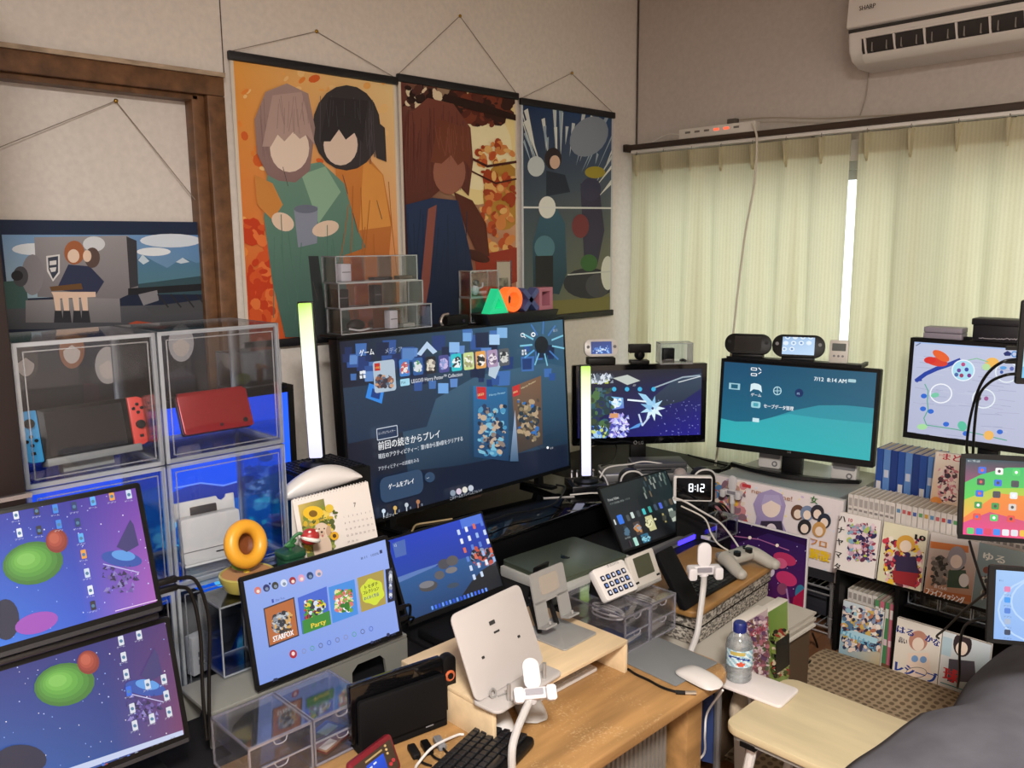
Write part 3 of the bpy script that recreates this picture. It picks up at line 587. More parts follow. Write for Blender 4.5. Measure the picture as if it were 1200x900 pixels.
# ------------------------------------------------------------------ screens
def screen(name, label, cat, c, yaw, tilt, w, h, depth, bez, paint, rad=.006, hm=None, group=None, rim=.0012, emit=None):
    l, tp, r, b = bez; t = thing(name, label, cat, c, yaw, tilt, group); hm = hm or blk
    MB().rbox(w, h, rad, 0, depth, 'y').build('housing', hm, t, min(.002, rad/2))
    dw, dh, dx, dz = w-l-r, h-tp-b, (l-r)/2, (b-tp)/2
    F = frame(c, yaw, tilt) @ Matrix.Translation((dx, -.0004, dz))
    a = Art(F, dw, dh); paint(a); d = a.build('display', SCREEN if emit is None else emit, t); d.location = (dx, -.0004, dz)
    m = MB(); y = -rim
    m.b2(-w/2+.001, w/2-.001, y, 0, h/2-tp+.0005, h/2-.001); m.b2(-w/2+.001, w/2-.001, y, 0, -h/2+.001, -h/2+b-.0005)
    m.b2(-w/2+.001, -w/2+l-.0005, y, 0, -h/2+b, h/2-tp); m.b2(w/2-r+.0005, w/2-.001, y, 0, -h/2+b, h/2-tp); m.build('bezel', hm, t)
    return t
WHT = 'f2f4f6'
def tv_art(a):
    a.bg('0b152c', '34607c', '0a1022', '0c1e34', 10, 10)
    a.poly([(470, 490), (560, 440), (640, 425), (662, 430), (664, 500), (560, 545), (480, 570)], '3a5c74', '132a42')
    a.poly([(560, 560), (575, 505), (600, 505), (664, 545), (560, 575)], '2a4a63', '13263c'); a.poly([(402, 455), (520, 440), (500, 500), (408, 520)], '22384f', '162c46')
    a.poly([(415, 560), (540, 545), (665, 520), (665, 546), (450, 606), (420, 612)], '0c1a30')
    rd = random.Random(5)
    for k in range(62):                                      # drifting blue blocks along the top
        x = rd.uniform(405, 650); y = 402-(x-400)*.085+rd.uniform(2, 62)*(1 if x > 480 else .7); q = rd.uniform(3, 8)
        a.poly([(x-q, y-q*1.1), (x+q, y-q*1.2), (x+q*.9, y+q), (x-q*.9, y+q*1.1)], rd.choice(['1a3670', '2b5092', '3f6cae', '152a58', '5b86c4', '0f2040']))
    for x, y, q, c in ((588, 390, 6, '7fb0e0'), (547, 395, 5, '6da0d8'), (579, 398, 6, 'a9cdf0'), (478, 415, 7, '5580bc'), (532, 407, 6, '8ab6e6'), (519, 455, 6, '6fa4e0')): a.poly([(x-q, y-q), (x+q, y-q), (x+q, y+q), (x-q, y+q)], c)
    a.poly([(488, 415), (500, 400), (512, 412), (507, 415), (500, 408), (493, 417)], 'b7cfe8'); a.poly([(573, 426), (588, 424), (580, 444), (572, 440)], 'b8c9d8')
    a.poly([(428, 466), (432, 449), (450, 455), (447, 473)], '2e86e0'); a.poly([(434, 465), (436, 455), (446, 459), (444, 468)], '123a80')
    for k in range(11): t_ = k*.57+.2; a.line([(635+12*math.cos(t_), 403+12*math.sin(t_)), (635+26*math.cos(t_), 403+26*math.sin(t_))], 2.2, rd.choice(['5aa0d8', '7cc0d8', '3f74b8']))
    a.ell(634, 404, 8, 10, '10161e'); a.text(648, 389, '8:11', 5, 'b8c4d4')
    a.text(421, 417, 'ゲーム', 7.5, WHT, .02, wpx=17); a.text(451, 414, 'メディア', 6.6, 'aab4c4', wpx=20)
    for x, y in ((421, 435), (425, 434.5), (421, 440), (425, 439.5)): a.rect(x, y, x+3, y+3.4, 'e4e8ee')
    a.ell(425.5, 436, 2, 2, 'e4e8ee')
    a.rect(436, 424, 464, 457, 'aebfce', 3); a.rect(438, 426, 445, 434, 'c02a22'); a.blobs(438, 438, 462, 456, ['3a3440', '8a5a48', 'c89a78', '5a6a80'], 22, 2, 5, 9); a.text(439, 432, 'LEGO', 2.6, 'f0d860')
    cov = [['3f7fc8', 'e8e4e0', 'c05a5a'], ['2c5a9a', 'd8dce0', '5a9a6a'], ['1c1c22', 'd8d0c0', '8a8078'], ['4a4a8a', 'c8b8e0', '8a9ad0'], ['2ac0c8', 'e8f0f0', '303038'], ['c8d890', 'f0f0e0', 'a0a070'], ['e0a050', 'f2ece4', '303030'], ['a890b0', 'e8dce4', '706078'], ['585c60', 'd0d0cc', '303438']]
    for k, cc in enumerate(cov):
        x = 466.5+k*(15.7-.16*k); y = 421.5-k*1.55; a.rect(x, y, x+13.2, y+18.5, cc[0], 2); a.blobs(x+1, y+2, x+12, y+17, cc[1:], 12, 2, 4.5, k)
    a.rect(466.5, 444.5, 478, 451, '9fd4e8', 1); a.text(468, 450, 'PS4', 4, '30607a'); a.text(480, 449, 'LEGO® Harry Potter™ Collection', 6, 'e6eaf0', wpx=60)
    a.ring(610, 392.5, 2, 2, 1, WHT); a.line([(611.5, 394), (613.5, 396)], 1.1, WHT); a.ring(622.5, 392, 2, 2, 1.6, WHT)
    for x, y in ((609, 410), (612, 409.5), (609, 413.5), (612.5, 413)): a.rect(x, y, x+2.2, y+2.5, 'd8dce4')
    # two plain game boxes (no characters)
    a.poly([(552, 452), (592, 454), (594, 540), (553, 535)], '2a6a9c', '1a3a5c'); a.poly([(556, 453), (567, 453.5), (567.5, 468), (557, 467)], 'c42a2a'); a.text(557.5, 464, 'LEGO', 4, 'f6e7a0'); a.text(571, 464, 'Harry Potter', 3.4, 'a6d4ea', wpx=19)
    a.blobs(556, 472, 592, 535, ['4a90b8', '7ab8d0', '2a3a5a', '8a7a70', '1c2c44', 'c0a890'], 44, 2, 6, 11)
    a.poly([(597, 453), (631, 440), (633, 520), (601, 532)], '7a5a44', '3a3430'); a.poly([(597.5, 453), (606, 450), (606, 462), (598, 465)], 'c42a2a'); a.text(598.5, 461, 'LEGO', 3.2, 'f6e7a0', rot=8); a.text(608, 456, 'Harry Potter', 3.2, 'e0cca0', wpx=18, rot=14)
    a.blobs(601, 466, 631, 518, ['2a6ab0', 'b09878', '4a4238', '20303c', '8a7a5c'], 38, 2, 6, 12); a.poly([(594, 540), (600, 480), (604, 540)], 'a8bcd8', '3a5a78')
    a.rect(437.5, 502, 463, 511, 'c8d0dc', 1); a.rect(438.3, 502.8, 462.2, 510.2, '1c3250', 1); a.text(440, 509, 'シングルプレイヤー', 3.2, 'd8dee8', wpx=20)
    a.text(440, 526.5, '前回の続きからプレイ', 10, WHT, .01, wpx=73); a.text(440, 537, '現在のアクティビティー：第1章から第4章をクリアする', 6, 'e0e5ec', .01, wpx=100); a.text(440, 551, 'アクティビティーの詳細をみる', 5, 'd6dce6', wpx=48)
    a.rect(441, 560, 493, 576.5, '2c4664', 8); a.text(452, 572.5, 'ゲームをプレイ', 6.6, WHT, .02, wpx=30); a.ell(500, 558.5, 6, 6, '2c4664'); a.text(496.5, 560, '...', 6, WHT)
    for k, c in enumerate(('cfe0ee', 'd8b060', 'c0c8d0', 'b07850')): x = 446+k*13.4; y = 600-k*3.6; a.ell(x, y-2, 2.2, 2.6, c); a.rect(x-.8, y, x+.8, y+5, c); a.text(x+4, y+3, '0', 4, 'b8c4d0')
    for k, c in enumerate(('8a98a8', 'd8c8d8', 'e0dcd0', 'c0c8d4')): a.ell(527+k*7, 577-k*1.9, 3.2, 3.6, c)
    a.text(446, 611, 'トロフィー', 4, 'd0d8e0', wpx=17); a.text(524, 587.5, 'このゲームをプレイしたフレンド', 4, 'c8d0dc', wpx=38); a.ell(638, 524, 1.4, 1.6, WHT); a.text(641, 526, 'オフ', 3, WHT)
t = screen('television', 'large flat television showing a console game menu', 'television', (1.832, 2.075, .765), 0, 3.5, .972, .566, .045, (.009, .009, .009, .014), tv_art)
for x in (-.33, .33): MB().b2(x-.015, x+.015, -.06, .1, -.3205, -.311).build('foot', blk, t); MB().b2(x-.012, x+.012, .005, .03, -.314, -.28).build('foot_post', blk, t)
MB().b2(-.03, .03, -.006, .0, -.29, -.282).build('sensor_bar', mat('sensor_brown', '3a2c24', .4), t)
def lg1_art(a):
    a.bg('10141c', '1a2230', '10104a', '1a1688')
    a.poly([(760, 470), (790, 445), (822, 437), (822, 455), (800, 470), (770, 478)], '33475c', '202c40'); a.line([(765, 455), (800, 442), (820, 440)], 1.6, '9fb0bc'); a.line([(795, 448), (821, 441)], 1, 'd8e0e4')
    rd = random.Random(2)
    for _ in range(60): x, y = rd.uniform(770, 820), rd.uniform(468, 510); a.ell(x, y, .5, .5, '9aa4e0', n=6)
    a.line([(685, 437), (697, 447), (712, 447)], 5, 'b8c43c'); a.blobs(686, 436, 722, 452, ['d8e0e8', '8a98a8', '303848', '5a6878'], 30, 2, 6, 3, 'tri')
    a.poly([(718, 443), (735, 439), (750, 446), (735, 451)], 'c0c8c0'); a.poly([(700, 470), (712, 464), (730, 466), (731, 478), (705, 482)], '7ac0e8', '5a60c8'); a.blobs(704, 466, 730, 480, ['b8e4f8', '4a90d0', 'e8f4fc'], 16, 2, 5, 4)
    a.blobs(686, 450, 720, 512, ['1e3a3c', '2c5a68', '4a7040', '203058', '3a4a30'], 40, 3, 8, 6); a.blobs(712, 482, 738, 514, ['7a80e0', 'b8a8f0', 'e8e8fc', '4a48b0', 'd0d8fc'], 50, 2, 6, 7, 'tri'); a.rect(714, 484, 724, 489, 'd89a68')
    for k in range(9): t_ = k*.7; a.poly([(764+4*math.cos(t_+1.2), 478+4*math.sin(t_+1.2)), (764+15*math.cos(t_), 478+15*math.sin(t_)), (764+4*math.cos(t_-1.2), 478+4*math.sin(t_-1.2))], rd.choice(['b8e0f8', '8ac0e8', 'dcf2fc']))
    a.poly([(747, 460), (756, 462), (768, 475), (758, 474)], '9fd0f0'); a.line([(735, 468), (756, 470)], 2, 'e8f4fc'); a.line([(748, 485), (752, 498), (760, 488)], 2, 'c8d8f0'); a.poly([(735, 503), (745, 497), (752, 494), (748, 500)], '5a9ae0')
    a.blobs(688, 496, 712, 515, ['5a90e0', '203a70', 'c8d870', '283c30', 'a8d0f0'], 26, 2, 6, 8)
    for x in (719, 734, 749, 765): a.ell(x, 455.5, 2.6, 2.6, '38b0e0')
    a.rect(700, 454, 705, 458, '4a6a78'); a.text(741, 452, '////', 3, 'e8ecf0')
t = screen('lg_monitor_dark_scene', 'black glossy monitor showing a space battle scene', 'monitor', (2.549, 1.917, .712), -39.3, 0, .512, .305, .03, (.02, .02, .02, .03), lg1_art, hm=gloss_blk)
t.name = 'desktop_monitor'
a = Art(frame((2.549, 1.917, .712), -39.3), .512, .305); a.off = .0016; a.ring(744.5, 518.5, 1.8, 1.8, .8, '8a8a8a'); a.text(748.5, 520.3, 'LG', 5, '8a8a8a'); a.build('logo', PRINT, t)
MB().b2(-.03, .03, .012, .04, -.235, -.12).build('neck', blk, t, .003); MB().rbox(.2, .13, .04, -.2815, -.27, 'z', cy=.085).build('stand_base', gloss_blk, t, .002)
MB().b2(-.028, .028, .012, .038, -.27, -.235).build('stem', blk, t)
def lg2_art(a):
    a.bg('10486a', '155672', '1a6a84', '1a6a84')
    top = [(842+i*8, 489+7*math.sin(2.7+i*.26)-(i*1.1 if i > 8 else 3-i*.3)) for i in range(24)]
    a.poly([(842, 490), (862, 494), (885, 494), (905, 489), (930, 481), (960, 475), (990, 475), (1012, 477), (1030, 479), (1030, 545), (842, 524)], '2a8ea0', '2a9aa6')
    a.poly([(842, 490), (862, 494), (885, 494), (905, 489), (925, 485), (960, 490), (1030, 497), (1030, 545), (842, 524)], '33a6b0', '2fb0b4')
    for y in (430.5, 437): a.rect(880, y, 887, y+4, WHT, 1); a.rect(881, y+.9, 886, y+3.1, '145070', .5)
    a.line([(889, 431), (892, 434)], 1, WHT); a.line([(889, 438), (892, 436)], 1, WHT)
    a.rect(854.5, 448.5, 867, 457, '9cc8d4'); a.rect(857, 450, 864.5, 455.5, '145a74')
    a.poly([(880, 450), (884, 449), (889, 450), (892, 452), (893, 460), (889, 457), (883, 456), (879, 459)], 'd8ecf2'); a.text(880, 464, 'ゲーム', 4.6, WHT, .02, wpx=12)
    a.ring(911, 458, 4.4, 4.6, 1, 'b8dce4'); a.line([(907, 458), (915, 458)], .8, 'b8dce4'); a.line([(911, 453.5), (911, 462.5)], .8, 'b8dce4'); a.ell(936.5, 460.5, 5, 5, '0c2a5c'); a.text(934, 462.5, 'PS', 3.6, 'a8c8e8')
    a.rect(880.5, 470, 891, 478.5, '9cd0da', 2); a.rect(883, 472, 888.5, 476.5, '4aa0b0', 1); a.text(895, 477.5, 'セーブデータ管理', 5.4, WHT, .02, wpx=35); a.rect(882, 489.5, 889.5, 495, 'c8e6ec', .5)
    a.text(954, 446, '7/12  8:14 AM', 6.4, 'e6f2f5', .02, wpx=38); a.rect(994, 444, 1003, 448.5, 'a8ccd4', 1)
LG2C = (2.785, 1.42, .722)
t = screen('desktop_monitor', 'black monitor showing a teal wave menu', 'monitor', LG2C, -79.5, 4.5, .556, .335, .035, (.013, .013, .013, .024), lg2_art)
a = Art(frame(LG2C, -79.5, 4.5), .556, .335); a.off = .0016; a.text(923, 530.5, 'LG', 3.6, '9a9a9a'); a.build('logo', PRINT, t)
MB().b2(-.035, .035, .012, .05, -.235, -.1).build('neck', blk, t, .004)
m = MB(); n = 28; vs = []
for k in range(n+1):
    u = -1+2*k/n; x = .23*u; y0 = -.075*(1-u*u)+.03; wd = .028-.012*abs(u)
    for dy, z in ((-wd, -.235), (wd, -.235), (wd, -.2245), (-wd, -.222)): vs.append((x, y0+dy+.02, z))
m.add(vs, [(4*k+a_, 4*k+(a_+1) % 4, 4*k+4+(a_+1) % 4, 4*k+4+a_) for k in range(n) for a_ in range(4)]+[(3, 2, 1, 0), (4*n, 4*n+1, 4*n+2, 4*n+3)])
m.build('curved_base', blk, t, label='wide crescent-shaped foot')
def m3_art(a):
    a.bg('bcc3dc', 'c4cae2', 'b4b8d2', 'bcc0d8'); a.rect(1066, 398, 1200, 411, 'a9bfe8')
    rd = random.Random(4)
    for k in range(70): x, y = rd.uniform(1068, 1170), rd.uniform(412, 520); a.line([(x, y), (x+rd.uniform(8, 26), y+rd.uniform(1, 3))], .5, rd.choice(['a8aac6', 'c8cce0', '9ea2c0']))
    a.line([(1074, 446), (1085, 438), (1098, 432), (1110, 428), (1125, 422)], 5, '2340a0'); a.line([(1073, 446), (1080, 445)], 3, '2340a0')
    a.ell(1098, 424, 13, 5, 'd8402c', 10); a.ell(1103, 417, 11, 5, 'e8622c', 30); a.ell(1090, 422, 7, 4, 'd83028')
    a.ell(1129, 434, 13, 12, 'a8dcf0'); a.ring(1129, 434, 13, 12, 1.4, 'e8f2fa')
    for x, y, c in ((1129, 427, 'c04a80'), (1124, 434, '6a4a9a'), (1133, 433, '3a4aa0'), (1127, 440, 'a03a60'), (1136, 440, '7a3a8a'), (1121, 439, '4a6aa8')): a.ell(x, y, 2.4, 2.4, c)
    a.ell(1163, 425, 8, 6, 'f2b858'); a.ell(1156, 430, 5, 4, 'b8dca0'); a.line([(1135, 422), (1145, 420), (1158, 424)], 1.2, '8ac0a0')
    a.ring(1103, 461, 12.5, 11, 1.5, 'eef2f8'); a.ell(1096, 463, 5, 2.8, '7ac8a8', -10); a.ring(1153, 467, 13, 11, 1.5, 'e4ecf2'); a.ell(1148, 467, 2.2, 2.2, '6a5a6a'); a.ell(1156, 467, 2.6, 2.6, 'a05a90'); a.ring(1180, 436, 13, 12, 1.4, 'e4ecf2'); a.ell(1176, 431, 4, 2, '5aa0e0'); a.ell(1186, 432, 2.5, 2.5, '5a6ab0'); a.ell(1174, 436, 2, 2, '3a5aa8')
    a.line([(1084, 450), (1088, 458), (1087, 470), (1088, 480), (1083, 490), (1086, 498), (1100, 500), (1120, 503), (1150, 509), (1180, 516)], 1.2, '5aa890')
    for x, y in ((1083, 464), (1082, 479), (1091, 482), (1109, 497), (1132, 508), (1172, 506)): a.ell(x, y, 3.6, 2.8, '2f6ad0')
    a.ell(1081, 500, 6, 3.4, 'a8dca0'); a.ell(1128, 499, 5, 6, '5ac0a0', -40); a.ell(1159, 510, 6, 5.5, 'f0b860'); a.poly([(1176, 414), (1181, 411), (1186, 414), (1184, 417), (1178, 417)], '1c2a6a'); a.ring(1189, 415, 3, 3, 1.2, '3a8ad0'); a.line([(1074, 405), (1079, 402)], 1.2, '5a6a8a')
t = screen('desktop_monitor', 'black monitor showing a pale drawing app with bubbles', 'monitor', (2.85, .812, .838), -88.5, 2, .50, .33, .035, (.014, .014, .014, .02), m3_art)
MB().b2(-.03, .03, .02, .05, -.3, -.1).build('neck', blk, t, .004); MB().rbox(.22, .15, .03, -.3615, -.35, 'z', cy=.01).build('stand_base', blk, t, .002); MB().b2(-.026, .026, .022, .048, -.35, -.3).build('stem', blk, t)
# blue television behind the display cases
def bl_art(a):
    a.bg('1442d8', '1a50f0', '0c48b8', '0f52c8'); a.poly([(15, 600), (190, 585), (260, 575), (345, 560), (345, 690), (15, 690)], '1c5fb4', '0a2c70')
    a.poly([(200, 578), (230, 566), (260, 570), (290, 560), (345, 555), (345, 575), (260, 585), (200, 590)], '2a3a98', '1c2c78'); a.line([(205, 572), (235, 566), (262, 569), (290, 561)], 2, '6a88e0')
    a.poly([(283, 560), (300, 545), (325, 548), (345, 540), (345, 585), (288, 572)], '2c4a80', '14264c'); a.blobs(285, 545, 344, 585, ['4a6aa8', '1a2c58', '7a98c8', '203460'], 40, 3, 8, 2); a.ell(310, 535, 9, 6, '1c3a60'); a.ell(302, 532, 6, 4, '1c3a60'); a.rect(302, 535, 304, 552, '1a2c4a')
    a.blobs(20, 600, 340, 690, ['1a78c0', '0c3c90', '2a98b8', '0a2c68', '5ab0d8'], 40, 4, 14, 3); a.ell(312, 585, 16, 3, '3aa0c0', -6); a.poly([(15, 608), (60, 598), (110, 602), (15, 625)], '2464c8')
t = screen('television', 'television showing a bright blue lake behind the clear cases', 'television', (.725, 2.1, .66), 0, 0, .96, .545, .05, (.02, .02, .02, .022), bl_art, emit=attr_mat('bright_screen', 1.7, .3))
MB().b2(-.03, .03, .01, .04, -.29, -.25).build('neck', blk, t); MB().b2(-.2, .2, -.06, .12, -.305, -.29).build('stand_base', blk, t, .003)
# portable monitors
def gal_art(seed):
    def f(a):
        rd = random.Random(seed); A = seed == 1
        c6 = [lin(q) for q in (('1c3cb4', '2c2c98', '6a3aa8', '1c8af0', '3058cc', 'a85ab4') if A else ('143084', '202478', '4a2a6c', '2068b8', '204690', '743a64'))]; xm = .06
        a._grad(-a.w/2, a.h/2, xm, -a.h/2, c6[0], c6[1], c6[3], c6[4]); a._grad(xm, a.h/2, a.w/2, -a.h/2, c6[1], c6[2], c6[4], c6[5])
        for _ in range(90):
            x, y = rd.uniform(0, 200), rd.uniform(575, 755) if A else rd.uniform(730, 900); a.ell(x, y, rd.uniform(.4, .9), rd.uniform(.4, .9), rd.choice(['c8d8ff', '8ab0f0', 'ffffff']), n=6)
        s = (lambda x, y: (x, y)) if A else (lambda x, y: (x+37, y+142))
        # a plain green planet with a small red moon (no characters)
        cx, cy = s(38, 660); [a.ell(cx-i*1.6, cy-i*.9, 36-i*5, 25-i*3.6, c_, -12) for i, c_ in enumerate(('3f7a2c', '4a8a32', '559a38', '62a83e', '70b648', '80c256'))]; cx, cy = s(66, 634); [a.ell(cx-i, cy-i, 13-i*2.4, 14-i*2.6, c_) for i, c_ in enumerate(('8a3024', '9c3a2a', 'b04a36', 'c05c44'))]
        cx, cy = s(142, 655) if A else (170, 806); a.ell(cx, cy, 24, 9, '2a50a8', 8); a.ell(cx+2, cy-4, 14, 6, '5a9ae0', 8); a.poly([(cx-6, cy-14), (cx+10, cy-46), (cx+14, cy-40), (cx+20, cy-16), (cx+6, cy-8)], '3a3470'); a.blobs(cx-24, cy+6, cx+22, cy+42, ['3a3068', '6a58a0', '28204c', '8a80c0'], 26, 2, 6, 5, 'tri'); a.line([(cx-22, cy+6), (cx+20, cy+16)], 1, 'c8c8f0')
        cx, cy = (6, 726) if A else (24, 890); a.ell(cx, cy, 16 if A else 30, 24 if A else 18, '141a3a')
        if A: a.ell(42, 730, 26, 12, 'a04ab8', -16)
        ic = ['e8ecf2', '2a2a30', '3a8ae0', '1c3a6a', '5ab0f0', 'e8a040', 'd0dcec']
        if A: pts = [(18, 604), (42, 599), (64, 597), (86, 594), (108, 588), (130, 582), (150, 580), (22, 625), (45, 622), (68, 615), (90, 613), (94, 631), (97, 650), (101, 672), (105, 692), (108, 710)]
        else: pts = [(141, 751), (162, 744), (144, 770), (147, 790), (150, 810), (172, 802), (191, 796), (194, 815), (154, 830), (157, 850), (177, 842), (197, 834)]
        for k, (x, y) in enumerate(pts): a.rect(x-4, y-5, x+4, y+4, ic[k % 7] if A else ('d8dce4' if k != 4 else '2a6ae0'), 1); a.ell(x, y, 2, 2, '4a7aa0'); a.text(x-5, y+9, 'アプリ' if k % 2 else 'ゲーム', 2.4, 'dfe6f2', wpx=10)
        if A: a.line([(134, 716), (183, 703)], 1, 'f0d8f0')
        else:
            a.poly([(0, 936), (0, 926), (213, 855), (215, 866)], 'c2cdea')
            for x, y, c in ((120, 895, '3a6ac8'), (124, 896, 'b03a30'), (141, 889, '203040'), (150, 886, '4a7ad0'), (159, 882, '8a94a8'), (178, 876, '5a6478'), (184, 873, '5a6478'), (190, 871, '5a6478')): a.ell(x, y, 2.2, 2.2, c)
            a.text(199, 866, '8:14', 3, '3a4458')
    return f
AC, BC = (.3525, 1.434, .807), (.376, 1.418, .562)
t = thing('dual_portable_monitor', 'folding portable monitor with two stacked galaxy screens', 'monitor', (.36, 1.42, .40))
for nm, c, tilt, yaw, sd in (('upper_panel', AC, 17, -1, 1), ('lower_panel', BC, 15, -2, 2)):
    w, h = .366, .222; L0 = Vector(c)-Vector((.36, 1.42, .40))
    o = MB().rbox(w, h, .006, 0, .009, 'y').build(nm, blk, t, .0015); o.location = L0; o.rotation_euler = (-R(tilt), 0, R(yaw))
    F = frame(c, yaw, tilt) @ Matrix.Translation((0, -.0005, .004)); a = Art(F, .347, .196); gal_art(sd)(a); d = a.build('display', SCREEN, o); d.location = (0, -.0005, .004)
    MB().b2(-w/2+.004, w/2-.004, -.0015, 0, -h/2+.001, -h/2+.008).build('chin', mat('chin_satin', '232327', .25), o)
o = MB().b2(-.17, .17, -.002, .016, -.006, .006).build('hinge_bar', mat('chin_satin'), t, .003); o.location = (.004, .005, .285); o.rotation_euler = (-R(16), 0, R(-1.5))
MB().b2(-.18, -.06, -.004, .006, -.001, .006).build('clip', mat('clip_steel', 'aaaab0', .25, .9), t).location = (.07, .05, .523)
MB().b2(-.15, .17, -.03, .1, -.045, .0).build('stand', blk2, t, .004)
for z in (.33, .315): MB().b2(.178, .215, .01, .022, z, z+.011).build('usb_plug', blk, t, .002)
m = MB()
m.tube([(.215, .016, .335), (.25, .018, .32), (.27, .02, .24), (.262, .02, .12), (.255, .02, .01)], .0035, 8); m.tube([(.215, .016, .32), (.24, .02, .3), (.252, .02, .22), (.248, .018, .1), (.25, .02, .01)], .0035, 8); m.build('usb_cable', blk, t)
def sw_art(a):
    a.bg('8fa8ea', '98aff0', '7f9ae2', '8aa2ea'); G = '5a6a98'
    cc = ['d87a70', '28306a', '3a3a30', 'd8e0f0', 'a83038', 'e0a0c0', '284070', 'e0c0c8']
    for k, c in enumerate(cc): x, y = 302+k*10.2, 692-k*2.9; a.ell(x, y, 4, 4.4, c); a.ell(x+.5, y+1, 2, 2, 'f0e0d0' if k in (0, 4, 5) else '8090a8')
    a.ell(316, 684, 1.2, 1.4, '203060'); a.text(423, 656, '8:11  100%', 4.2, '404a70', wpx=22); a.rect(444.5, 645, 448, 648, '303860'); a.rect(318, 702.5, 321, 706, '3a50b0'); a.text(323, 705, 'Star Fox', 4, '4a5ea8', wpx=11)
    def tile(q, pal, n, sd): a.poly(q, pal[0]); xs = [p_[0] for p_ in q]; ys = [p_[1] for p_ in q]; a.blobs(max(q[0][0], q[3][0])+1, max(q[0][1], q[1][1])+1, min(q[1][0], q[2][0])-1, min(q[2][1], q[3][1])-1, pal[1:], n, 2, 6, sd)
    a.poly([(308.5, 713), (344.5, 699.5), (350.5, 745), (315, 759)], '303040'); tile([(310, 714), (343.5, 701.5), (349, 744), (316, 756.5)], ['b86a38', '30343c', '8a8f98', 'd8a860', '54402c', 'c0c4c8'], 60, 3); a.text(319.5, 752, 'STARFOX', 8.5, 'f4f4f4', .03, wpx=25)
    tile([(347.5, 700.5), (381.5, 687), (386, 731), (353, 743)], ['4a6ad0', 'c03a30', 'e8d040', '3a3a40', '4a9a3a', 'd8e0f0'], 60, 4); a.poly([(352, 727), (384, 715), (386, 731), (353, 743)], '3f8a3a'); a.text(363, 736, 'Party', 8, 'f0d040', .03, wpx=18)
    tile([(382.5, 688), (413, 678.5), (417.5, 719), (387.5, 730)], ['4a90e0', '6aa83a', 'e8e0a0', 'd87a70', 'f0f4f8', '3a7a30'], 60, 5); a.text(388, 702, 'あつまれ', 6, 'd84a50', .03, wpx=22)
    a.poly([(415, 677), (446, 667), (449, 707), (420, 717)], 'b09a4c'); rd = random.Random(1); a.poly([(433+13.5*(1+.08*math.sin(6*k_))*math.cos(k_), 693+15*(1+.08*math.sin(6*k_))*math.sin(k_)) for k_ in [2*math.pi*i/26 for i in range(26)]], 'd4e03c')
    a.text(424.5, 690, 'トモダチ', 5.4, '202020', .03, wpx=16); a.text(422.5, 696.5, 'コレクション', 5.4, '202020', .03, wpx=19); a.text(423.5, 703, 'わくわく生活', 4.6, '304a90', .03, wpx=18)
    tile([(448, 667), (457, 664.5), (460, 703), (451, 706)], ['1c2030', 'd8dce4', '5a6ab0', '8a90a0'], 20, 7)
    a.ell(340, 765.5, 4.4, 5, 'b02a34'); a.ell(340, 765, 2, 2.4, 'f0d8d8')
    for k in range(9): x, y = 352.5+k*9.8, 762-k*3.25; a.ring(x, y, 2.2, 2.6, .7, ['8a8ab0', '4aa080', '505070', '4060c0', '6a6a90'][k % 5], 10)
    a.ell(432, 752, 1.8, 2, '303860'); a.text(435, 753, 'もどる', 3, '404a70', wpx=8); a.ell(451, 743, 2, 2.2, '303860'); a.text(454.5, 744.5, '決定', 3, '404a70', wpx=6); a.poly([(315.5, 799), (317, 794), (321, 793), (322.5, 798), (319, 796.5)], '283050')
t = screen('portable_monitor', 'portable monitor showing a pale blue game console menu', 'monitor', (.907, 1.491, .556), -.4, 11.7, .356, .229, .01, (.008, .009, .008, .012), sw_art)
MB().b2(-.06, .06, .012, .05, -.1, -.015).build('kickstand', blk2, t); MB().b2(.179, .2, .002, .01, -.06, -.05).build('usb_plug', blk, t); MB().b2(.179, .2, .002, .01, -.085, -.075).build('usb_plug', blk, t)
MB().tube([(.2, .006, -.055), (.216, .01, -.06), (.214, .02, -.09), (.2, .04, -.105)], .0035, 8).build('usb_cable', blk, t); MB().tube([(.2, .006, -.08), (.222, .012, -.09), (.226, .03, -.105)], .003, 8).build('usb_cable', blk, t)
def mac_art(a):
    a.bg('1c3cb8', '1e42c4', '1a4a90', '0c1c3c'); a.poly([(462, 680), (500, 668), (540, 655), (585, 640), (597, 700), (480, 740)], '285a94', '1c3e6c'); a.poly([(462, 678), (490, 668), (515, 660), (510, 664), (464, 684)], '5a7ab8')
    for x, y, rx, ry, c in ((520, 661, 7, 6, '4a4a52'), (530, 657, 7, 6, '5a5658'), (529, 668, 7, 3.6, '7a7678'), (515, 674, 6, 5, '5c5a5e'), (502, 687, 11, 6, '4c4a4c'), (500, 685, 9, 4, '7a7a80'), (531, 686, 7, 3, '3a4a5c')): a.ell(x, y, rx, ry, c, -14)
    a.poly([(540, 700), (552, 682), (565, 668), (590, 655), (597, 690), (560, 704)], '1c2026'); a.blobs(550, 640, 586, 664, ['2a3040', '8a98b0', '101820', 'c05040'], 30, 2, 5, 3)
    a.poly([(459, 637), (474, 632), (476, 650), (463, 654)], '4a68b0'); a.text(462, 641, '12', 4, 'dfe6f4'); a.poly([(538, 609), (562, 601), (565, 612), (541, 620)], '4a74d8')
    rd = random.Random(6)
    for k in range(22): r, c = divmod(k, 4); x, y = 537+c*9+r*3.6, 624-c*3.5+r*10.5; a.rect(x-2.4, y-2.6, x+2.4, y+2.4, rd.choice(['e8ecf4', '9ab8e8', '5a80d0', 'd86a50', 'c8d8f0']), .8)
    for k in range(16): x, y = 506+k*4.2, 712.5-k*1.42; a.rect(x-1.7, y-1.8, x+1.7, y+1.8, rd.choice(['3a6af0', '5a88f8', '6a9cf8', '2a50d8']), .6)
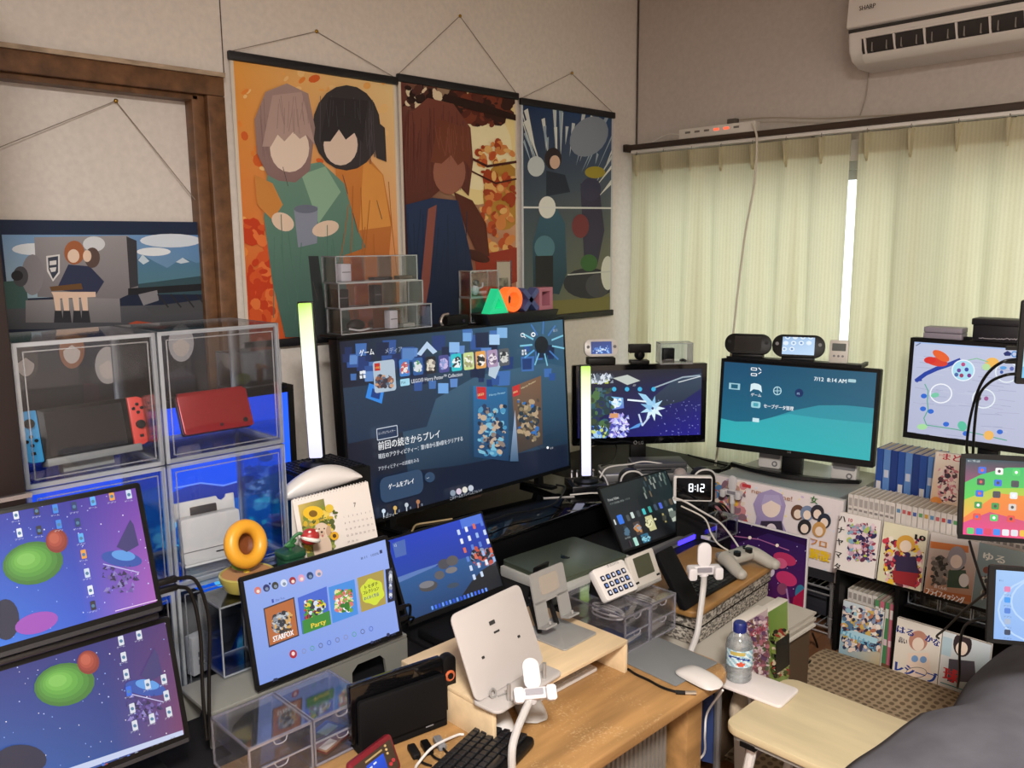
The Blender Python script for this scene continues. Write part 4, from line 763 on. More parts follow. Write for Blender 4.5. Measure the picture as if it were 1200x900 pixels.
t = screen('portable_monitor', 'portable monitor showing a blue lake desktop with boulders', 'monitor', (1.348, 1.62, .493), -1, 24.5, .322, .22, .009, (.006, .006, .006, .014), mac_art)
MB().b2(-.1, .1, .012, .03, -.11, -.02).build('kickstand', blk2, t)
t2 = thing('folded_keyboard', 'black folded keyboard below the blue lake monitor', 'keyboard', (1.325, 1.47, .36)); MB().rbox(.23, .14, .01, 0, .022, 'z', cy=.04).build('body', blk2, t2, .003)
def pv_art(a):
    a.bg('0b1a1e', '0c1a1c', '05080a', '06090b'); rd = random.Random(9)
    a.text(713, 588, 'Prime Video', 4.6, 'c8ccc8', wpx=14); a.text(715, 592, '今すぐ見放題の映画・ドラマ', 2.6, '8a9490', wpx=26)
    for k in range(17): x, y = 756+(k % 5)*5.6+rd.uniform(-1, 1), 560+(k//5)*7-(k % 5)*2.3; a.rect(x-2.2, y-3.2, x+2.2, y+3.2, rd.choice(['3a4a48', '5a6a60', '6a5a44', '8a9088', '2a4048']), .8)
    a.rect(722, 604.5, 732, 613, '2a70e0', 1.4); a.rect(718.5, 609, 722.5, 615, 'd8dcd8', 1)
    for x, y, c in ((736, 607, '4a5050'), (741, 603.8, 'c8d8d0'), (748, 602, '3a4444'), (754.5, 599.5, '40c0c0'), (761.5, 597, '3a9a90'), (768, 594.5, '3a4a60'), (774, 592.5, '4a60d0'), (780, 590, '303838'), (786, 588, '5a4a3a'), (790.5, 586.5, 'd8dcd8')): a.rect(x-3, y-2.9, x+3, y+2.9, c, 1)
    for x0, y0, x1, y1, p_ in ((730, 617, 739, 629, ['203038', '4a6a80']), (741, 613, 754, 625, ['4a3a30', '8aa0b0', 'c08040']), (755, 606, 769.5, 620, ['c8c490', '9a9868', 'e0dcb0']), (775, 602, 781, 612, ['b0a060', '3a3a30']), (782, 597, 793, 610, ['b8c0b0', '6a7268']), (793.5, 594, 798, 606, ['90988c', '5a605c'])): a.rect(x0, y0, x1, y1, p_[0], .8); a.blobs(x0+.6, y0+.6, x1-.6, y1-.6, p_[1:], 7, 1.5, 4, int(x0))
    for x0, y0, x1, y1, c in ((736, 634, 740, 641, '4a3038'), (740.5, 631, 748.5, 639.5, 'a8d8c8'), (749.5, 627.5, 762.5, 636, '2a6a88')): a.rect(x0, y0, x1, y1, c, .8)
    a.blobs(750, 627.5, 762, 635.5, ['8ac8d8', '1a3a50'], 8, 1, 3, 8); a.text(732, 632.5, '続きを見る', 2.2, 'a8b0ac', wpx=7)
t = screen('portable_monitor', 'portable monitor showing a dark video streaming menu', 'monitor', (2.177, 1.608, .457), -3.2, 30.3, .338, .216, .009, (.006, .006, .006, .008), pv_art)
MB().b2(-.12, .12, .012, .03, -.105, -.02).build('kickstand', blk2, t)
t = thing('laptop_cooler', 'grey laptop cooling stand lit blue below the streaming monitor', 'stand', (2.19, 1.5, .355))
MB().b2(-.17, .17, -.01, .03, 0, .012).build('base', grey, t, .002); MB().b2(-.17, .17, -.012, -.004, .01, .024).build('front_lip', mat('lip_grey', '6c6c74', .35, .5), t, .001)
MB().rbox(.14, .014, .005, -.0145, -.0122, 'y', cx=.07, cy=.012).build('light_strip', mat('blue_glow', '3a2cff', .3, emit=3), t)
# tablets at the right edge, held on arms
def ipad_art(a):
    a.bg('0f4a5a', '08131c', 'f0408a', 'f05a70'); a.poly([(1128, 565), (1150, 556), (1180, 548), (1205, 548), (1205, 575), (1165, 574), (1128, 592)], '2fbf6a', '5ad04a'); a.poly([(1125, 600), (1155, 580), (1185, 574), (1205, 582), (1205, 612), (1160, 600), (1125, 612)], 'f0902c', 'f2783c'); a.poly([(1124, 585), (1165, 572), (1205, 572), (1205, 582), (1170, 578), (1124, 606)], '9ad040', 'f2b040')
    rd = random.Random(3)
    for r in range(5):
        for c in range(4): x, y = 1151-r*1.6+c*20, 551+r*13.6+c*1.3; a.rect(x-4.4, y-4.2, x+4.4, y+4.2, rd.choice(['e8ecec', '4ad06a', 'e84a40', '2a6ae0', '3a9a4a', 'f4f4f0', 'd8d0c8', 'f0c040', '404450']), 1.6); a.ell(x, y, 1.8, 1.8, rd.choice(['ffffff', 'e05a50', '3a70d0', '404040']))
    for k, c in enumerate(('5ad070', '2a7af0', 'e04060', '3a8af0', 'e8ecf0', 'e0e4e8', 'f0c040')): x, y = 1137+k*10.3, 622+k*.5; a.rect(x-4, y-4, x+4, y+4, c, 1.5)
    a.text(1134, 541, '8:11 7月12日', 3, 'e0f0f0', wpx=14)
t = screen('tablet_computer', 'tablet with colourful wave wallpaper held on an arm before the comics', 'tablet', (1.972, .482, .772), -60, 8, .25, .184, .007, (.011, .011, .011, .011), ipad_art, rad=.014)
def tab2_art(a):
    a.bg('9cc4f4', 'a8ccf8', '8ab4f0', '90b8f2'); a.ring(1230, 715, 60, 40, 2, 'b8d6fa'); a.ring(1230, 705, 45, 30, 2, 'b8d6fa')
    for k, c in enumerate(('e080b0', '3a9af0', '4a80d8', 'a8b8d0', '30405c')): a.rect(1177, 687+k*12.6, 1184, 694+k*12.6, c, 1.5); a.text(1176, 698+k*12.6, 'アプリ', 2.2, '4a6088', wpx=9)
    a.text(1171, 681, '8:11', 2.6, '4a6088')
t = screen('tablet_computer', 'black tablet with pale blue home screen held above the grey blanket', 'tablet', (1.815, .383, .612), -58, 8, .22, .153, .009, (.013, .009, .013, .009), tab2_art, rad=.006)
def tab3_art(a): a.bg('2a90d8', '3aa0e0', '7ac8e8', '8ad0ec'); a.poly([(1198, 400), (1215, 396), (1215, 425), (1198, 430)], 'b8e4f4')
t = screen('tablet_computer', 'black tablet edge with blue screen held highest on the arm', 'tablet', (1.805, .376, 1.125), -58, 0, .2, .155, .009, (.01, .01, .01, .012), tab3_art, rad=.005)
for z in (.06, .035): MB().b2(-.118, -.1, .002, .009, z-.075, z-.068).build('usb_plug', blk, t)
t = thing('tablet_arm_stand', 'black floor stand with jointed arms holding three tablets', 'stand', (2.02, .29, 0))
MB().lathe([(.11, .2), (.11, .212), (.02, .222)], 24).build('base', blk, t); MB().cyl((0, 0, .68), .011, .95).build('pole', blk, t)
MB().tube([(0, 0, 1.12), (-.06, .03, 1.12), (-.19, .08, 1.125)], .008, 10, 0).build('arm', blk, t); MB().tube([(0, 0, .62), (-.1, .06, .615), (-.17, .085, .612)], .008, 10, 0).build('arm', blk, t)
MB().tube([(0, 0, .9), (.02, .12, .975), (-.03, .19, .78)], .011, 10, 0).build('arm', blk, t); MB().ell((.02, .12, .975), .02, .02, .02).build('joint', blk, t); MB().ell((-.03, .19, .78), .016, .016, .016).build('joint', blk, t)
# ------------------------------------------------------------------ clear display cases and what stands in them
ACR = clear_mat('clear_acrylic', 'f6f8fb', .035, .03); EDGE = clear_mat('acrylic_edge', 'eaf0f5', .4, .12, .26, 'f4f8fc'); DRW = clear_mat('drawer_acrylic', 'f6f6f8', .04, .05, .012, 'dcdce4', .4); DEDGE = clear_mat('drawer_edge', 'dcdce6', .25, .1, .25, 'cfcdd8')
def clear_box(name, label, x0, x1, y0, y1, z0, z1, th=.0025, ed=.004, group=None, cat='display case', mt=None, me=None, base=None, yaw=0):
    mt = mt or ACR; me = me or EDGE; t = thing(name, label, cat, ((x0+x1)/2, (y0+y1)/2, z0), yaw, group=group); w, d, h = x1-x0, y1-y0, z1-z0
    for c, s in (((0, -d/2+th/2, h/2), (w-2*th, th, h-2*th)), ((0, d/2-th/2, h/2), (w-2*th, th, h-2*th)), ((-w/2+th/2, 0, h/2), (th, d, h-2*th)), ((w/2-th/2, 0, h/2), (th, d, h-2*th)), ((0, 0, h-th/2), (w, d, th))): MB().box(c, s).build('panel', mt, t, smooth=False)
    MB().box((0, 0, th/2), (w, d, th)).build('panel', base or mt, t, smooth=False)
    m = MB(); e = ed
    for sx in (-1, 1):
        for sy in (-1, 1): m.box((sx*(w/2-e/2), sy*(d/2-e/2), h/2), (e, e, h))
        for z in (e/2, h-e/2): m.box((sx*(w/2-e/2), 0, z), (e, d-2*e, e))
    for sy in (-1, 1):
        for z in (e/2, h-e/2): m.box((0, sy*(d/2-e/2), z), (w-2*e, e, e))
    m.build('edge_frame', me, t, smooth=False)
    if ed > .006:
        m = MB(); k = .017; y = -d/2-.0004
        for x in (-w/2+k, w/2-k): m.box((x, y, h/2), (.0022, .0022, h-2*k))
        for z in (k, h-k): m.box((0, y, z), (w-2*k, .0022, .0022))
        m.build('front_rib', clear_mat('acrylic_rib', 'eef2f6', .3, .1, .1, 'eef3fa'), t, smooth=False)
    return t
xs = ((.425, .683), (.687, .957)); zs = ((.357, .597), (.6, .866), (.869, 1.142))
nm = (('lowest clear case beside the dual galaxy monitor', 'lowest clear case holding a grey console'), ('clear case under the red and blue handheld', 'clear case holding a white console with a raised flap'), ('clear case holding the handheld with blue and red grips', 'clear case holding the red folding handheld'))
for r in range(3):
    for c in range(2): clear_box('display_case', nm[r][c], *xs[c], 1.72, 1.95, *zs[r], ed=.008, group='stacked clear display cases')
# handheld with blue and red grips on its dock stand
HC = Vector((.565, 1.80, .952)); t = thing('game_handheld', 'black handheld console with blue and red grips on a grey stand', 'handheld', HC, 3, 12)
MB().rbox(.174, .102, .002, 0, .014, 'y').build('tablet', blk, t, .002); MB().rbox(.15, .086, .002, -.0008, 0, 'y').build('display', mat('dead_screen', '1b1c20', .12), t)
for s, c, nm_ in ((-1, '3f9fd4', 'blue grip'), (1, 'e4483c', 'red grip')):
    P = [(q[0]*s, q[1]) for q in ([(0, -.051), (.02, -.051), (.03, -.047), (.036, -.036), (.036, .036), (.03, .047), (.02, .051), (0, .051)])]
    g = MB().prism([(s*.0875+x, z) for x, z in P], -.002, .014, 'y').build('grip', mat('grip_'+c, c, .4), t, .003, label=nm_)
    MB().cyl((s*.105, -.006, .026 if s < 0 else -.008), .009, .008, 'y').build('thumbstick', blk, g)
    for k in range(4): a_ = k*math.pi/2; MB().cyl((s*.105+.0085*math.cos(a_), -.003, (-.008 if s < 0 else .026)+.0085*math.sin(a_)), .0035, .003, 'y', 10).build('button', blk, g)
    MB().b2(s*.105-.004, s*.105+.004, -.0035, -.001, -.035, -.029).build('button', blk, g)
m = MB(); m.b2(-.085, .1, -.008, .03, -.062, -.047); m.build('stand', mat('stand_grey', '8a8984', .5), t, .002); MB().b2(-.05, .05, .02, .045, -.079, -.062).build('stand_foot', mat('stand_grey'), t)
# red folding handheld
t = thing('folding_handheld', 'closed red folding handheld on a clear rest', 'handheld', (.838, 1.80, .95), -1, 22)
MB().rbox(.161, .09, .006, 0, .011, 'y').build('lid', mat('metallic_red', '9c1c20', .3, .2), t, .002); MB().rbox(.161, .09, .006, .0118, .022, 'y').build('lower_half', mat('dark_red', '3a0c10', .4), t, .002)
MB().cyl((0, .011, .045), .006, .15, 'x').build('hinge', mat('metallic_red'), t); MB().cyl((.062, -.0006, -.03), .0055, .002, 'y').build('camera_lens', blk, t); MB().cyl((.005, -.0004, -.033), .004, .001, 'y').build('emblem', mat('dark_red'), t)
m = MB(); m.add([(-.05, .022, -.045), (.05, .022, -.045), (.05, .06, -.06), (-.05, .06, -.06), (-.05, .03, .01), (.05, .03, .01)], [(0, 1, 2, 3), (0, 4, 5, 1), (3, 2, 5, 4), (0, 3, 4), (1, 5, 2)]); m.build('rest', ACR, t, smooth=False)
# white console with a flap
p = at(252, 655, Y=1.80); t = thing('white_console', 'white box console with a raised flap and cartridge', 'console', (p.x, 1.80, .603), -4, 5)
wc = mat('console_white', 'e6e1da', .4); MB().rbox(.135, .105, .006, 0, .03, 'y', cy=.058).build('body', wc, t, .003); MB().b2(-.0675, .0675, -.0015, 0, .034, .0355).build('band_seam', grey, t); MB().b2(.005, .05, -.0016, 0, .022, .0245).build('slot', blk, t)
m = MB(); P = [(-.07, .1), (-.07, .142), (.03, .142), (.034, .134), (.042, .13), (.05, .134), (.054, .142), (.072, .142), (.072, .1)]; m.prism(P, .036, .042, 'y'); m.build('flap', wc, t, .001); MB().b2(-.034, .026, .026, .034, .1, .128).build('cartridge', mat('cartridge_grey', '3b3a3d', .5), t, .002)
MB().b2(-.066, .066, .003, .044, 0, .006).build('foot', wc, t)
# grey console and white box in the lowest case
t = thing('grey_console', 'grey angular console leaning inside the lowest clear case', 'console', (.83, 1.85, .362), 8)
m = MB(); m.prism([(-.1, .0), (-.1, .16), (-.06, .18), (.07, .08), (.02, 0)], -.02, .03, 'y'); m.build('body', mat('warm_grey', '6f6c69', .5), t, .003); MB().prism([(-.04, .03), (-.02, .09), (.045, .082), (.015, .025)], -.0215, -.02, 'y').build('plate', grey, t); MB().tube([(-.075, -.024, .065), (-.02, -.024, .048)], .003, 8, 0).build('stylus', white, t)
t = thing('small_white_box', 'small white box with printed marks in the lowest clear case', 'box', (.752, 1.79, .362), 14)
MB().b2(-.022, .022, -.012, .012, 0, .09).build('carton', white, t, .001); MB().b2(-.008, .01, -.0128, -.012, .04, .052).build('mark', grey, t); MB().b2(-.008, .01, -.0128, -.012, .022, .034).build('mark', grey, t)
# clear box with tiny toys on the blue television
clear_box('toy_case', 'small clear box of toys on the blue television', 1.005, 1.15, 2.062, 2.142, .945, 1.04, .002, .003)
t = thing('box_plinth', 'black plinth under the toy case on the blue television', 'plinth', (1.08, 2.105, .9335)); MB().b2(-.078, .085, -.043, .04, 0, .011).build('slab', blk, t, .002); 
t = thing('toy_figure', 'tiny yellow green toy in the clear box', 'toy', (1.055, 2.1, .9478)); MB().ell((0, 0, .016), .022, .012, .016).build('body', mat('toy_lime', 'b7c24a', .5), t); MB().ell((-.02, 0, .016), .01, .009, .01).build('head', mat('toy_lime'), t)
t = thing('toy_figure', 'tiny orange brown toy in the clear box', 'toy', (1.105, 2.1, .9478)); MB().ell((0, 0, .02), .009, .008, .02).build('body', mat('toy_orange', 'b06a42', .5), t); MB().tube([(0, 0, .03), (.012, 0, .045), (.022, 0, .038)], .004, 8).build('arm', mat('toy_orange'), t); MB().ell((-.003, 0, .045), .008, .008, .009).build('head', mat('toy_tan', 'd9a578', .5), t)
# ------------------------------------------------------------------ light bars
def bar_mat():
    m = bpy.data.materials.new('light_tube'); m.use_nodes = True; nt = m.node_tree; b = nt.nodes['Principled BSDF']; tc = nt.nodes.new('ShaderNodeTexCoord'); sp = nt.nodes.new('ShaderNodeSeparateXYZ'); rp = nt.nodes.new('ShaderNodeValToRGB')
    e = rp.color_ramp.elements; e[0].position = 0; e[0].color = (.72, .72, 1, 1); e[1].position = 1; e[1].color = (.5, .8, .1, 1); k = e.new(.35); k.color = (1, 1, 1, 1); k = e.new(.65); k.color = (.95, 1, .85, 1); k = e.new(.9); k.color = (.75, 1, .45, 1)
    nt.links.new(tc.outputs['Generated'], sp.inputs[0]); nt.links.new(sp.outputs[2], rp.inputs[0]); nt.links.new(rp.outputs[0], b.inputs['Emission Color']); b.inputs['Base Color'].default_value = (.03, .03, .03, 1); b.inputs['Emission Strength'].default_value = 1.2; return m
BAR = bar_mat()
def light_bar(label, loc, h, lean, yaw):
    t = thing('light_bar', label, 'lamp', loc, yaw, 0, group='upright light bars', rx=lean)
    MB().lathe([(.045, 0), (.045, .005), (.03, .009), (.012, .011), (.012, .02)], 28).build('base', blk, t)
    MB().b2(-.02, .02, -.004, .016, .016, .025+h).build('holder', blk, t, .002); MB().b2(-.0165, .0165, -.016, -.004, .022, .022+h).build('tube', BAR, t, .003)
p = at(372, 546, Y=1.9); light_bar('glowing light bar on the black tower with mesh top', (p.x, 1.9, .7475), .40, -1.5, -42)
t = thing('mini_tower', 'black computer tower with mesh top under a light bar', 'computer', (1.165, 1.918, .357))
MB().b2(-.1, .1, -.09, .09, 0, .38).build('case', blk, t, .003); m = MB()
for k in range(13): m.b2(-.09+k*.0142, -.09+k*.0142+.004, -.08, .08, .3815, .387)
for k in range(11): m.b2(-.09, .0844, -.08+k*.0155, -.08+k*.0155+.004, .3825, .3865)
m.build('mesh_top', mat('mesh_dark', '2a2a2e', .35, .5), t, smooth=False); m = MB(); m.b2(-.096, .09, -.086, .086, .38, .3815); m.build('mesh_bed', blk2, t)
p = at(683, 556, Y=1.95); light_bar('glowing light bar on the black box beside the television', (p.x, 1.935, .471), .395, -.6, -42)
t = thing('black_box', 'flat black box under the light bar beside the television', 'box', (p.x, 1.935, .441), -35)
MB().b2(-.065, .065, -.065, .065, 0, .029).build('case', mat('box_satin', '141418', .25), t, .004)
for k in range(5): a_ = -.04+k*.02; MB().tube([(a_, .05, .03), (a_, .055, .05), (a_, .048, .056)], .004, 8).build('hook', mat('hook_chrome', 'c9c9cf', .2, .9), t)
# white headset behind the calendar
t = thing('white_headset', 'white curved visor headset on a black stand', 'headset', (1.07, 1.772, .357), -8)
def vis(u, v):
    a_ = math.pi*2*v; x = -.1+.2*u; r = .042*max(0, math.sin(math.pi*(.02+.96*u)))**.6
    return (x, .04*math.cos(a_)*(.5+.5*u), .365+.025*u+.03*math.sin(math.pi*u)*.5+r*math.sin(a_)*.75)
m = MB(); m.grid(vis, 20, 18); m.build('visor', white, t); MB().b2(-.06, .05, -.025, .025, .3, .345).build('face_pad', mat('pad_grey', '3c3c42', .8), t, .01, 3); MB().cyl((0, 0, .16), .018, .31).build('stand_post', blk, t); MB().lathe([(.05, 0), (.05, .006), (.02, .012)], 24).build('stand_base', blk, t)
# ------------------------------------------------------------------ toys and calendar behind the pale menu monitor
clear_box('acrylic_tower', 'small clear tower under the yellow flower toy', .712, .812, 1.575, 1.675, .44, .592, .002, .003)
MB_t = thing('display_block', 'black block behind the pale blue menu monitor', 'block', (1.03, 1.682, .357)); MB().b2(-.205, .16, -.035, .035, 0, .235).build('block', blk2, MB_t, .003)
t = thing('flower_toy', 'yellow ring flower toy in an olive bowl', 'toy', (.8, 1.625, .5935))
yl = mat('flower_yellow', 'd99a2b', .4); gr = mat('leaf_green', '4e7a2c', .5)
MB().lathe([(.03, 0), (.045, .004), (.056, .026), (.057, .036), (.053, .038), (.05, .034)], 28).build('bowl', mat('bowl_olive', 'a69a4c', .4), t); MB().lathe([(.001, .0345), (.051, .0345), (.051, .036), (.001, .0375)], 28).build('soil', mat('soil_tan', 'a5764a', .8), t)
MB().tube([(0, 0, .035), (0, .002, .06)], .007, 10, 0).build('stem', mat('stem_yellow', 'c9b43c', .5), t)
M = Matrix.Translation((0, -.004, .1)) @ Matrix.Rotation(R(74), 4, 'X') @ Matrix.Rotation(R(12), 4, 'Y'); m = MB(); m.torus((0, 0, 0), .037, .015, 32, 14, M); m.build('petal_ring', yl, t)
m = MB(); m.lathe([(.002, -.03), (.022, -.026), (.035, -.01), (.036, .0), (.03, -.006), (.02, -.018), (.002, -.02)], 24, M); m.build('cup', mat('cup_brown', '6b3714', .5), t)
for s in (-1, 1): MB().ell((s*.034, -.004, .05), .024, .005, .015, 14, 8, Matrix.Rotation(R(-s*22), 4, 'Y')).build('leaf', gr, t)
t = thing('plant_toy', 'small toy plant with red and white bud in green pot', 'toy', (.925, 1.662, .5935))
pg = mat('pot_green', '1c4a32', .45); MB().rbox(.05, .05, .01, 0, .036, 'z').build('pot', pg, t, .003); MB().rbox(.057, .057, .012, .03, .043, 'z').build('pot_rim', pg, t, .002); MB().tube([(0, 0, .04), (.0, -.006, .066), (.016, -.012, .08), (.03, -.014, .074)], .004, 10).build('stem', mat('stem_green', '2f6b3c', .5), t)
for s in (-1, 1): MB().ell((s*.016, -.004, .056+.003*s), .015, .005, .006, 12, 8, Matrix.Rotation(R(-s*14), 4, 'Y')).build('leaf', mat('stem_green'), t)
m = MB(); m.ell((.041, -.018, .068), .022, .02, .019, 18, 12); m.build('bud', mat('bud_red', 'a52a2a', .4), t); m = MB(); m.torus((0, 0, 0), .0185, .005, 22, 8, Matrix.Translation((.041, -.02, .064)) @ Matrix.Rotation(R(20), 4, 'Y')); m.build('bud_band', mat('bud_white', 'e6dfd8', .4), t)
for dx, dz in ((-.006, .085), (.012, .083)): MB().ell((dx+.041, -.028, dz-.002), .004, .003, .003, 10, 6).build('spot', mat('bud_white'), t)
CC = Vector((1.07, 1.695, .664)); t = thing('desk_calendar', 'spiral desk calendar with sunflower dog photo', 'calendar', CC, 1, 14)
MB().b2(-.106, .106, 0, .003, -.072, .072).build('card', mat('calendar_card', 'e2dad2', .7), t)
F = frame(CC, 1, 14); a = Art(F, .21, .142); a.bg('e4dcd6'); a.grad((349, 592), (393, 660), 'c8b060', '7a8048', '5a6a3a', '4a5432')
a.blobs(352, 592, 396, 650, ['7a8a3a', 'c8a838', '566030', '9aa05a', 'e0c860'], 60, 2, 6, 3); a.ell(366, 601, 12, 8, 'e0b830'); a.ell(366, 602, 5, 4, '7a5a20'); a.ell(391, 628, 5, 5, 'e0a828'); a.ell(391, 628, 2.2, 2.4, '5a4020'); a.ell(385, 596, 5, 5, 'd8b840')
a.ell(377, 642, 11, 16, 'd2bba8'); a.ell(376, 622, 9, 9.5, 'd9c3ae'); a.ell(369, 624, 3, 6, 'bf9f84'); a.ell(384, 622, 3, 6, 'bf9f84'); a.ell(376, 625, 4, 3.4, 'cdae98'); a.ell(376, 623.6, 1.3, 1.1, '2a2020'); a.ell(373, 620, .9, .9, '2a2020'); a.ell(379, 619.5, .9, .9, '2a2020'); a.ell(377, 628, 1.2, 1.6, 'b86a6a')
a.text(414, 594, '7', 7, '55505a')
for r in range(5):
    for c in range(7): a.text(402+c*5+r*1.1, 607-c*1.05+r*7.3, str(r*7+c+1) if r*7+c < 31 else ' ', 3, '8a8088')
a.build('page', PRINT, t); m = MB()
for k in range(24): m.torus((0, 0, 0), .0035, .0009, 10, 5, Matrix.Translation((-.1+k*.0087, .001, .071)) @ Matrix.Rotation(R(90), 4, 'Y'))
m.build('spiral_binding', mat('spiral_white', 'd9d4d0', .4), t); MB().add([(-.106, .003, .072), (.106, .003, .072), (.106, .045, -.066), (-.106, .045, -.066), (-.106, .005, .072), (.106, .005, .072), (.106, .047, -.066), (-.106, .047, -.066)], [(0, 1, 2, 3), (4, 7, 6, 5), (0, 4, 5, 1), (3, 2, 6, 7), (0, 3, 7, 4), (1, 5, 6, 2)]).build('easel_back', mat('calendar_card'), t)
# grey riser under the pale menu monitor
t = thing('monitor_riser', 'grey metal riser with arched legs under the menu monitor', 'riser', (.87, 1.53, .361))
rg = mat('riser_grey', '85857f', .45, .3); MB().b2(-.235, .235, -.052, .085, .066, .075).build('riser_top', rg, t, .002)
P = [(-.235, 0), (-.2, 0), (-.19, .03), (-.165, .045), (-.06, .05), (.02, .05), (.045, .044), (.056, .03), (.06, .0), (.085, 0), (.085, .036), (.1, .05), (.16, .05), (.172, .036), (.176, 0), (.235, 0), (.235, .066), (-.235, .066)]
for y, nm_ in ((-.052, 'front_leg'), (.077, 'rear_leg')):
    m = MB(); n = len(P)
    for i in range(n-3, n): pass
    # arches cut out of the panel: build it from upright strips between the cut line and the top
    xs_ = sorted(set(q[0] for q in P)); low = lambda x: next((P[i][1]+(P[i+1][1]-P[i][1])*(x-P[i][0])/(P[i+1][0]-P[i][0]+1e-9) for i in range(15) if P[i][0] <= x <= P[i+1][0]), 0)
    for a_, b_ in zip(xs_, xs_[1:]):
        if b_-a_ > 1e-6: e = (b_-a_)*.001; m.prism([(a_, low(a_+e)), (b_, low(b_-e)), (b_, .066), (a_, .066)], y, y+.008, 'y')
    m.build(nm_, rg, t, smooth=False)
# ------------------------------------------------------------------ clear drawer units on the desk
def drawer_unit(label, x0, x1, y0, y1, z0, z1, n, yaw=0, group=None, fill=None):
    t = thing('drawer_unit', label, 'drawer unit', ((x0+x1)/2, (y0+y1)/2, z0), yaw, group=group); w, d, h = x1-x0, y1-y0, z1-z0; th = .002
    for c, s in (((0, d/2-th/2, h/2), (w, th, h)), ((-w/2+th/2, 0, h/2), (th, d, h)), ((w/2-th/2, 0, h/2), (th, d, h)), ((0, 0, h-th/2), (w, d, th)), ((0, 0, th/2), (w, d, th))): MB().box(c, s).build('panel', DRW, t, smooth=False)
    m = MB(); e = .0035
    for sx in (-1, 1):
        for sy in (-1, 1): m.box((sx*(w/2-e/2), sy*(d/2-e/2), h/2), (e, e, h))
        for z in (e/2, h-e/2): m.box((sx*(w/2-e/2), 0, z), (e, d-2*e, e))
    for sy in (-1, 1):
        for z in (e/2, h-e/2): m.box((0, sy*(d/2-e/2), z), (w-2*e, e, e))
    m.build('edge_frame', DEDGE, t, smooth=False); dh = (h-2*e)/n
    for k in range(n):
        z = e+k*dh; g = MB().box((0, -d/2+.004, z+dh/2), (w-2*e-.002, .002, dh-.003)).build('drawer_front', DRW, t, smooth=False)
        m = MB(); m.box((0, 0, z+.003), (w-2*e-.004, d-.016, .0015)); m.box((-w/2+e+.003, 0, z+dh*.4), (.0015, d-.016, dh*.6)); m.box((w/2-e-.003, 0, z+dh*.4), (.0015, d-.016, dh*.6)); m.build('drawer_tray', DRW, g, smooth=False)
        m = MB(); m.b2(-w/2+e, w/2-e, -d/2+.002, -d/2+.005, z+dh-.003, z+dh-.0005); m.tube([(-.014, -d/2+.003, z+dh-.003), (-.008, -d/2+.002, z+dh-.012), (.008, -d/2+.002, z+dh-.012), (.014, -d/2+.003, z+dh-.003)], .0012, 6); m.build('drawer_lip', DEDGE, g, smooth=False)
    return t
drawer_unit('empty clear two-drawer unit beside the menu monitor', .615, .741, 1.285, 1.43, .3615, .456, 2)
drawer_unit('clear two-drawer unit holding a blue game sleeve', .743, .869, 1.285, 1.43, .3615, .456, 2)
t = thing('game_sleeve', 'blue printed game sleeve inside the clear drawer', 'game case', (.805, 1.345, .373), 20); a = Art(Matrix.Translation((.805, 1.345, .373)) @ Matrix.Rotation(R(20), 4, 'Z') @ Matrix.Rotation(R(-90), 4, 'X'), .09, .07)
MB().b2(-.046, .046, -.036, .036, -.004, 0).build('sleeve', mat('sleeve_red', '7a2420', .5), t); a.bg('2a4a9c', '3a68b8', 'c89a6a', '2a3a70'); a.lrect(-.04, -.03, -.005, -.012, 'e8e4e0'); a.lrect(.0, .0, .038, .025, 'a8c4e0'); o = a.build('print', PRINT, t); o.rotation_euler = (-R(90), 0, 0)
# ------------------------------------------------------------------ things on the desk
t = thing('docked_handheld', 'black handheld standing in its black dock', 'console', (.918, 1.262, .361), -9)
MB().rbox(.19, .1, .008, -.026, -.014, 'y', cy=.06).build('dock_front', blk2, t, .003); MB().rbox(.19, .1, .008, .008, .02, 'y', cy=.06).build('dock_back', blk2, t, .003); MB().b2(-.095, .095, -.026, .02, 0, .02).build('dock_base', blk2, t, .003)
MB().rbox(.2, .116, .004, -.012, .006, 'y', cx=-.005, cy=.08).build('tablet', gloss_blk, t, .002)
g = MB().rbox(.03, .116, .012, -.014, .008, 'y', cx=.11, cy=.08).build('grip', blk, t, .003); MB().torus((0, 0, 0), .0085, .003, 20, 8, Matrix.Translation((.108, -.017, .098)) @ Matrix.Rotation(R(90), 4, 'X')).build('thumbstick_ring', mat('ring_orange', 'c0603a', .4), g); MB().cyl((.108, -.018, .098), .006, .006, 'y').build('thumbstick', blk, g)
MB().b2(.045, .062, -.027, -.026, .012, .014).build('port_mark', grey, t)
t = thing('pocket_game', 'red pocket game with blue screen', 'handheld', (.80, 1.155, .362), 14, 22)
MB().rbox(.112, .067, .008, 0, .012, 'y', cy=.036).build('case', mat('pocket_red', '6a1420', .4), t, .003); MB().rbox(.1, .052, .003, -.001, 0, 'y', cy=.034).build('face_plate', mat('plate_brown', '4a3c30', .4, .4), t)
F = Matrix.Translation((.80, 1.155, .362)) @ Matrix.Rotation(R(14), 4, 'Z') @ Matrix.Rotation(-R(22), 4, 'X') @ Matrix.Translation((0, -.0013, .03)); a = Art(F, .046, .034); a.bg('1c50d8', '1c50d8', '1440b8', '1440b8')
a.lrect(-.018, .008, -.01, .011, 'e8f0ff'); a.lrect(-.006, .01, .002, .013, 'e8f0ff')
V, Fc = glyph_mesh('8:12'); a.v += [(-.014+x*.012, -.0006, -.012+y*.013) for x, y, _ in V]; o0 = len(a.v)-len(V)
for f in Fc: a.f.append(tuple(i+o0 for i in f)); a.c += [lin('08184a')]*len(f)
o = a.build('display', SCREEN, t); o.location = (0, -.0013, .03); MB().b2(-.022, .022, -.002, 0, .052, .055).build('gold_bar', mat('gold_strip', 'd8c08a', .3, .6), t)
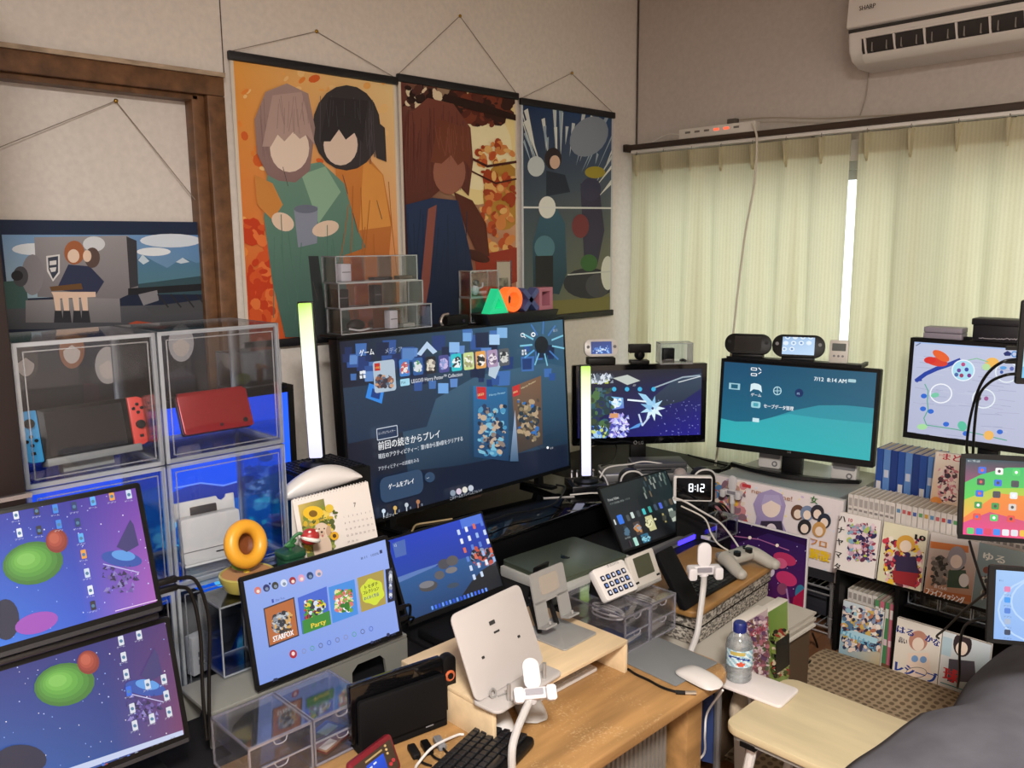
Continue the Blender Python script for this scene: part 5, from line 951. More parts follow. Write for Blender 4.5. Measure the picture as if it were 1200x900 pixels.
for k in range(3): MB().cyl((.032, -.002, .056-k*.007), .0022, .002, 'y', 10).build('button', mat('button_gold', 'b8a070', .4), t)
for k in range(2): MB().cyl((.032+k*.008, -.002, .022+k*.003), .0035, .002, 'y', 12).build('button', mat('button_red', 'a8323a', .4), t)
# keyboard with single keys
t = thing('computer_keyboard', 'black full-size keyboard beside the pale riser', 'keyboard', (.952, 1.072, .3655), 16, 4)
MB().rbox(.22, .13, .012, 0, .014, 'z').build('body', blk, t, .004); key = mat('key_black', '1d1d20', .35)
kmesh = MB().rbox(.0142, .0135, .002, 0, .006, 'z').mesh('key', key, .001, 1)
for r in range(6):
    for c in range(13):
        if r == 5 and 3 <= c <= 7: continue
        o = bpy.data.objects.new('key', kmesh); COL.objects.link(o); o.parent = t; o.location = (-.098+c*.0163, .05-r*.0185, .0145)
MB().rbox(.075, .0135, .002, .0145, .0205, 'z', cx=-.017, cy=-.0425).build('space_bar', key, t, .001)
# adapters and leads behind the keyboard
for k, (dx, c, lb) in enumerate(((0, blk, 'black plug lying behind the keyboard'), (.026, grey, 'grey plug lying behind the keyboard'), (-.026, dkbox, 'charcoal plug lying behind the keyboard'))):
    t = thing('usb_plug', lb, 'plug', (.925+dx, 1.185-dx*.25, .3605), -20, group='plugs behind the keyboard'); MB().rbox(.016, .04, .004, 0, .011, 'z').build('shell', c, t, .002); MB().tube([(0, -.02, .0055), (.004, -.04, .005), (.016, -.055, .004)], .0022, 8).build('cord', blk, t)
tag(MB().tube([(.858, 1.135, .372), (.875, 1.15, .37), (.925, 1.165, .376), (.99, 1.175, .366), (1.005, 1.17, .364)], .0026, 8).build('white_lead', white), 'white charging lead from pocket game to riser', 'cable')
# white tablet stand
t = thing('tablet_stand', 'white angled tablet stand on the pale riser', 'stand', (1.108, 1.142, RZ), 5)
MB().rbox(.205, .072, .016, .0005, .008, 'z', cy=-.02).build('base', mat('plate_white', 'b8b2af', .4), t, .003)
M = Matrix.Translation((0, -.004, .008)) @ Matrix.Rotation(-R(23), 4, 'X'); m = MB(); m.rbox(.208, .172, .016, 0, .005, 'y', cy=.087, M=M); pl = m.build('plate', mat('plate_white', 'b8b2af', .4), t, .0015)
for x, z, w_, h_ in ((-.005, .125, .016, .008), (0, .105, .016, .004), (.055, .075, .007, .005), (-.055, .072, .007, .005)): MB().rbox(w_, h_, .001, -.0012, .0005, 'y', cx=x, cy=z, M=M).build('slot', mat('slot_dark', '2c2a2a', .6), pl)
for x in (-.055, .055): MB().cyl((x, -.042, .024), .004, .034).build('peg', mat('peg_grey', 'a8a5a2', .4, .5), t); MB().torus((0, 0, 0), .008, .0022, 16, 6, Matrix.Translation((x-.012, -.012, .017)) @ Matrix.Rotation(R(70), 4, 'X')).build('cable_ring', mat('ring_grey', '8c8986', .4), t); MB().tube([(x-.005, -.018, .01), (x+.012, -.026, .012), (x+.004, -.036, .011)], .0015, 6).build('cable_clip', mat('ring_grey'), t)
m = MB(); m.add([(-.03, .02, .001), (.03, .02, .001), (.03, .05, .1), (-.03, .05, .1), (-.03, .026, .001), (.03, .026, .001), (.03, .056, .1), (-.03, .056, .1)], [(0, 1, 2, 3), (4, 7, 6, 5), (0, 4, 5, 1), (3, 2, 6, 7), (0, 3, 7, 4), (1, 5, 6, 2)]); m.build('strut', white, t)
# grey tablet stand
t = thing('tablet_stand', 'grey metal tablet stand with window cut-out on the riser', 'stand', (1.345, 1.24, RZ), 2); gm = mat('stand_metal', 'a3a2a0', .42, .35)
MB().rbox(.115, .13, .008, .0005, .0045, 'z', cy=-.012).build('base', gm, t, .001)
M = Matrix.Translation((.0, .0, .04)) @ Matrix.Rotation(-R(14), 4, 'X'); m = MB()
m.rbox(.115, .07, .008, 0, .004, 'y', cy=.075, M=M); m.b2(-.0575, -.02, 0, .004, -.008, .045, M); m.b2(.02, .0575, 0, .004, -.008, .045, M); m.build('plate', gm, t); MB().rbox(.062, .042, .008, -.0012, 0, 'y', cx=.0, cy=.077, M=M).build('grip_pad', mat('pad_tan', '9a9186', .7), t)
for x in (-.039, .039): MB().b2(x-.0185, x+.0185, -.022, .004, -.012, -.008, M).build('ledge', gm, t); MB().tube([(x, -.018, -.006), (x, -.018, .002)], .003, 8, 0, M).build('ledge_lip', gm, t)
m = MB(); m.tube([(-.03, .02, .004), (-.03, .045, .06), (-.03, .03, .1)], .006, 8, 0); m.tube([(.03, .02, .004), (.03, .045, .06), (.03, .03, .1)], .006, 8, 0); m.build('hinge_arm', blk, t)
# mouse pad, cable, white mouse
t = thing('mouse_pad', 'thin grey mouse pad at the end of the desk', 'mouse pad', (1.535, 1.075, DZT+.0005), -3); MB().rbox(.155, .19, .004, 0, .003, 'z').build('pad', mat('pad_grey_soft', '75787a', .75), t, .001)
P = [at(x, y, Z=DZT+.004) for x, y in ((736, 784), (745, 790), (760, 797), (775, 805), (790, 810), (803, 812))]
t = thing('usb_cable', 'black braided cable with metal plug on the desk edge', 'cable', P[0]); m = MB(Matrix.Translation(-P[0])); m.tube(P, .0028, 8); m.build('cord', blk, t); m = MB(Matrix.Translation(-P[0])); m.tube([P[-1], at(816, 812, Z=DZT+.005)], .0048, 10, 0); m.build('plug', mat('plug_metal', 'b9b0a2', .3, .9), t)
m = MB(Matrix.Translation(-P[0])); m.tube([at(792, 811, Z=DZT+.005), P[-1]], .0045, 10, 0); m.build('plug_boot', blk, t)
pm = at(819, 796, Z=DZT+.004); t = thing('computer_mouse', 'slim white mouse hanging over the desk corner', 'mouse', (pm.x, pm.y, DZT+.0035), math.degrees(math.atan2((at(845, 811, Z=.37)-at(794, 784, Z=.37)).y, (at(845, 811, Z=.37)-at(794, 784, Z=.37)).x)))
def mouse_fn(u, v):
    x = -.057+.114*u; hw = .029*(1-.16*abs(2*u-1)**3.2)*math.sqrt(max(0, 1-abs(2*u-1)**9)); y = hw*math.sin((v-.5)*math.pi); e = 1-abs(2*u-1)**2.6; return (x, y, .003+.0175*e*math.cos((v-.5)*math.pi)**.7)
def mouse_bot(u, v):
    x = -.057+.114*u; hw = .029*(1-.16*abs(2*u-1)**3.2)*math.sqrt(max(0, 1-abs(2*u-1)**9)); return (x, hw*math.sin((v-.5)*math.pi), .003)
m = MB(); m.grid(mouse_fn, 26, 16); m.build('shell', mat('mouse_white', 'cfcbc8', .2), t); m = MB(); m.grid(mouse_bot, 26, 4); m.build('underside', mat('mouse_grey', '8f8d8a', .4), t); m = MB(); m.b2(-.05, .05, -.02, -.017, -.0005, .003); m.b2(-.05, .05, .017, .02, -.0005, .003); m.build('glide', blk, t)
for k, (x, y, lb) in enumerate(((586, 852, 'white mouse stored under the pale riser'), (625, 838, 'grey white mouse stored under the middle of the riser'))):
    p = at(x, y, Z=.37); t = thing('computer_mouse', lb, 'mouse', (p.x+.02, p.y+.03, DZT+.001), 60); m = MB(); m.grid(mouse_fn, 18, 12); m.build('shell', mat('mouse_white' if k == 0 else 'mouse_dull', 'bcb8b4', .3), t); m = MB(); m.grid(mouse_bot, 18, 3); m.build('underside', mat('mouse_grey'), t)
t = thing('slim_keyboard', 'slim white keyboard stored under the pale riser', 'keyboard', (1.29, 1.2, .3605)); MB().rbox(.2, .1, .006, 0, .008, 'z').build('body', white, t, .002); km2 = MB().rbox(.0135, .0135, .002, 0, .002, 'z').mesh('key', mat('key_pale', 'cfcac4', .5), .0005, 1)
for r in range(5):
    for c in range(11): o = bpy.data.objects.new('key', km2); COL.objects.link(o); o.parent = t; o.location = (-.083+c*.0166, .034-r*.0172, .0082)
# gooseneck clamps
def gooseneck(label, path, head, yaw, tilt, sc=1.):
    t = thing('gooseneck_clamp', label, 'phone holder', path[0]); L0 = Vector(path[0]); m = MB(Matrix.Translation(-L0)); m.tube(path, .0075, 10); m.build('neck', mat('neck_grey', 'b3b0ae', .4), t)
    H_ = Matrix.Translation(Vector(head)-L0) @ Matrix.Rotation(R(yaw), 4, 'Z') @ Matrix.Rotation(-R(tilt), 4, 'X') @ Matrix.Scale(sc, 4)
    cl = mat('clamp_white', 'cdcacc', .3); m = MB()
    m.prism(rrect(.034, .062, .0165, 6, 0, .03), -.004, .004, 'y', H_); m.build('upper_paddle', cl, t, .002)
    m = MB(); m.rbox(.082, .022, .006, -.007, .01, 'y', cy=-.008, M=H_); m.build('jaw_bar', cl, t, .002)
    for s in (-1, 1): m = MB(); m.rbox(.02, .03, .006, -.022, -.006, 'y', cx=s*.032, cy=-.012, M=H_); m.build('jaw_end', cl, t, .002)
    m = MB(); m.rbox(.036, .012, .002, -.009, -.0065, 'y', cy=-.006, M=H_); m.build('jaw_pad', mat('jaw_grey', '85828a', .5), t); m = MB(); m.tube([H_ @ Vector((0, .002, -.018)), Vector(path[-1])-L0], .011*sc, 12, 0); m.build('swivel', cl, t)
pa = [at(598, 905, Z=.36), at(600, 880, Y=1.0), at(605, 858, Y=1.01), at(613, 838, Y=1.02), at(622, 818, Y=1.03)]
pa[0] = Vector((pa[1].x, pa[1].y, .361)); gooseneck('white gooseneck clamp rising in front of the pale riser', pa, at(625, 808, Y=1.03), -35, 42, .95)
pb = [at(809, 765, Y=1.06), at(817, 742, Y=1.07), at(821, 715, Y=1.08), at(824, 690, Y=1.09), at(825, 675, Y=1.09)]; pb[0] = Vector((pb[0].x, pb[0].y, .361)) if pb[0].x < 1.6 else pb[0]
gooseneck('white gooseneck clamp standing before the small black keyboard', pb, at(825, 664, Y=1.09), -40, 0, 1.)
# laptop, phone stand, key pad, handheld on clear drawers
t = thing('white_carton', 'flat white carton under the closed laptop', 'box', (1.79, 1.6, .356)); MB().b2(-.16, .17, -.125, .12, 0, .03).build('carton', mat('carton_white', 'b9b8b4', .6), t, .002)
t = thing('laptop', 'closed grey green laptop with dark fruit emblem', 'laptop', (1.785, 1.605, .3865), -3)
lm_ = mat('laptop_metal', '6f7a68', .35, .7); MB().rbox(.3, .225, .012, 0, .006, 'z').build('lower_case', lm_, t, .001); MB().rbox(.3, .225, .012, .0066, .0145, 'z').build('lid', lm_, t, .0015)
e = [(math.cos(2*math.pi*k/20)*.0135*(1+.08*math.cos(2*(2*math.pi*k/20)-.3))-.0, math.sin(2*math.pi*k/20)*.0145) for k in range(20)]; e = [(x, y) if not (x > .008 and abs(y-.002) < .008) else (x-.006, y) for x, y in e]
m = MB(); m.prism(e, .0145, .0149, 'z'); m.prism([(.001, .0165), (.005, .018), (.0085, .024), (.004, .0225)], .0145, .0149, 'z'); m.build('emblem', mat('emblem_dark', '14140f', .15), t)
t = thing('phone_stand', 'black folding phone stand before the laptop', 'stand', (1.555, 1.48, .3605), 6)
MB().rbox(.12, .06, .01, 0, .006, 'z').build('base', blk, t, .001); m = MB(); m.add([(-.045, .0, .004), (-.03, .0, .004), (.012, .02, .1), (-.003, .02, .1), (-.045, .008, .004), (-.03, .008, .004), (.012, .028, .1), (-.003, .028, .1)], [(0, 1, 2, 3), (4, 7, 6, 5), (0, 4, 5, 1), (3, 2, 6, 7), (0, 3, 7, 4), (1, 5, 6, 2)]); m.build('rear_leg', blk, t)
M = Matrix.Translation((.02, .018, .1)) @ Matrix.Rotation(R(14), 4, 'X'); m = MB(); m.b2(-.03, .03, -.003, .003, -.02, .006, M); m.b2(-.03, -.012, -.003, .003, -.085, -.015, M); m.b2(.012, .03, -.003, .003, -.085, -.015, M); m.build('cradle', blk, t, .001)
for x in (-.021, .021): MB().b2(x-.01, x+.01, -.02, .0, -.088, -.084, M).build('lip', mat('lip_shine', '9a9aa0', .2, .8), t)
drawer_unit('clear drawer unit with cables beneath the white key pad', 1.487, 1.585, 1.15, 1.345, .3615, .455, 2)
drawer_unit('clear drawer unit with cables beneath the grey handheld', 1.588, 1.69, 1.15, 1.345, .3615, .455, 2)
for k, (x, y, lb) in enumerate(((1.64, 1.22, 'coiled white cable inside the clear drawer'), (1.535, 1.24, 'loose white cable in the clear drawer below key pad'))):
    t = thing('coiled_cable', lb, 'cable', (x, y, .412)); MB().tube([(.028*math.cos(a_*.9)*(1-.02*a_), .045*math.sin(a_*.9), .004+.0012*a_) for a_ in range(18)], .0025, 6).build('cord', white, t); MB().rbox(.02, .03, .004, 0, .012, 'z', cx=.005, cy=-.02).build('plug', white, t, .002)
for k, (x, y, c, lb) in enumerate(((1.64, 1.2, 'c9c4bb', 'white card box in the lower clear drawer'), (1.54, 1.2, '4a5a8c', 'blue box in the lower clear drawer'))):
    t = thing('card_box', lb, 'box', (x, y, .3685), 5); MB().b2(-.035, .035, -.03, .04, 0, .022).build('carton', mat('card_'+c, c, .6), t, .001); MB().b2(-.036, .036, -.0305, -.03, .006, .016).build('band', white, t)
SDC = Vector((1.566, 1.243, .499)); t = thing('macro_key_pad', 'white key pad with fifteen dark picture keys', 'key pad', SDC, -3, 40)
MB().rbox(.113, .082, .008, 0, .02, 'y').build('case', white, t, .002); kk = MB().rbox(.0135, .0135, .0025, -.0022, .0, 'y').mesh('key', mat('key_navy', '14182c', .15), .0006, 1)
for r in range(3):
    for c in range(5): o = bpy.data.objects.new('key', kk); COL.objects.link(o); o.parent = t; o.location = (-.0375+c*.0188, 0, .0125-r*.0187); ic = MB().rbox(.006, .007, .001, -.0027, -.0022, 'y').build('key_icon', mat(('icon_pale', 'icon_blue')[(r+c) % 2], ('b8c0d4', '5a78b8')[(r+c) % 2], .4, emit=.25), o)
a = Art(frame(SDC, -3, 40), .1, .08); a.off = .0002; a.text(712, 665, '◎ ELGATO', 4, '3a3a3e', wpx=16, rot=0); a.build('lettering', PRINT, t); m = MB(); m.add([(-.05, .02, -.03), (.05, .02, -.03), (.05, .055, .0), (-.05, .055, .0), (-.05, .02, .03), (.05, .02, .03)], [(0, 1, 2, 3), (0, 4, 5, 1), (3, 2, 5, 4), (0, 3, 4), (1, 5, 2)]); m.build('rest', blk, t)
DSC = Vector((1.672, 1.235, .502)); t = thing('folding_handheld', 'open pale grey folding handheld with dark green screen', 'handheld', DSC, -1, 24)
MB().rbox(.105, .078, .006, 0, .01, 'y').build('lid', mat('handheld_grey', 'bdb8b0', .4), t, .002); MB().rbox(.066, .05, .002, -.0008, 0, 'y', cy=.006).build('display', mat('lcd_olive', '3c3f30', .25), t); m = MB(); m.cyl((0, .006, -.042), .006, .1, 'x'); m.build('hinge', mat('hinge_grey', '8d8a86', .4), t)
for s in (-1, 1): MB().b2(s*.042-.006, s*.042+.006, -.0012, 0, -.031, -.026).build('speaker_slot', blk, t)
# papers, wooden tray on the woven box, small keyboard, controller
t = thing('paper_stack', 'stack of large white books under the woven box', 'books', (1.99, 1.2, 0), -1)
for k in range(6): MB().box((.004*((k*7) % 3-1), .004*((k*5) % 3-1), .2335+k*.0066), (.46, .32, .006)).build('book', mat('page_white_%d' % (k % 2), ('cfc9be', 'b9b2a6')[k % 2], .7), t)
MB().b2(-.22, .22, -.15, .15, 0, .229).build('crate', mat('crate_brown', '54422f', .8), t)
t = thing('woven_box', 'grey woven storage box under the wooden tray', 'box', (2.0, 1.29, .2715), 4)
def weave_mat():
    m = bpy.data.materials.new('woven_grey'); m.use_nodes = True; nt = m.node_tree; b = nt.nodes['Principled BSDF']; b.inputs['Roughness'].default_value = .9; tc = nt.nodes.new('ShaderNodeTexCoord'); mp = nt.nodes.new('ShaderNodeMapping'); mp.inputs['Scale'].default_value = (60, 60, 110); n = nt.nodes.new('ShaderNodeTexNoise'); n.inputs['Scale'].default_value = 1.6; rp = nt.nodes.new('ShaderNodeValToRGB'); e = rp.color_ramp.elements; e[0].position = .42; e[0].color = (*lin('55504a'), 1); e[1].position = .58; e[1].color = (*lin('b8b0a4'), 1)
    nt.links.new(tc.outputs['Object'], mp.inputs[0]); nt.links.new(mp.outputs[0], n.inputs['Vector']); nt.links.new(n.outputs[0], rp.inputs[0]); nt.links.new(rp.outputs[0], b.inputs['Base Color']); return m
wv_ = weave_mat(); MB().b2(-.21, .22, -.115, .07, 0, .045).build('body', wv_, t, .004); MB().b2(-.215, .225, -.12, .075, .047, .0835).build('lid', wv_, t, .004); MB().b2(-.213, .223, -.1185, .0735, .044, .048).build('lid_gap', blk2, t)
t = thing('wooden_tray', 'round-cornered brown wooden tray on the woven box', 'tray', (2.0, 1.29, .3555), 4); MB().rbox(.47, .26, .03, 0, .018, 'z', seg=6).build('board', mat('tray_wood', '97703f', .45, noise=((4, 30, 30), .2)), t, .005, 3)
t = thing('small_keyboard', 'small black keyboard on the wooden tray', 'keyboard', (1.965, 1.235, .3745), 2); MB().rbox(.25, .1, .006, 0, .008, 'z').build('body', blk, t, .002)
km3 = MB().rbox(.015, .0135, .002, 0, .003, 'z').mesh('key', mat('key_matt', '1a1a1d', .5), .0006, 1)
for r in range(5):
    for c in range(13): o = bpy.data.objects.new('key', km3); COL.objects.link(o); o.parent = t; o.location = (-.108+c*.018, .036-r*.0178, .0082)
t = thing('tablet_folio', 'black folded tablet case leaning beside the small keyboard', 'tablet', at(806, 712, Z=.375), 5, 34); MB().rbox(.075, .16, .006, -.012, 0, 'y', cx=.012, cy=.078).build('cover', blk2, t, .002); MB().rbox(.07, .15, .005, .0005, .008, 'y', cx=.012, cy=.078).build('tablet', blk, t, .001)
pc = at(872, 658, Z=.395); t = thing('game_controller', 'pale grey game controller on the wooden tray', 'controller', (pc.x+.0, pc.y+.02, .3745), -12); cg = mat('controller_grey', 'a7a39a', .4)
m = MB(); m.rbox(.1, .058, .024, .02, .046, 'z', cy=.0, seg=6); m.build('body', cg, t, .009, 3)
for s in (-1, 1):
    m = MB(); m.tube([(s*.046, .01, .032), (s*.056, -.02, .03), (s*.066, -.058, .018), (s*.069, -.075, .016)], lambda q: .022-.006*q, 14); m.build('grip', cg, t); MB().ell((s*.069, -.077, .016), .016, .015, .015).build('grip_end', cg, t); MB().cyl((s*.024, -.018, .05), .0105, .012).build('thumbstick', blk, t); MB().b2(s*.042-.012, s*.042+.012, .026, .038, .026, .042).build('shoulder_button', grey, t, .003)
for k in range(4): a_ = k*math.pi/2; MB().cyl((.043+.011*math.cos(a_), .006+.011*math.sin(a_), .0475), .0048, .004, 'z', 12).build('face_button', blk, t)
m = MB(); m.box((-.043, .006, .047), (.024, .008, .004)); m.box((-.043, .006, .047), (.008, .024, .004)); m.build('direction_pad', blk, t, .001); MB().tube([(0, .03, .035), (-.01, .07, .05), (.0, .11, .07), (.02, .16, .1), (-.02, .22, .13)], .0025, 8).build('cord', mat('cord_pale', 'c9c4ba', .5), t)
# ------------------------------------------------------------------ on the television
def onplane(F, px, py, y=0):
    Fi = F.inverted(); o = Fi @ CO; d = Fi.to_3x3() @ ray(px, py); return o+d*((y-o.y)/d.y)
TVT = 1.0485
t = thing('tv_top_shelf', 'narrow black shelf board on top of the television', 'shelf', (1.84, 2.125, TVT)); MB().b2(-.5, .0, -.045, .045, 0, .007).build('board', blk, t, .001); MB().b2(-.46, -.44, .03, .04, -.05, 0).build('clip', blk, t); MB().b2(-.06, -.04, .03, .04, -.05, 0).build('clip', blk, t)
tier = ((1.362, 1.697, 1.0565, 1.131), (1.358, 1.665, 1.1315, 1.205), (1.352, 1.645, 1.2055, 1.282))
for (x0, x1, z0, z1), lb in zip(tier, ('bottom clear tier on the television with black headset', 'middle clear tier on the television with dark boxes', 'top clear tier on the television with white card')):
    t = clear_box('clear_tier', lb, x0, x1, 2.09, 2.165, z0, z1, .002, .0028, group='clear tiers on the television')
    for k in (1, 2): MB().box((-.5*(x1-x0)+k*(x1-x0)/3, 0, (z1-z0)/2), (.002, .07, z1-z0-.004)).build('divider', ACR, t, smooth=False)
for x, z, w_, h_, c, lb in ((1.4, 1.209, .034, .05, 'd9d2d6', 'white folded card in the top clear tier'), (1.385, 1.134, .04, .052, '18181b', 'small black box in the middle clear tier'), (1.51, 1.134, .028, .06, '26262a', 'small charcoal box in the middle clear tier'), (1.565, 1.06, .03, .055, 'd6d0d4', 'white folded card in the bottom clear tier'), (1.615, 1.209, .05, .01, '5a4a40', 'flat brown trinket in the top clear tier'), (1.615, 1.06, .06, .012, 'a8a4a0', 'pale trinket in the bottom clear tier'), (1.53, 1.209, .07, .008, '3a3436', 'flat dark trinket in the top clear tier')):
    t = thing('small_box' if h_ > .02 else 'trinket', lb, 'box' if h_ > .02 else 'trinket', (x, 2.125, z)); MB().b2(-w_/2, w_/2, -.015, .015, 0, h_).build('body', mat('tierbox_'+c, c, .5), t, .002); MB().b2(-w_/2+.003, w_/2-.003, -.0155, -.015, h_*.5, h_*.55).build('fold', mat('tierfold', '6b6668', .6), t)
t = thing('tiny_headset', 'small black headset in the bottom clear tier', 'headset', (1.435, 2.125, 1.06)); MB().ell((0, 0, .018), .032, .02, .018).build('shell', blk, t); MB().tube([(-.03, -.01, .01), (0, -.02, .004), (.04, -.012, .006)], .003, 8).build('strap', white, t)
t = thing('camera_bar', 'small black camera bar on the television', 'camera', (1.812, 2.115, 1.0485)); MB().rbox(.09, .034, .006, -.02, .016, 'y', cy=.02).build('body', blk, t, .002); MB().tube([(-.05, -.004, .002), (-.062, -.004, .018), (-.052, -.004, .038), (-.03, -.004, .042)], .005, 8).build('clip_arm', mat('clip_silver', 'c4c0bd', .25, .8), t); MB().cyl((.02, -.021, .018), .005, .003, 'y').build('lens', gloss_blk, t); MB().b2(-.04, .04, -.015, .03, 0, .004).build('clip_base', blk, t)
t = thing('symbol_lamp', 'black tray lamp with triangle, circle, cross and square', 'lamp', (2.077, 2.1, TVT))
MB().add([(-.158, -.04, 0), (.158, -.04, 0), (.158, .03, 0), (-.158, .03, 0), (-.178, -.046, .034), (.172, -.046, .034), (.172, .036, .034), (-.178, .036, .034)], [(3, 2, 1, 0), (4, 5, 6, 7), (0, 1, 5, 4), (1, 2, 6, 5), (2, 3, 7, 6), (3, 0, 4, 7)]).build('tray', mat('tray_black', '111011', .5), t, .002)
def outline(P, Q, y0, y1): 
    m = MB(); n = len(P)
    for i in range(n):
        j = (i+1) % n; m.add([(P[i][0], y0, P[i][1]), (P[j][0], y0, P[j][1]), (Q[j][0], y0, Q[j][1]), (Q[i][0], y0, Q[i][1]), (P[i][0], y1, P[i][1]), (P[j][0], y1, P[j][1]), (Q[j][0], y1, Q[j][1]), (Q[i][0], y1, Q[i][1])], [(0, 1, 2, 3), (4, 7, 6, 5), (0, 4, 5, 1), (3, 2, 6, 7)])
    return m
z0 = .034
outline([(-.15, z0), (-.062, z0), (-.106, z0+.082)], [(-.127, z0+.016), (-.085, z0+.016), (-.106, z0+.052)], -.028, .012).build('triangle', mat('symbol_green', '1fc98a', .3, emit=.5), t)
outline([(-.036+.042*math.cos(2*math.pi*k/28), z0+.043+.042*math.sin(2*math.pi*k/28)) for k in range(28)], [(-.036+.026*math.cos(2*math.pi*k/28), z0+.043+.026*math.sin(2*math.pi*k/28)) for k in range(28)], -.028, .012).build('circle', mat('symbol_orange', 'ff6a28', .3, emit=.75), t)
m = MB()
for s in (-1, 1): m.box((0, 0, 0), (.018, .036, .098), Matrix.Translation((.052, -.008, z0+.038)) @ Matrix.Rotation(R(45*s), 4, 'Y'))
m.build('cross', mat('symbol_blue', '4a5688', .4), t)
outline([(.09, z0), (.158, z0), (.158, z0+.078), (.09, z0+.078)], [(.104, z0+.014), (.144, z0+.014), (.144, z0+.064), (.104, z0+.064)], -.028, .012).build('square', mat('symbol_pink', 'b07080', .4), t)
t1 = clear_box('clear_cube', 'clear cube with red and green lights behind the symbol lamp', 1.905, 2.04, 2.14, 2.2, 1.05, 1.135, .002, .003); clear_box('clear_cube', 'clear cube with tiny toy robot above the symbol lamp', 1.907, 2.038, 2.14, 2.2, 1.136, 1.225, .002, .003)
for z in (1.05, 1.136): pass
t = thing('cube_shelf', 'black bracket shelf behind the television', 'shelf', (2.0, 2.2, 1.03)); MB().b2(-.12, .17, -.065, .03, 0, .0185).build('board', blk, t); MB().b2(-.1, -.07, .02, .22, -.02, 0).build('bracket', blk, t)
t = thing('toy_robot', 'tiny white toy robot in the clear cube', 'toy', (1.95, 2.165, 1.139)); MB().ell((0, 0, .02), .014, .012, .018).build('body', mat('robot_white', 'cfd2d6', .4), t); MB().ell((.0, -.004, .044), .012, .011, .011).build('head', mat('robot_dark', '3a3a44', .3), t); MB().tube([(.012, 0, .025), (.028, -.004, .03), (.03, -.004, .045)], .003, 8).build('arm', mat('robot_white'), t)
t = thing('photo_card', 'brown photo card in the upper clear cube', 'card', (1.985, 2.185, 1.139)); MB().b2(-.04, .04, 0, .002, 0, .075).build('card', mat('card_brown', '8a6a58', .6, noise=((50, 50, 50), .5)), t); MB().b2(-.035, .035, -.0006, 0, .006, .014).build('caption', white, t)
t = thing('card_case', 'clear upright case with a picture card behind the symbol lamp', 'case', (2.102, 2.185, 1.0495), -4); MB().b2(-.032, .036, -.003, .004, 0, .205).build('shell', ACR, t, smooth=False); MB().b2(-.028, .031, 0, .002, .004, .2).build('card', mat('card_cream', 'b8b09a', .6), t); MB().rbox(.042, .11, .003, -.0008, 0, 'y', cy=.09).build('picture', mat('card_picture', '7a7c68', .6, noise=((60, 60, 60), .6)), t)
# ------------------------------------------------------------------ on and under the space-battle monitor
F1 = frame((2.549, 1.917, .712), -39.3); top1 = .712+.1535
def on1(px, y=.015): q = F1 @ Vector((onplane(F1, px, 428, y).x, y, .1545)); return (q.x, q.y, top1)
t = thing('white_handheld', 'white handheld with blue screen on a black cradle', 'handheld', on1(704), -39.3)
MB().b2(-.052, .052, -.022, .03, 0, .027).build('cradle', blk, t, .003); M = Matrix.Translation((0, 0, .062)) @ Matrix.Rotation(-R(12), 4, 'X'); m = MB(); m.rbox(.128, .066, .026, -.01, .008, 'y', M=M, seg=6); m.build('shell', mat('handheld_white', 'd5d1cc', .3), t, .002)
Fh = Matrix.Translation(on1(704)) @ Matrix.Rotation(R(-39.3), 4, 'Z') @ M @ Matrix.Translation((0, -.0105, 0)); a = Art(Fh, .078, .046); a.bg('142c6a', '1c3c88', '1c4a9c', '2058b0'); a.blobs(694, 405, 716, 415, ['8ab8f0', 'd0e4fc', '4a80d0'], 16, .6, 2, 1); o = a.build('display', SCREEN, t); o.matrix_basis = M @ Matrix.Translation((0, -.0105, 0))
for s in (-1, 1): MB().cyl((s*.05, -.012, .068), .006, .003, 'y', 12).build('button_cluster', grey, t)
t = thing('tracking_camera', 'black swivel camera on the space battle monitor', 'camera', on1(749), -39.3); MB().b2(-.035, .035, -.02, .025, 0, .014).build('foot', blk, t, .002); MB().ell((0, -.004, .034), .02, .02, .02).build('ball', blk, t); MB().rbox(.082, .032, .003, -.016, .012, 'y', cy=.058).build('bar', blk, t, .002); MB().cyl((0, -.024, .036), .011, .008, 'y').build('lens', gloss_blk, t)
c1 = on1(790); t = clear_box('mini_case', 'clear case with mini console on the space battle monitor', c1[0]-.062, c1[0]+.062, c1[1]-.035, c1[1]+.035, top1, top1+.078, .002, .0025, yaw=-39.3)
t = thing('mini_console', 'tiny black mini console in the clear case', 'console', (c1[0]-.018, c1[1]+.016, top1+.0026), -39.3); MB().b2(-.022, .022, -.012, .012, 0, .054).build('body', blk, t, .002); MB().b2(-.012, .012, -.0128, -.012, .01, .012).build('slot', grey, t)
t = thing('mini_controller', 'tiny black controller in the clear case', 'controller', (c1[0]+.026, c1[1]-.02, top1+.0026), -39.3); MB().ell((0, 0, .007), .013, .007, .006).build('body', blk, t); MB().ell((.009, -.004, .005), .006, .006, .005).build('grip', blk, t)
def slab(label, px, py, z, w_, d_, h_, yaw, mtl, mtl2, name='game_console'):
    p = at(px, py, Z=z+h_); t = thing(name, label, 'console', (p.x, p.y, z), yaw); MB().rbox(w_, d_, .008, 0, h_*.5, 'z').build('lower_case', mtl2, t, .002); MB().rbox(w_*.99, d_*.985, .008, h_*.5+.001, h_, 'z').build('upper_case', mtl, t, .003)
    MB().b2(-w_*.35, w_*.2, -d_/2-.001, -d_/2+.002, h_*.28, h_*.4).build('disc_slot', blk2, t); MB().b2(w_*.3, w_*.36, -d_/2-.001, -d_/2+.002, h_*.25, h_*.4).build('power_light', grey, t); return t
sil = mat('console_silver', '8b8b8d', .35, .4); slab('wide silver grey game console under the space battle monitor', 757, 549, .431, .34, .15, .058, -41, sil, mat('console_charcoal', '3a3a3d', .4))
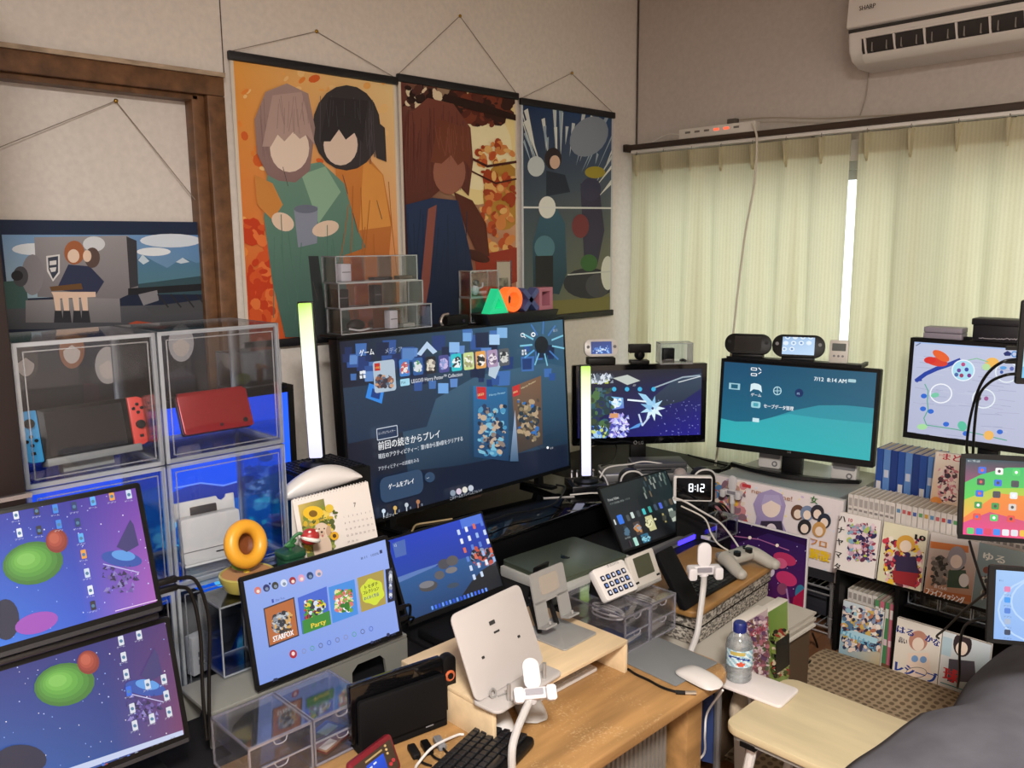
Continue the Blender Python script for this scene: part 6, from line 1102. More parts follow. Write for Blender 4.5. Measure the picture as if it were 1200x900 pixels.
slab('slim dark grey console stacked on the silver console', 770, 539, .4905, .2, .11, .034, -41, mat('console_dark', '4c4c50', .4), mat('console_dark'))
p = at(828, 548, Z=.47); t = thing('power_brick', 'black power brick behind the digital clock', 'adapter', (p.x, p.y, .431), -30); MB().rbox(.1, .055, .006, 0, .038, 'z').build('case', blk, t, .003); MB().tube([(.05, 0, .02), (.1, .02, .03), (.12, .05, .03)], .004, 8).build('cord', blk, t)
# arched black speakers with white rim, clock, motion wand, leads
def arch(label, px, py, Y, sc=1.):
    p = at(px, py, Y=Y); t = thing('arched_speaker', label, 'speaker', (p.x, p.y, .357), -40, group='arched speakers'); hh = p.z-.357+.03
    P = rrect(.078*sc, .1, .036*sc, 6, 0, 0); P = [(x, (z if z > 0 else -hh+.05)+hh-.05) for x, z in P]
    MB().prism(P, 0, .05, 'y').build('body', blk, t, .003); m = MB(); m.tube([(x*1.03, -.002, z) for x, z in sorted([q for q in P if q[1] > hh-.06], key=lambda q: -math.atan2(q[1]-hh+.05, q[0]))], .0032, 8, 0); m.build('rim', white, t); return t
arch('black arched speaker behind the streaming monitor', 741, 562, 1.74); arch('black arched speaker behind the digital clock', 826, 560, 1.6)
p = at(797, 556, Y=1.63); t = thing('motion_wand', 'black motion wand with pale grey ball', 'controller', (p.x, p.y, .357)); MB().tube([(0, 0, 0), (0, 0, p.z-.357-.018)], .018, 14, 0).build('handle', blk, t); MB().ell((0, 0, p.z-.357), .023, .023, .023, 20, 14).build('ball', mat('ball_grey', '9a8f8c', .6), t); MB().cyl((0, -.017, .06), .006, .006, 'y').build('button', grey, t)
p = at(812, 573, Y=1.5); t = thing('digital_clock', 'white framed digital clock reading 8:12', 'clock', (p.x, p.y, p.z), -50, 4)
MB().rbox(.124, .082, .006, 0, .03, 'y').build('case', white, t, .002); MB().rbox(.112, .072, .004, -.0012, 0, 'y', cx=.003).build('face', gloss_blk, t); Fc_ = frame((p.x, p.y, p.z), -50, 4) @ Matrix.Translation((0, -.0014, 0)); a = Art(Fc_, .098, .064)
seg = {'8': 'abcdefg', '1': 'bc', '2': 'abged'}
def digit(a, ch, x, z, w_, h_):
    q = h_/2; k = .0035; S = {'a': (x, z+q, x+w_, z+q), 'd': (x, z-q, x+w_, z-q), 'g': (x, z, x+w_, z), 'b': (x+w_, z+q, x+w_, z), 'c': (x+w_, z, x+w_, z-q), 'f': (x, z+q, x, z), 'e': (x, z, x, z-q)}
    for s in seg[ch]: x0, z0_, x1, z1_ = S[s]; a.lrect(min(x0, x1)-k/2*(x0 == x1)+(.0007 if x0 != x1 else 0), min(z0_, z1_)-k/2*(z0_ == z1_), max(x0, x1)+k/2*(x0 == x1), max(z0_, z1_)+k/2*(z0_ == z1_), 'f4f8ff')
digit(a, '8', -.012, .004, .011, .024); digit(a, '1', .012, .004, .003, .024); digit(a, '2', .024, .004, .011, .024)
for z in (-.001, .009): a.lrect(.0055, z-.0015, .0085, z+.0015, 'f4f8ff')
o = a.build('digits', attr_mat('clock_digits', 1.6), t); o.location = (0, -.0014, 0); hb = p.z-.041-.357; MB().b2(-.05, .05, .002, .03, -.041-hb, -.042).build('pedestal', blk2, t)
wl_ = mat('lead_white', 'dcd8d4', .5)
def lead(label, pts, r=.003, m_=None, name='cable'):
    P = [at(x, y, Y=Y) if Y else Vector((x, y, 0)) for x, y, Y in pts]; t = tag(MB(Matrix.Translation(-P[0])).tube(P, r, 8).build(name, m_ or blk), label, 'cable'); t.location = P[0]; return t
lead('white cable looping over the silver console', [(703, 560, 1.85), (712, 548, 1.85), (738, 544, 1.83), (757, 541, 1.8), (790, 546, 1.74), (806, 548, 1.72)], .003, wl_)
lead('white cable arching from the light bar box', [(702, 552, 1.9), (710, 562, 1.86), (712, 576, 1.8), (690, 578, 1.82), (668, 580, 1.86)], .0028, wl_)
lead('white cable running below the digital clock', [(789, 583, 1.45), (803, 588, 1.44), (820, 598, 1.42), (843, 612, 1.4), (858, 630, 1.38), (868, 645, 1.36)], .003, wl_)
for k, (x, y) in enumerate(((0, 0), (5, 3), (-4, 6), (8, 1))): lead(('thick black cable behind the clock', 'black cable falling past the clock', 'black cable looping beside the space poster', 'thin black cable above the space poster')[k], [(818+x, 592+y, 1.47), (838+x, 590+y*.5, 1.5), (852+x*.8, 606+y, 1.5), (862+x*.5, 628+y, 1.48), (858-x, 650+y, 1.44)], .0034)
lead('black cable on the television stand', [(652, 568, 1.95), (662, 572, 1.9), (650, 590, 1.85), (625, 598, 1.85), (600, 602, 1.87), (575, 610, 1.86), (550, 612, 1.88)], .0032)
cp = [at(x, y, Z=.4435) for x, y in ((483, 622), (488, 615), (505, 612), (530, 608))]; t = tag(MB(Matrix.Translation(-cp[0])).tube(cp, .003, 8).build('cable', mat('cord_tan', 'b09a72', .5)), 'pale cable behind the blue lake monitor', 'cable'); t.location = cp[0]
lead('black cable looping below the space battle monitor', [(690, 525, 2.0), (704, 514, 2.05), (722, 522, 2.05), (718, 540, 2.0), (705, 546, 1.95)], .003); lead('black cable crossing to the teal monitor', [(806, 533, 1.9), (830, 540, 1.8), (850, 545, 1.72), (868, 548, 1.62)], .0035)
t = thing('white_papers', 'white paper strip on the gloss stand', 'paper', at(655, 583, Z=.4405), -36); MB().b2(-.055, .055, -.005, .005, 0, .002).build('sheet', white, t)
# clear parts tray with loose connectors
c0 = at(838, 622, Y=1.45); t = clear_box('parts_box', 'clear parts box with loose connectors beside the clock', c0.x-.04, c0.x+.09, 1.42, 1.5, .357, .42, .002, .003, cat='box')
for k, (dx, dy, c) in enumerate(((-.04, 1.46, 'cfcac4'), (.0, 1.45, 'b8b2aa'), (.03, 1.48, '3a3a40'), (-.01, 1.5, 'dcd8d2'), (.045, 1.45, '8a857c'))):
    t = thing('connector', 'loose %s connector in the clear parts box' % ('white', 'beige', 'charcoal', 'pale', 'grey')[k], 'connector', (c0.x+dx, dy, .36), 30*k); MB().rbox(.016, .034, .004, 0, .012, 'z').build('shell', mat('conn_'+c, c, .4), t, .002); MB().b2(-.005, .005, .017, .027, .003, .009).build('tip', chrome, t)
# ------------------------------------------------------------------ on and under the teal monitor
F2 = frame(LG2C, -79.5, 4.5)
def on2(px, y=.02): q = F2 @ Vector((onplane(F2, px, 424, y).x, y, .1685)); return q
t = thing('monitor_tray', 'black tray on top of the teal monitor', 'tray', on2(930), -79.5); MB().b2(-.23, .24, -.045, .05, .0, .006).build('board', blk, t, .001); MB().b2(-.23, .24, -.047, -.043, .004, .013).build('lip', blk, t); MB().b2(.23, .24, -.045, .05, .004, .014).build('lip', blk, t)
tz = on2(930).z+.0065
def on_tray(px): q = on2(px, .02); return (q.x, q.y, tz)
def handheld(label, px, w_, h_, scr, lit=None, tint=blk):
    p = on_tray(px); t = thing('black_handheld', label, 'handheld', p, -68); MB().b2(-.055, .055, -.02, .03, 0, .014).build('cradle', blk, t, .002); M = Matrix.Translation((0, 0, h_/2+.012)) @ Matrix.Rotation(-R(14), 4, 'X')
    m = MB(); m.rbox(w_, h_, h_*.46, -.009, .009, 'y', M=M, seg=8); m.build('shell', tint, t, .003); Fq = Matrix.Translation(p) @ Matrix.Rotation(R(-68), 4, 'Z') @ M @ Matrix.Translation((0, -.0096, 0)); a = Art(Fq, *scr)
    if lit: lit(a)
    else: a.bg('0c0c0e', '141416', '060607', '0a0a0b')
    o = a.build('display', SCREEN if lit else GLOSSY, t); o.matrix_basis = M @ Matrix.Translation((0, -.0096, 0))
    for s in (-1, 1): MB().cyl((0, 0, 0), .006, .004, 'y', 12, M @ Matrix.Translation((s*(w_/2-.017), -.011, .006))).build('thumb_control', grey if lit else blk, t)
def vita(a):
    a.bg('8fb4dc', '9cc0e6', 'b0cff0', 'b8d6f2')
    for k in range(10): a.ell(923+(k % 4)*9-(k//4)*2, 395+(k//4)*7, 3.2, 2.6, 'd8e8f8'); a.ell(923+(k % 4)*9-(k//4)*2, 395+(k//4)*7, 1.5, 1.3, ('5a88c0', 'e0e8f0', '88a8d0')[k % 3])
handheld('black handheld with dark screen on the teal monitor', 876, .166, .074, (.095, .054)); handheld('black handheld with pale blue lit screen on the teal monitor', 935, .178, .08, (.108, .062), vita)
t = thing('pocket_timer', 'small white timer with grey display on the teal monitor', 'timer', on_tray(982), -72, 12); MB().rbox(.062, .08, .006, 0, .016, 'y', cy=.042).build('case', mat('timer_white', 'cfcac2', .4), t, .002); MB().rbox(.045, .026, .002, -.0008, 0, 'y', cy=.057).build('display', mat('lcd_grey', '4c5350', .3), t)
for k in range(3): MB().cyl((-.014+k*.014, -.001, .026), .004, .003, 'y', 10).build('button', grey, t)
for px, py, lb in ((896, 541, 'white desk speaker behind the curved monitor foot'), (983, 556, 'white desk speaker beside the comic books')):
    p = at(px, py+10, Z=.486); t = thing('desk_speaker', lb, 'speaker', (p.x+.03, p.y, .4865), -80, 10, group='white desk speakers'); MB().rbox(.085, .1, .01, 0, .05, 'y', cy=.052).build('case', mat('speaker_white', 'cbc9c6', .4), t, .004); MB().rbox(.075, .055, .006, -.0012, 0, 'y', cy=.066).build('grille', mat('grille_grey', '77777a', .6), t); MB().torus((0, 0, 0), .008, .0025, 14, 6, Matrix.Translation((.02, -.002, .02)) @ Matrix.Rotation(R(90), 4, 'X')).build('emblem', grey, t)
# printed board leaning on the silver box, space panel before it
def board(name, label, cat, c, yaw, tilt, w_, h_, th, edge, paint, mtl=None):
    t = thing(name, label, cat, c, yaw, tilt); MB().b2(-w_/2, w_/2, 0, th, -h_/2, h_/2).build('panel', mat('edge_'+edge, edge, .6), t, .0008); a = Art(frame(c, yaw, tilt), w_-.006, h_-.006); paint(a); a.off = 0; o = a.build('print', mtl or PRINT, t); o.location = (0, -.0002, 0); return t
def ng(a):
    a.bg('e9dfe0'); a.blobs(828, 560, 980, 690, ['e8c8d0', 'd8e0ec', 'f0e0a8', 'd4c0dc'], 40, 1, 3, 3)
    a.blobs(828, 562, 878, 650, ['c85a5a', 'e0b040', '5a88b8', 'b89080', '8a6a78', 'e8d8c8', 'd08a90'], 80, 3, 9, 4); a.rect(871, 566, 881, 572, 'c03a40'); a.text(882, 577, 'new  gAme!', 8, 'b88a70', .02, wpx=48, rot=0)
    a.poly([(888, 605), (884, 590), (890, 578), (905, 573), (918, 579), (922, 592), (918, 612), (930, 640), (880, 640)], 'aa9cc8', '9484b4'); a.ell(905, 594, 11, 12, 'f0ddd2'); a.poly([(893, 592), (897, 579), (914, 580), (918, 593), (905, 586)], 'b4a8d0'); a.poly([(893, 610), (917, 610), (922, 640), (888, 640)], '3c3448'); a.ell(905, 620, 6, 7, 'e8dce4')
    for x, y, c in ((936, 600, '6a4a3a'), (947, 601, '7a8aa8'), (959, 600, '38343c'), (967, 610, '2e3444'), (944, 617, '302c30'), (961, 620, 'c8985a')): a.ell(x, y, 8, 9, c); a.ell(x, y+2, 4.6, 5.4, 'f0dccc')
    a.text(951, 588, '女', 9, '3a7a3a', .04); a.text(940, 634, 'アフロ', 9, 'd08a30', .04, wpx=30); a.rect(930, 636, 975, 655, 'd8b8a0'); a.text(950, 652, '解散', 13, 'e8c020', .06, wpx=23)
    a.rect(930, 658, 978, 690, '26252a')
board('printed_board', 'colourful printed board leaning against the silver box', 'board', (2.602, 1.395, .348), -89, 2, .5, .28, .02, 'cfc8c6', ng)
def sp(a):
    a.bg('1c1438', '2a1848', '3a1a54', '7a1c4c'); rd = random.Random(8); a.poly([(853, 640), (900, 625), (946, 640), (944, 700), (853, 700)], '34205c', '5a2460')
    for _ in range(50): a.ell(rd.uniform(854, 944), rd.uniform(614, 765), .6, .6, 'd8c8f0', n=6)
    a.line([(860, 628), (890, 632), (925, 645)], 1.2, 'b06aa0'); a.ell(879, 630, 2, 2, 'fff0e0'); a.ell(911, 639, 2, 2, 'fff0e0')
    a.ell(920, 655, 14, 7, 'c03a68', 20); a.ell(915, 660, 8, 6, 'd8608a', 20); a.ell(922, 678, 13, 8, 'c83a70', 25); a.ell(917, 690, 6, 7, '8a4a6a'); a.ell(903, 670, 5, 6, 'd8c8dc'); a.ell(938, 695, 6, 10, '3a7a9a')
    a.poly([(922, 765), (930, 700), (944, 690), (942, 768)], 'a8204a', 'b02444'); a.line([(922, 690), (926, 715), (922, 760)], 2, 'b088c0'); a.blobs(905, 715, 942, 766, ['5a1c6a', '8a2a70', '2a2470', 'c03a50'], 26, 3, 8, 6); a.blobs(854, 690, 900, 755, ['141030', '20205a', '2c2a70'], 24, 4, 10, 7)
board('space_panel', 'purple outer space art panel standing before the printed board', 'picture', (2.447, 1.328, .198), -90, 1, .292, .392, .012, 'd8d2d4', sp, GLOSSY)
lead('black cable on the floor beside the dotted mat', [(952, 742, 1.16), (958, 760, 1.17), (950, 775, 1.13), (932, 781, 1.12)], .0034)
for k, (y, z, c, lb, w_) in enumerate(((1.3, .041, '22222a', 'black box on the lowest wire shelf', .16), (1.47, .041, '2a3a70', 'navy bag on the lowest wire shelf', .12), (1.27, .176, '1c2c58', 'dark blue box on the middle wire shelf', .14), (1.48, .176, '34343a', 'charcoal box on the middle wire shelf', .16))):
    t = thing('storage_box', lb, 'box', (2.83, y, z), -3*k); MB().b2(-.14, .15, -w_/2, w_/2, 0, .075).build('body', mat('rackbox_'+c, c, .6), t, .008); MB().b2(-.143, .153, -w_/2-.003, w_/2+.003, .07, .082).build('lid', mat('rackbox_'+c), t, .004)

gp = [at(858, 612, X=2.585), at(858, 600, X=2.584), at(858, 590, X=2.583)]
gooseneck('white clamp clipped on the corner of the printed board', gp, at(858, 575, X=2.582), -85, 0, .9)
# ------------------------------------------------------------------ comics
paper = mat('page_edges', 'b3a898', .85, noise=((3, 240, 3), .25)); spine_w = mat('spine_white', 'd9d2cc', .5)
bz = .285
ORD = ('first second third fourth fifth sixth seventh eighth ninth tenth eleventh twelfth thirteenth fourteenth fifteenth').split()
def volume_meshes(th, dp, h_, spine):
    c = MB(); c.b2(-dp/2, -dp/2+.0012, -th/2, th/2, 0, h_); c.b2(-dp/2, dp/2, -th/2, -th/2+.0007, 0, h_); c.b2(-dp/2, dp/2, th/2-.0007, th/2, 0, h_); p = MB(); p.b2(-dp/2+.0012, dp/2-.001, -th/2+.0007, th/2-.0007, .0015, h_-.002); return c.mesh('cover', spine, smooth=False), p.mesh('pages', paper, smooth=False)
def row(label, group, n, x, ya, yb, z, dp, h_, spines, marks, jit=.002, name='comic_book', seed=1):
    rd = random.Random(seed); th = abs(ya-yb)/n*.96; ms = [volume_meshes(th, dp, h_, s) for s in spines]; mm = [MB().b2(-dp/2-.0006, -dp/2, -th*.32, th*.32, *zz).mesh('spine_mark', m_, smooth=False) for zz, m_ in marks]
    for k in range(n):
        y = ya+(yb-ya)*(k+.5)/n; lb = label(k) if callable(label) else label; t = thing(name, lb, 'book', (x+dp/2+rd.uniform(-jit, jit), y, z), group=group); a_, b_ = ms[k % len(ms)]
        for nm_, me in (('cover', a_), ('pages', b_)): o = bpy.data.objects.new(nm_, me); COL.objects.link(o); o.parent = t
        for q in ([k % len(mm)] if len(marks) > 2 else range(len(mm))): o = bpy.data.objects.new('spine_mark', mm[q]); COL.objects.link(o); o.parent = t
mk = lambda c: mat('mark_'+c, c, .5)
row(lambda k: '%s plain lettered white comic in the long row from the printed board' % ORD[k], 'comics in the long row', 9, 2.588, 1.122, .975, bz+.0605, .128, .176, [spine_w], [((.14, .165), mk('a8a09c')), ((.125, .132), mk('8a8480'))])
row(lambda k: '%s white comic with coloured spine mark, counted from the plain ones' % ORD[k], 'comics with coloured marks in the long row', 15, 2.588, .974, .73, bz+.0605, .128, .176, [spine_w], [((.148, .16), mk(c)) for c in ('5a88b0', 'b85a60', 'c04a48', '4a60a0', '5a9a60', 'c89a40')], seed=2)
row(lambda k: '%s white comic with dark spine picture, counted from the coloured ones' % ORD[k], 'comics with dark tops in the long row', 12, 2.588, .729, .53, bz+.0605, .128, .176, [spine_w], [((.145, .17), mk('5a5258')), ((.12, .13), mk('8a8480'))], seed=3)
sp_b = [mat('spine_blue', '2a4f9c', .4), mat('spine_sky', '5c86c4', .4), mat('spine_deep', '223c80', .4)]
row(lambda k: '%s blue and white book counted from the teal monitor' % ORD[k] if k < 7 else 'purple edged book closing the blue row', 'blue books above the comics', 8, 2.752, 1.108, .925, .4755, .12, .168, sp_b, [((.02, .06), mk('d8d4d0')), ((.075, .1), mk('c4c8d8')), ((.0, .018), mk('8a6a80'))], seed=5)
row(lambda k: '%s white comic in the lower bay from the wire rack' % ORD[k], 'comics in the lower bay', 6, 2.60, 1.112, 1.015, .004, .128, .2, [spine_w], [((.17, .19), mk('9a928e')), ((.155, .162), mk('b0a8a2'))], seed=6)
row(lambda k: '%s %s-spined comic in the lower bay from the white ones' % (ORD[k//2], 'pink' if k % 2 else 'green'), 'coloured comics in the lower bay', 4, 2.575, 1.013, .952, .004, .128, .2, [mat('spine_green', '4f8a5a', .5), mat('spine_pink', 'c0687c', .5)], [((.15, .18), mk('e0dcd8')), ((.06, .08), mk('e8c8d0'))], seed=7)
def front_comic(label, corners, paint, X, tilt=7, h_=.182, w_=.128, zb=None, th=.014, yaw=-90):
    P = [at(x, y, X=X) for x, y in corners]; yc = sum(p.y for p in P)/4; z0 = zb; c = (X+.5*h_*math.sin(R(tilt))*0, yc, z0+h_/2*math.cos(R(tilt))+.001); t = thing('comic_book', label, 'book', c, yaw, tilt, group='comics facing outward')
    MB().b2(-w_/2, w_/2, 0, .0008, -h_/2, h_/2).build('front_cover', spine_w, t); MB().b2(-w_/2, w_/2, th-.0008, th, -h_/2, h_/2).build('back_cover', spine_w, t); MB().b2(-w_/2+.001, w_/2-.002, .0009, th-.0009, -h_/2+.001, h_/2-.001).build('pages', paper, t); MB().b2(-w_/2-.0008, -w_/2, 0, th, -h_/2, h_/2).build('spine', spine_w, t)
    a = Art(frame(c, yaw, tilt), w_, h_); paint(a); a.build('cover_print', GLOSSY, t); return t
def cv1(a):
    a.bg('e9e2de'); a.blobs(992, 612, 1028, 660, ['a04a5c', '4a3c6c', 'c8a0b4', '8ab0c8', 'b8c860', 'e8d0d8', '6a3a50', '343058', 'd8c0c8'], 70, 2, 6, 2)
    for k, ch in enumerate('ハナヤマタ'): a.text(983.5-k*1.4, 610+k*13.2+k*k*.25, ch, 9, '1c1a1c', .03)
    a.text(995, 611, '10', 6, 'c0405a', .02)
def cv2(a):
    a.bg('e6dfc0', 'e8e2c8', 'd8d4b0', 'e0dcc0'); a.blobs(1034, 628, 1084, 690, ['4a2c48', 'c84050', 'e8c040', 'e0b4b8', '3a2c5c', '8a3048', 'f0e8d8', '6a2c38'], 80, 2, 6, 3); a.ell(1062, 637, 11, 10, 'd9a444'); a.ell(1062, 640, 7, 7, 'f0dcc8'); a.poly([(1050, 652), (1074, 652), (1078, 675), (1050, 672)], '3a3050'); a.poly([(1046, 668), (1078, 672), (1072, 688), (1048, 682)], '9c2c34'); a.text(1073, 632, '10', 9, '141214', .07, wpx=12)
def cv3(a):
    a.bg('d8d2ce', 'd4d0d0', 'b8805c', 'b07850'); a.poly([(1090, 634), (1135, 640), (1135, 648), (1090, 642)], 'd07a40'); a.blobs(1090, 650, 1132, 688, ['4a4440', '6a625c', '8a827c', '302c2a', 'a89c94'], 50, 2, 7, 4); a.ell(1122, 654, 11, 14, '9c98a0'); a.ell(1121, 658, 7, 8, 'ead8cc'); a.poly([(1112, 668), (1132, 668), (1136, 690), (1110, 688)], '39503f'); a.ell(1130, 680, 6, 8, 'e0dcdc'); a.poly([(1085, 690), (1140, 698), (1140, 706), (1085, 696)], 'b4693c'); a.text(1085, 697, 'フライフィッシング', 9, 'f4f0ec', .05, wpx=46); a.text(1095, 688, '蒼くんの', 4.5, 'f4f0ec', .03, wpx=15)
def cv4(a): a.bg('8aa0a8', '9ab0b4', '6a7c80', '788a8c'); a.text(1152, 655, 'ゆる', 11, 'eef2ec', .04, wpx=26); a.ell(1156, 668, 4, 4, '8a4a3c'); a.blobs(1148, 672, 1185, 705, ['3a3c44', '6a5a4c', 'b0b8b0', 'd8d0c4'], 40, 2, 6, 5)
def cv5(a): a.bg('c8d4dc', 'd8e0e4', '8ab0c0', 'b8a070'); a.blobs(985, 708, 1037, 765, ['4a3a4c', 'e8d4c8', '8a98b8', 'd0b060', '5a7a98', 'f0e8e0', '34405c', 'b87a60', '9ac8d8'], 110, 2, 7, 6); a.text(1031, 714, '12', 5, 'e8f0f4', .05); a.poly([(985, 740), (1000, 738), (1030, 748), (1028, 754), (1000, 748)], 'b0d8e8'); a.text(986, 742, 'けいはし', 9, '70b0d0', .06, wpx=40, rot=-8)
def cv6(a): a.bg('e9e2d8', 'ece6de', 'e4d8c8', 'e0d4c4'); a.ell(1076, 751, 11, 12, 'c08a78'); a.ell(1076, 755, 7, 8, 'f0dccc'); a.poly([(1064, 765), (1088, 765), (1092, 795), (1062, 793)], 'eed8c6'); a.ell(1072, 772, 4, 4, '7aa0d0'); a.ell(1082, 773, 4, 4, '7aa0d0'); a.ring(1074, 788, 12, 6, .8, '8a7a70'); a.text(1051, 740, 'はる', 10, '2c3c8c', .05, wpx=20); a.text(1084, 750, 'かな', 10, '2c3c8c', .05, wpx=17, rot=-12); a.text(1053, 752, '高い', 8, '3a3a48', .03, wpx=10); a.text(1049, 785, 'レシーブ', 14, '2a4496', .06, wpx=50)
def cv7(a): a.bg('dce4e8', 'd4dce4', 'd8ccc4', '2a7a80'); a.ell(1128, 755, 11, 15, '3a3034'); a.ell(1127, 760, 7, 8, 'f0dccc'); a.rect(1104, 745, 1114, 770, 'b8d0dc'); a.poly([(1112, 772), (1142, 775), (1144, 800), (1110, 798)], '4a4650'); a.rect(1102, 800, 1150, 815, '2c7c84'); a.text(1105, 795, '球', 18, 'c02c34', .05)
zt = bz+.0008
front_comic('comic titled ハナヤマタ with crowded white cover', [(983, 600), (1032, 612), (1027, 679), (977, 668)], cv1, 2.545, 9, zb=zt)
front_comic('comic numbered 10 with yellow haired cover figure', [(1032, 612), (1087, 630), (1083, 694), (1028, 682)], cv2, 2.545, 9, zb=zt)
front_comic('comic with grey haired figure and white fishing title', [(1089, 632), (1144, 645), (1140, 707), (1085, 695)], cv3, 2.545, 9, zb=zt)
front_comic('comic with grey teal cover half hidden by a tablet', [(1146, 648), (1202, 660), (1198, 722), (1142, 710)], cv4, 2.545, 9, zb=zt)
front_comic('wide comic with crowded pale blue cover in the lower bay', [(985, 702), (1039, 718), (1034, 780), (981, 764)], cv5, 2.535, 5, zb=.004)
front_comic('comic titled レシーブ standing in the lower bay', [(1051, 722), (1105, 740), (1098, 807), (1045, 793)], cv6, 2.525, 5, zb=.004)
front_comic('comic with red 球 character on its cover', [(1106, 742), (1160, 758), (1153, 825), (1100, 810)], cv7, 2.525, 5, zb=.004)
for k in range(4):
    y0 = .925-k*.092; t = clear_box('clear_bin', '%s small clear bin on the shelf from the bookcase divider' % ORD[k], 2.6, 2.66, y0-.088, y0, .2125, .268, .002, .003, group='clear bins on the bookcase shelf', cat='bin')
t = thing('dark_bottle', 'small dark bottle inside a clear bin', 'bottle', (2.63, .885, .2152)); MB().lathe([(.014, 0), (.014, .03), (.006, .038), (.006, .045)], 16).build('body', mat('bottle_dark', '23262e', .3), t); MB().cyl((0, 0, .047), .0065, .006).build('cap', blk, t)
t = thing('speaker_box', 'grey box with black half-round openings beside the blue books', 'box', (2.79, .893, .4755)); MB().b2(-.06, .07, -.026, .026, 0, .165).build('case', mat('case_grey', '7f8082', .5), t, .003)
for z in (.022, .105): MB().prism([(-.02+.0*k+.0, z)]+[(-.02+.032*math.sin(R(k*18)), z+.02-.02*math.cos(R(k*18))) for k in range(11)], -.0608, -.06, 'x').build('opening', blk2, t)
def mg(a): a.bg('e8ded2', 'ece4da', 'd8a878', 'e0d0c0'); a.text(1105, 538, 'まど', 9, 'c03048', .06, wpx=22); a.text(1100, 534, '週刊コミック', 3, 'c05060', wpx=14); a.blobs(1098, 545, 1124, 590, ['5a3a44', 'd8a0a8', 'f0dcd0', '38303c', 'c87880', 'e8d8d0'], 60, 2, 5, 3); a.ell(1097, 588, 7, 6, 'd8883c')
board('magazine', 'weekly magazine with red title leaning by the grey box', 'magazine', (2.70, .845, .58), -88, 8, .135, .19, .012, 'cfc6bc', mg, GLOSSY)
t = thing('amber_tins', 'row of amber tins beside the blue books', 'tin', (2.80, 1.119, .4755)); t.name = 'amber_tin'; MB().lathe([(.008, 0), (.008, .02), (.006, .022)], 14).build('body', mat('tin_amber', '8a4a2c', .3, .3), t); MB().cyl((0, 0, .0235), .0065, .004).build('cap', mat('tin_gold', 'c8a060', .3, .5), t); t['label'] = 'small amber tin beside the blue books'
# on the drawing-app monitor
mt = .838+.166
t = thing('grey_hinged_box', 'small lilac grey hinged box on the drawing monitor', 'box', (2.875, .965, mt), -88); MB().rbox(.115, .06, .006, 0, .018, 'z').build('base', mat('box_lilac', '8f8996', .45), t, .002); MB().rbox(.115, .06, .006, .019, .036, 'z').build('lid', mat('box_lilac'), t, .003); MB().b2(-.06, .07, -.032, .03, -.0005, .0005).build('pad', blk, t)
p = at(1136, 394, X=2.86); t = thing('cable_plug', 'black plug beside the lilac box', 'plug', (2.87, .893, mt)); MB().rbox(.014, .03, .004, 0, .01, 'z').build('shell', blk, t, .002); MB().tube([(0, .015, .005), (0, .03, .012), (.03, .035, -.05)], .003, 8).build('cord', blk, t)
t = thing('black_gift_box', 'black lidded box with silver script on the drawing monitor', 'box', (2.89, .79, mt), -88); MB().b2(-.09, .09, -.035, .035, 0, .05).build('body', mat('box_navy', '14131a', .5), t, .002); MB().b2(-.094, .094, -.039, .039, .05, .07).build('lid', mat('box_navy'), t, .003)
Fg = Matrix.Translation((2.89, .79, mt)) @ Matrix.Rotation(R(-88), 4, 'Z') @ Matrix.Translation((0, -.0355, .03)); a = Art(Fg, .17, .04); a.line([(1147+k*1.5, 398.5-1.6*abs(math.sin(k*1.3))-(1.6 if k in (3, 12, 22) else 0)) for k in range(36)], .8, 'b8b4bc'); o = a.build('script_line', PRINT, t); o.location = (0, -.0355, .03)
# cables of the tablets
def cab(label, pts, r=.0028):
    P = [at(x, y, X=X) for x, y, X in pts]; t = tag(MB(Matrix.Translation(-P[0])).tube(P, r, 8).build('tablet_cable', blk), label, 'cable'); t.location = P[0]
cab('black cable arching from the highest tablet', [(1192, 421, 1.74), (1175, 424, 1.72), (1158, 437, 1.74), (1146, 458, 1.78), (1137, 490, 1.84), (1133, 520, 1.9), (1134, 536, 1.95)])
cab('second black cable hanging from the highest tablet', [(1190, 438, 1.74), (1177, 440, 1.73), (1160, 448, 1.76), (1147, 465, 1.8), (1142, 500, 1.88), (1140, 536, 1.95)])
cab('black cable between the two lower tablets', [(1136, 634, 1.9), (1142, 655, 1.87), (1150, 680, 1.82), (1156, 695, 1.8)]); cab('black cable running over the lower comics', [(1156, 694, 1.8), (1130, 715, 1.95), (1110, 735, 2.1), (1098, 745, 2.25), (1100, 748, 2.3)])
cab('black cable plugged into the lower tablet', [(1157, 725, 1.76), (1142, 727, 1.78), (1130, 735, 1.85), (1125, 755, 1.95), (1124, 790, 2.1), (1122, 806, 2.2)], .003)
# ------------------------------------------------------------------ bottle, tray and books by the folding table
t = thing('white_tray', 'white slide-out board across the folding table edge', 'tray', (1.668, .925, .3005), 3); MB().rbox(.1, .19, .012, 0, .008, 'z').build('board', mat('board_white', 'ded6d4', .4), t, .002)
p = at(865, 795, Z=.309); t = thing('water_bottle', 'clear water bottle with blue cap and label', 'bottle', (p.x, p.y, .3088))
WB = clear_mat('bottle_plastic', 'f2f6f8', .12, .05, .16, 'e8eef2'); prof = [(.001, .001), (.026, .001), (.03, .006), (.0305, .014), (.029, .018), (.031, .024), (.031, .034), (.0295, .037), (.031, .041), (.031, .082), (.0285, .096), (.022, .108), (.0135, .116), (.0125, .12), (.0125, .126)]
MB().lathe(prof, 32).build('body', WB, t); MB().lathe([(.0145, .117), (.0145, .137), (.0125, .14), (.001, .14)], 24).build('cap', mat('cap_blue', '17256c', .4), t); m = MB()
for k in range(24): a_ = 2*math.pi*k/24; m.box((0, 0, 0), (.001, .001, .018), Matrix.Translation((.0147*math.cos(a_), .0147*math.sin(a_), .127)))
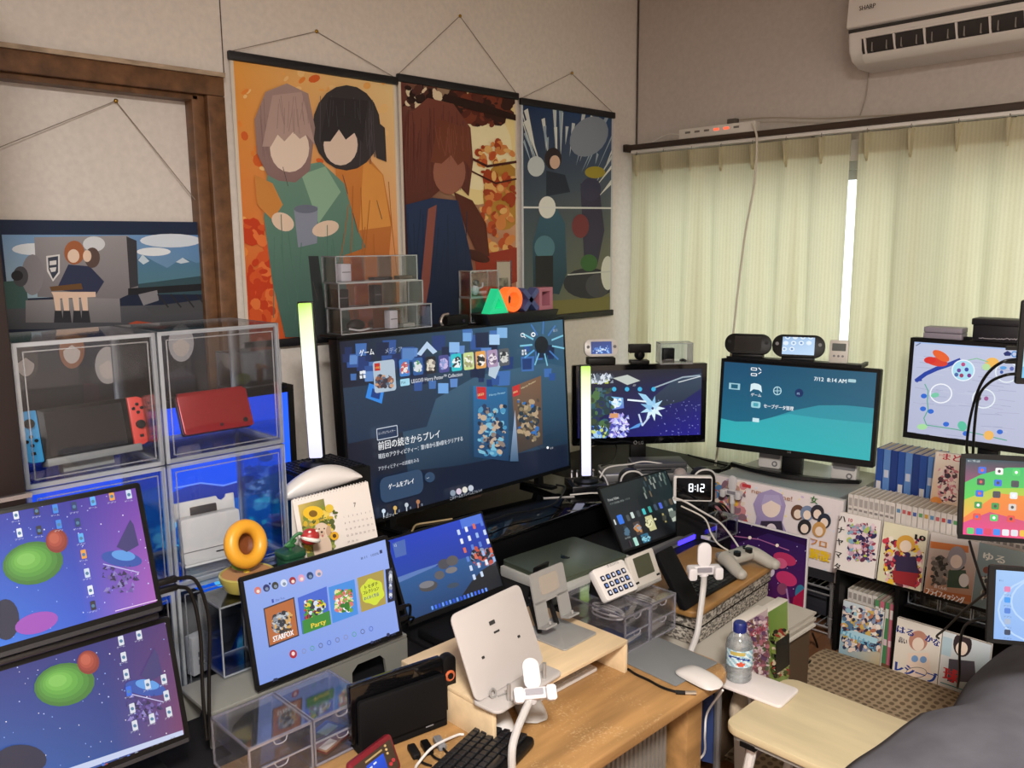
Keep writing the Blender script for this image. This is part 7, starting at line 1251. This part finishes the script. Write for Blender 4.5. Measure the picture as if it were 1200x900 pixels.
m.build('cap_ridges', mat('cap_blue'), t); MB().lathe([(.001, .004), (.0275, .005), (.028, .03), (.0283, .09), (.001, .0905)], 28).build('water', clear_mat('water_clear', 'f0f5f8', .03, .02), t)
LB = bpy.data.meshes.new('label_sheet'); n = 40; vs = []; fs = []; cs = []
def lab_col(u, v):
    if (u-.3)**2*9+(v-.2)**2*3 < .05: return 'c04a34'
    if .1 < u < .38 and .68 < v < .9: return 'b0a058'
    if abs(v-.5-.1*math.sin(u*9)) < .05 and .06 < u < .5: return '24408c'
    return '8fb6c8' if (u*7+v*3) % 1 < .55 else 'c8dae2'
nv = 14
for i in range(n):
    for j in range(nv):
        o0 = len(vs)
        for du, dv in ((0, 0), (1, 0), (1, 1), (0, 1)): a_ = R(150+230*(i+du)/n); z = .042+.04*(j+dv)/nv; vs.append((.0314*math.cos(a_), .0314*math.sin(a_), z))
        fs.append((o0, o0+1, o0+2, o0+3)); cs += [*lin(lab_col((i+.5)/n, (j+.5)/nv)), 1.]*4
LB.from_pydata(vs, [], fs); ca = LB.color_attributes.new('Col', 'FLOAT_COLOR', 'CORNER'); ca.data.foreach_set('color', cs); LB.materials.append(GLOSSY); o = bpy.data.objects.new('paper_label', LB); COL.objects.link(o); o.parent = t
g = glyph_mesh('クリーナ'); V, Fc2 = g; x0, x1 = min(q[0] for q in V), max(q[0] for q in V); m = MB(); m.add([(.0318*math.cos(R(205+62*(q[0]-x0)/(x1-x0))), .0318*math.sin(R(205+62*(q[0]-x0)/(x1-x0))), .061+.0095*q[1]) for q in V], Fc2); m.build('label_lettering', mat('label_ink', '1a2c6c', .5), t, smooth=False)
def mgA(a): a.bg('b8a4a8', 'c0acb0', 'a89498', '9a8488'); a.blobs(872, 720, 906, 798, ['8a5a68', 'd8c0c4', '6a4a6c', 'b0707c', '5a6a4a', 'e8d8d4', 'a88a9c', '7a5a50'], 110, 2, 6, 5); a.text(878, 746, 'GIRLS', 10, 'b04a60', .04, wpx=20)
def mgB(a): a.bg('6a8a3c', '7c9a48', '8a9a58', '98a468'); a.blobs(900, 735, 930, 795, ['2c2c24', 'd8c8a8', '4a5a2c', '1c1c1c', '8a9a4c', 'b8b088', 'a04034'], 80, 2, 6, 6); a.rect(907, 752, 924, 778, '2a2a26', 2)
def upright(name, label, X0, X1, Y, z1, th, paint):
    c = ((X0+X1)/2, Y, z1/2+.003); return board(name, label, 'magazine', c, 0, 3, X1-X0, z1, th, 'cfc8be', paint, GLOSSY)
pA_, pB_ = at(877, 742, Y=.99), at(902, 735, Y=.995)
upright('magazine_file', 'pink illustrated magazine standing beside the bottle', pA_.x, pA_.x+.12, .995, max(.18, pA_.z+.02), .03, mgA); upright('magazine_file', 'green illustrated magazine standing behind the pink one', pB_.x+.01, pB_.x+.12, 1.0, max(.2, pB_.z+.03), .028, mgB)
# ------------------------------------------------------------------ under the desk and table
t = thing('ribbed_bin', 'grey ribbed storage bin under the low desk', 'bin', (1.27, 1.1, .001)); rb = mat('bin_grey', '7d776f', .7); MB().b2(-.2, .2, -.08, .2, 0, .29).build('body', rb, t, .006)
for k in range(26): MB().b2(-.195+k*.0153, -.195+k*.0153+.008, -.086, -.08, .01, .275).build('rib', rb, t)
MB().b2(-.205, .205, -.085, .205, .275, .295).build('rim', rb, t, .003)
t = thing('metal_bracket', 'grey metal frame stand beside the desk corner', 'stand', (1.69, 1.04, .001), 20); MB().tube([(-.03, -.02, .3), (-.03, -.022, .12), (-.02, -.02, .0)], .009, 8, 0).build('front_tube', alu2, t); MB().tube([(-.03, .05, .3), (-.03, .05, .0)], .009, 8, 0).build('rear_tube', alu2, t); MB().b2(-.04, .0, -.03, .06, .255, .27).build('top_plate', alu2, t); MB().b2(-.026, -.02, -.018, .048, .06, .24).build('book_panel', mat('panel_blue', '2a3c6a', .5), t)
t = thing('pale_pouch', 'pale cloth pouch hanging beside the metal frame', 'pouch', (1.722, .985, .16), 15); MB().ell((0, 0, .04), .045, .02, .045, 18, 12).build('bag', mat('pouch_cream', 'a89a86', .9, noise=((30, 30, 30), .2)), t); MB().tube([(-.04, 0, .02), (0, -.022, .005), (.05, -.01, .03), (.06, 0, .07)], .006, 8).build('strap', white, t)
t = thing('mesh_basket', 'grey mesh basket on the floor under the folding table', 'basket', (1.675, .62, .001)); bm_ = mat('basket_grey', '9b978e', .6)
for c, s in (((0, .13, .06), (.22, .004, .12)), ((0, -.13, .06), (.22, .004, .12)), ((-.11, 0, .06), (.004, .26, .12)), ((.11, 0, .06), (.004, .26, .12)), ((0, 0, .003), (.22, .26, .006))): MB().box(c, s).build('side', bm_, t)
m = MB()
for k in range(16):
    for j in range(6): m.box((-.1125, -.115+k*.0153, .018+j*.0165), (.0015, .009, .009))
o = m.build('perforations', blk2, t, smooth=False); o['kind'] = 'stuff'; MB().b2(-.117, .117, -.137, .137, .117, .124).build('rim', bm_, t, .002)
p0 = at(826, 812, Z=DZT-.01); lead_pts = [Vector((pm.x+.05, pm.y-.03, .33)), at(829, 835, Y=1.0), at(826, 860, Y=1.0), at(824, 885, Y=1.02), at(800, 897, Y=1.05), at(775, 893, Y=1.08)]
t = tag(MB(Matrix.Translation(-lead_pts[0])).tube(lead_pts, .0026, 8).build('white_lead', white), 'white cable hanging from the desk corner to the floor', 'cable'); t.location = lead_pts[0]
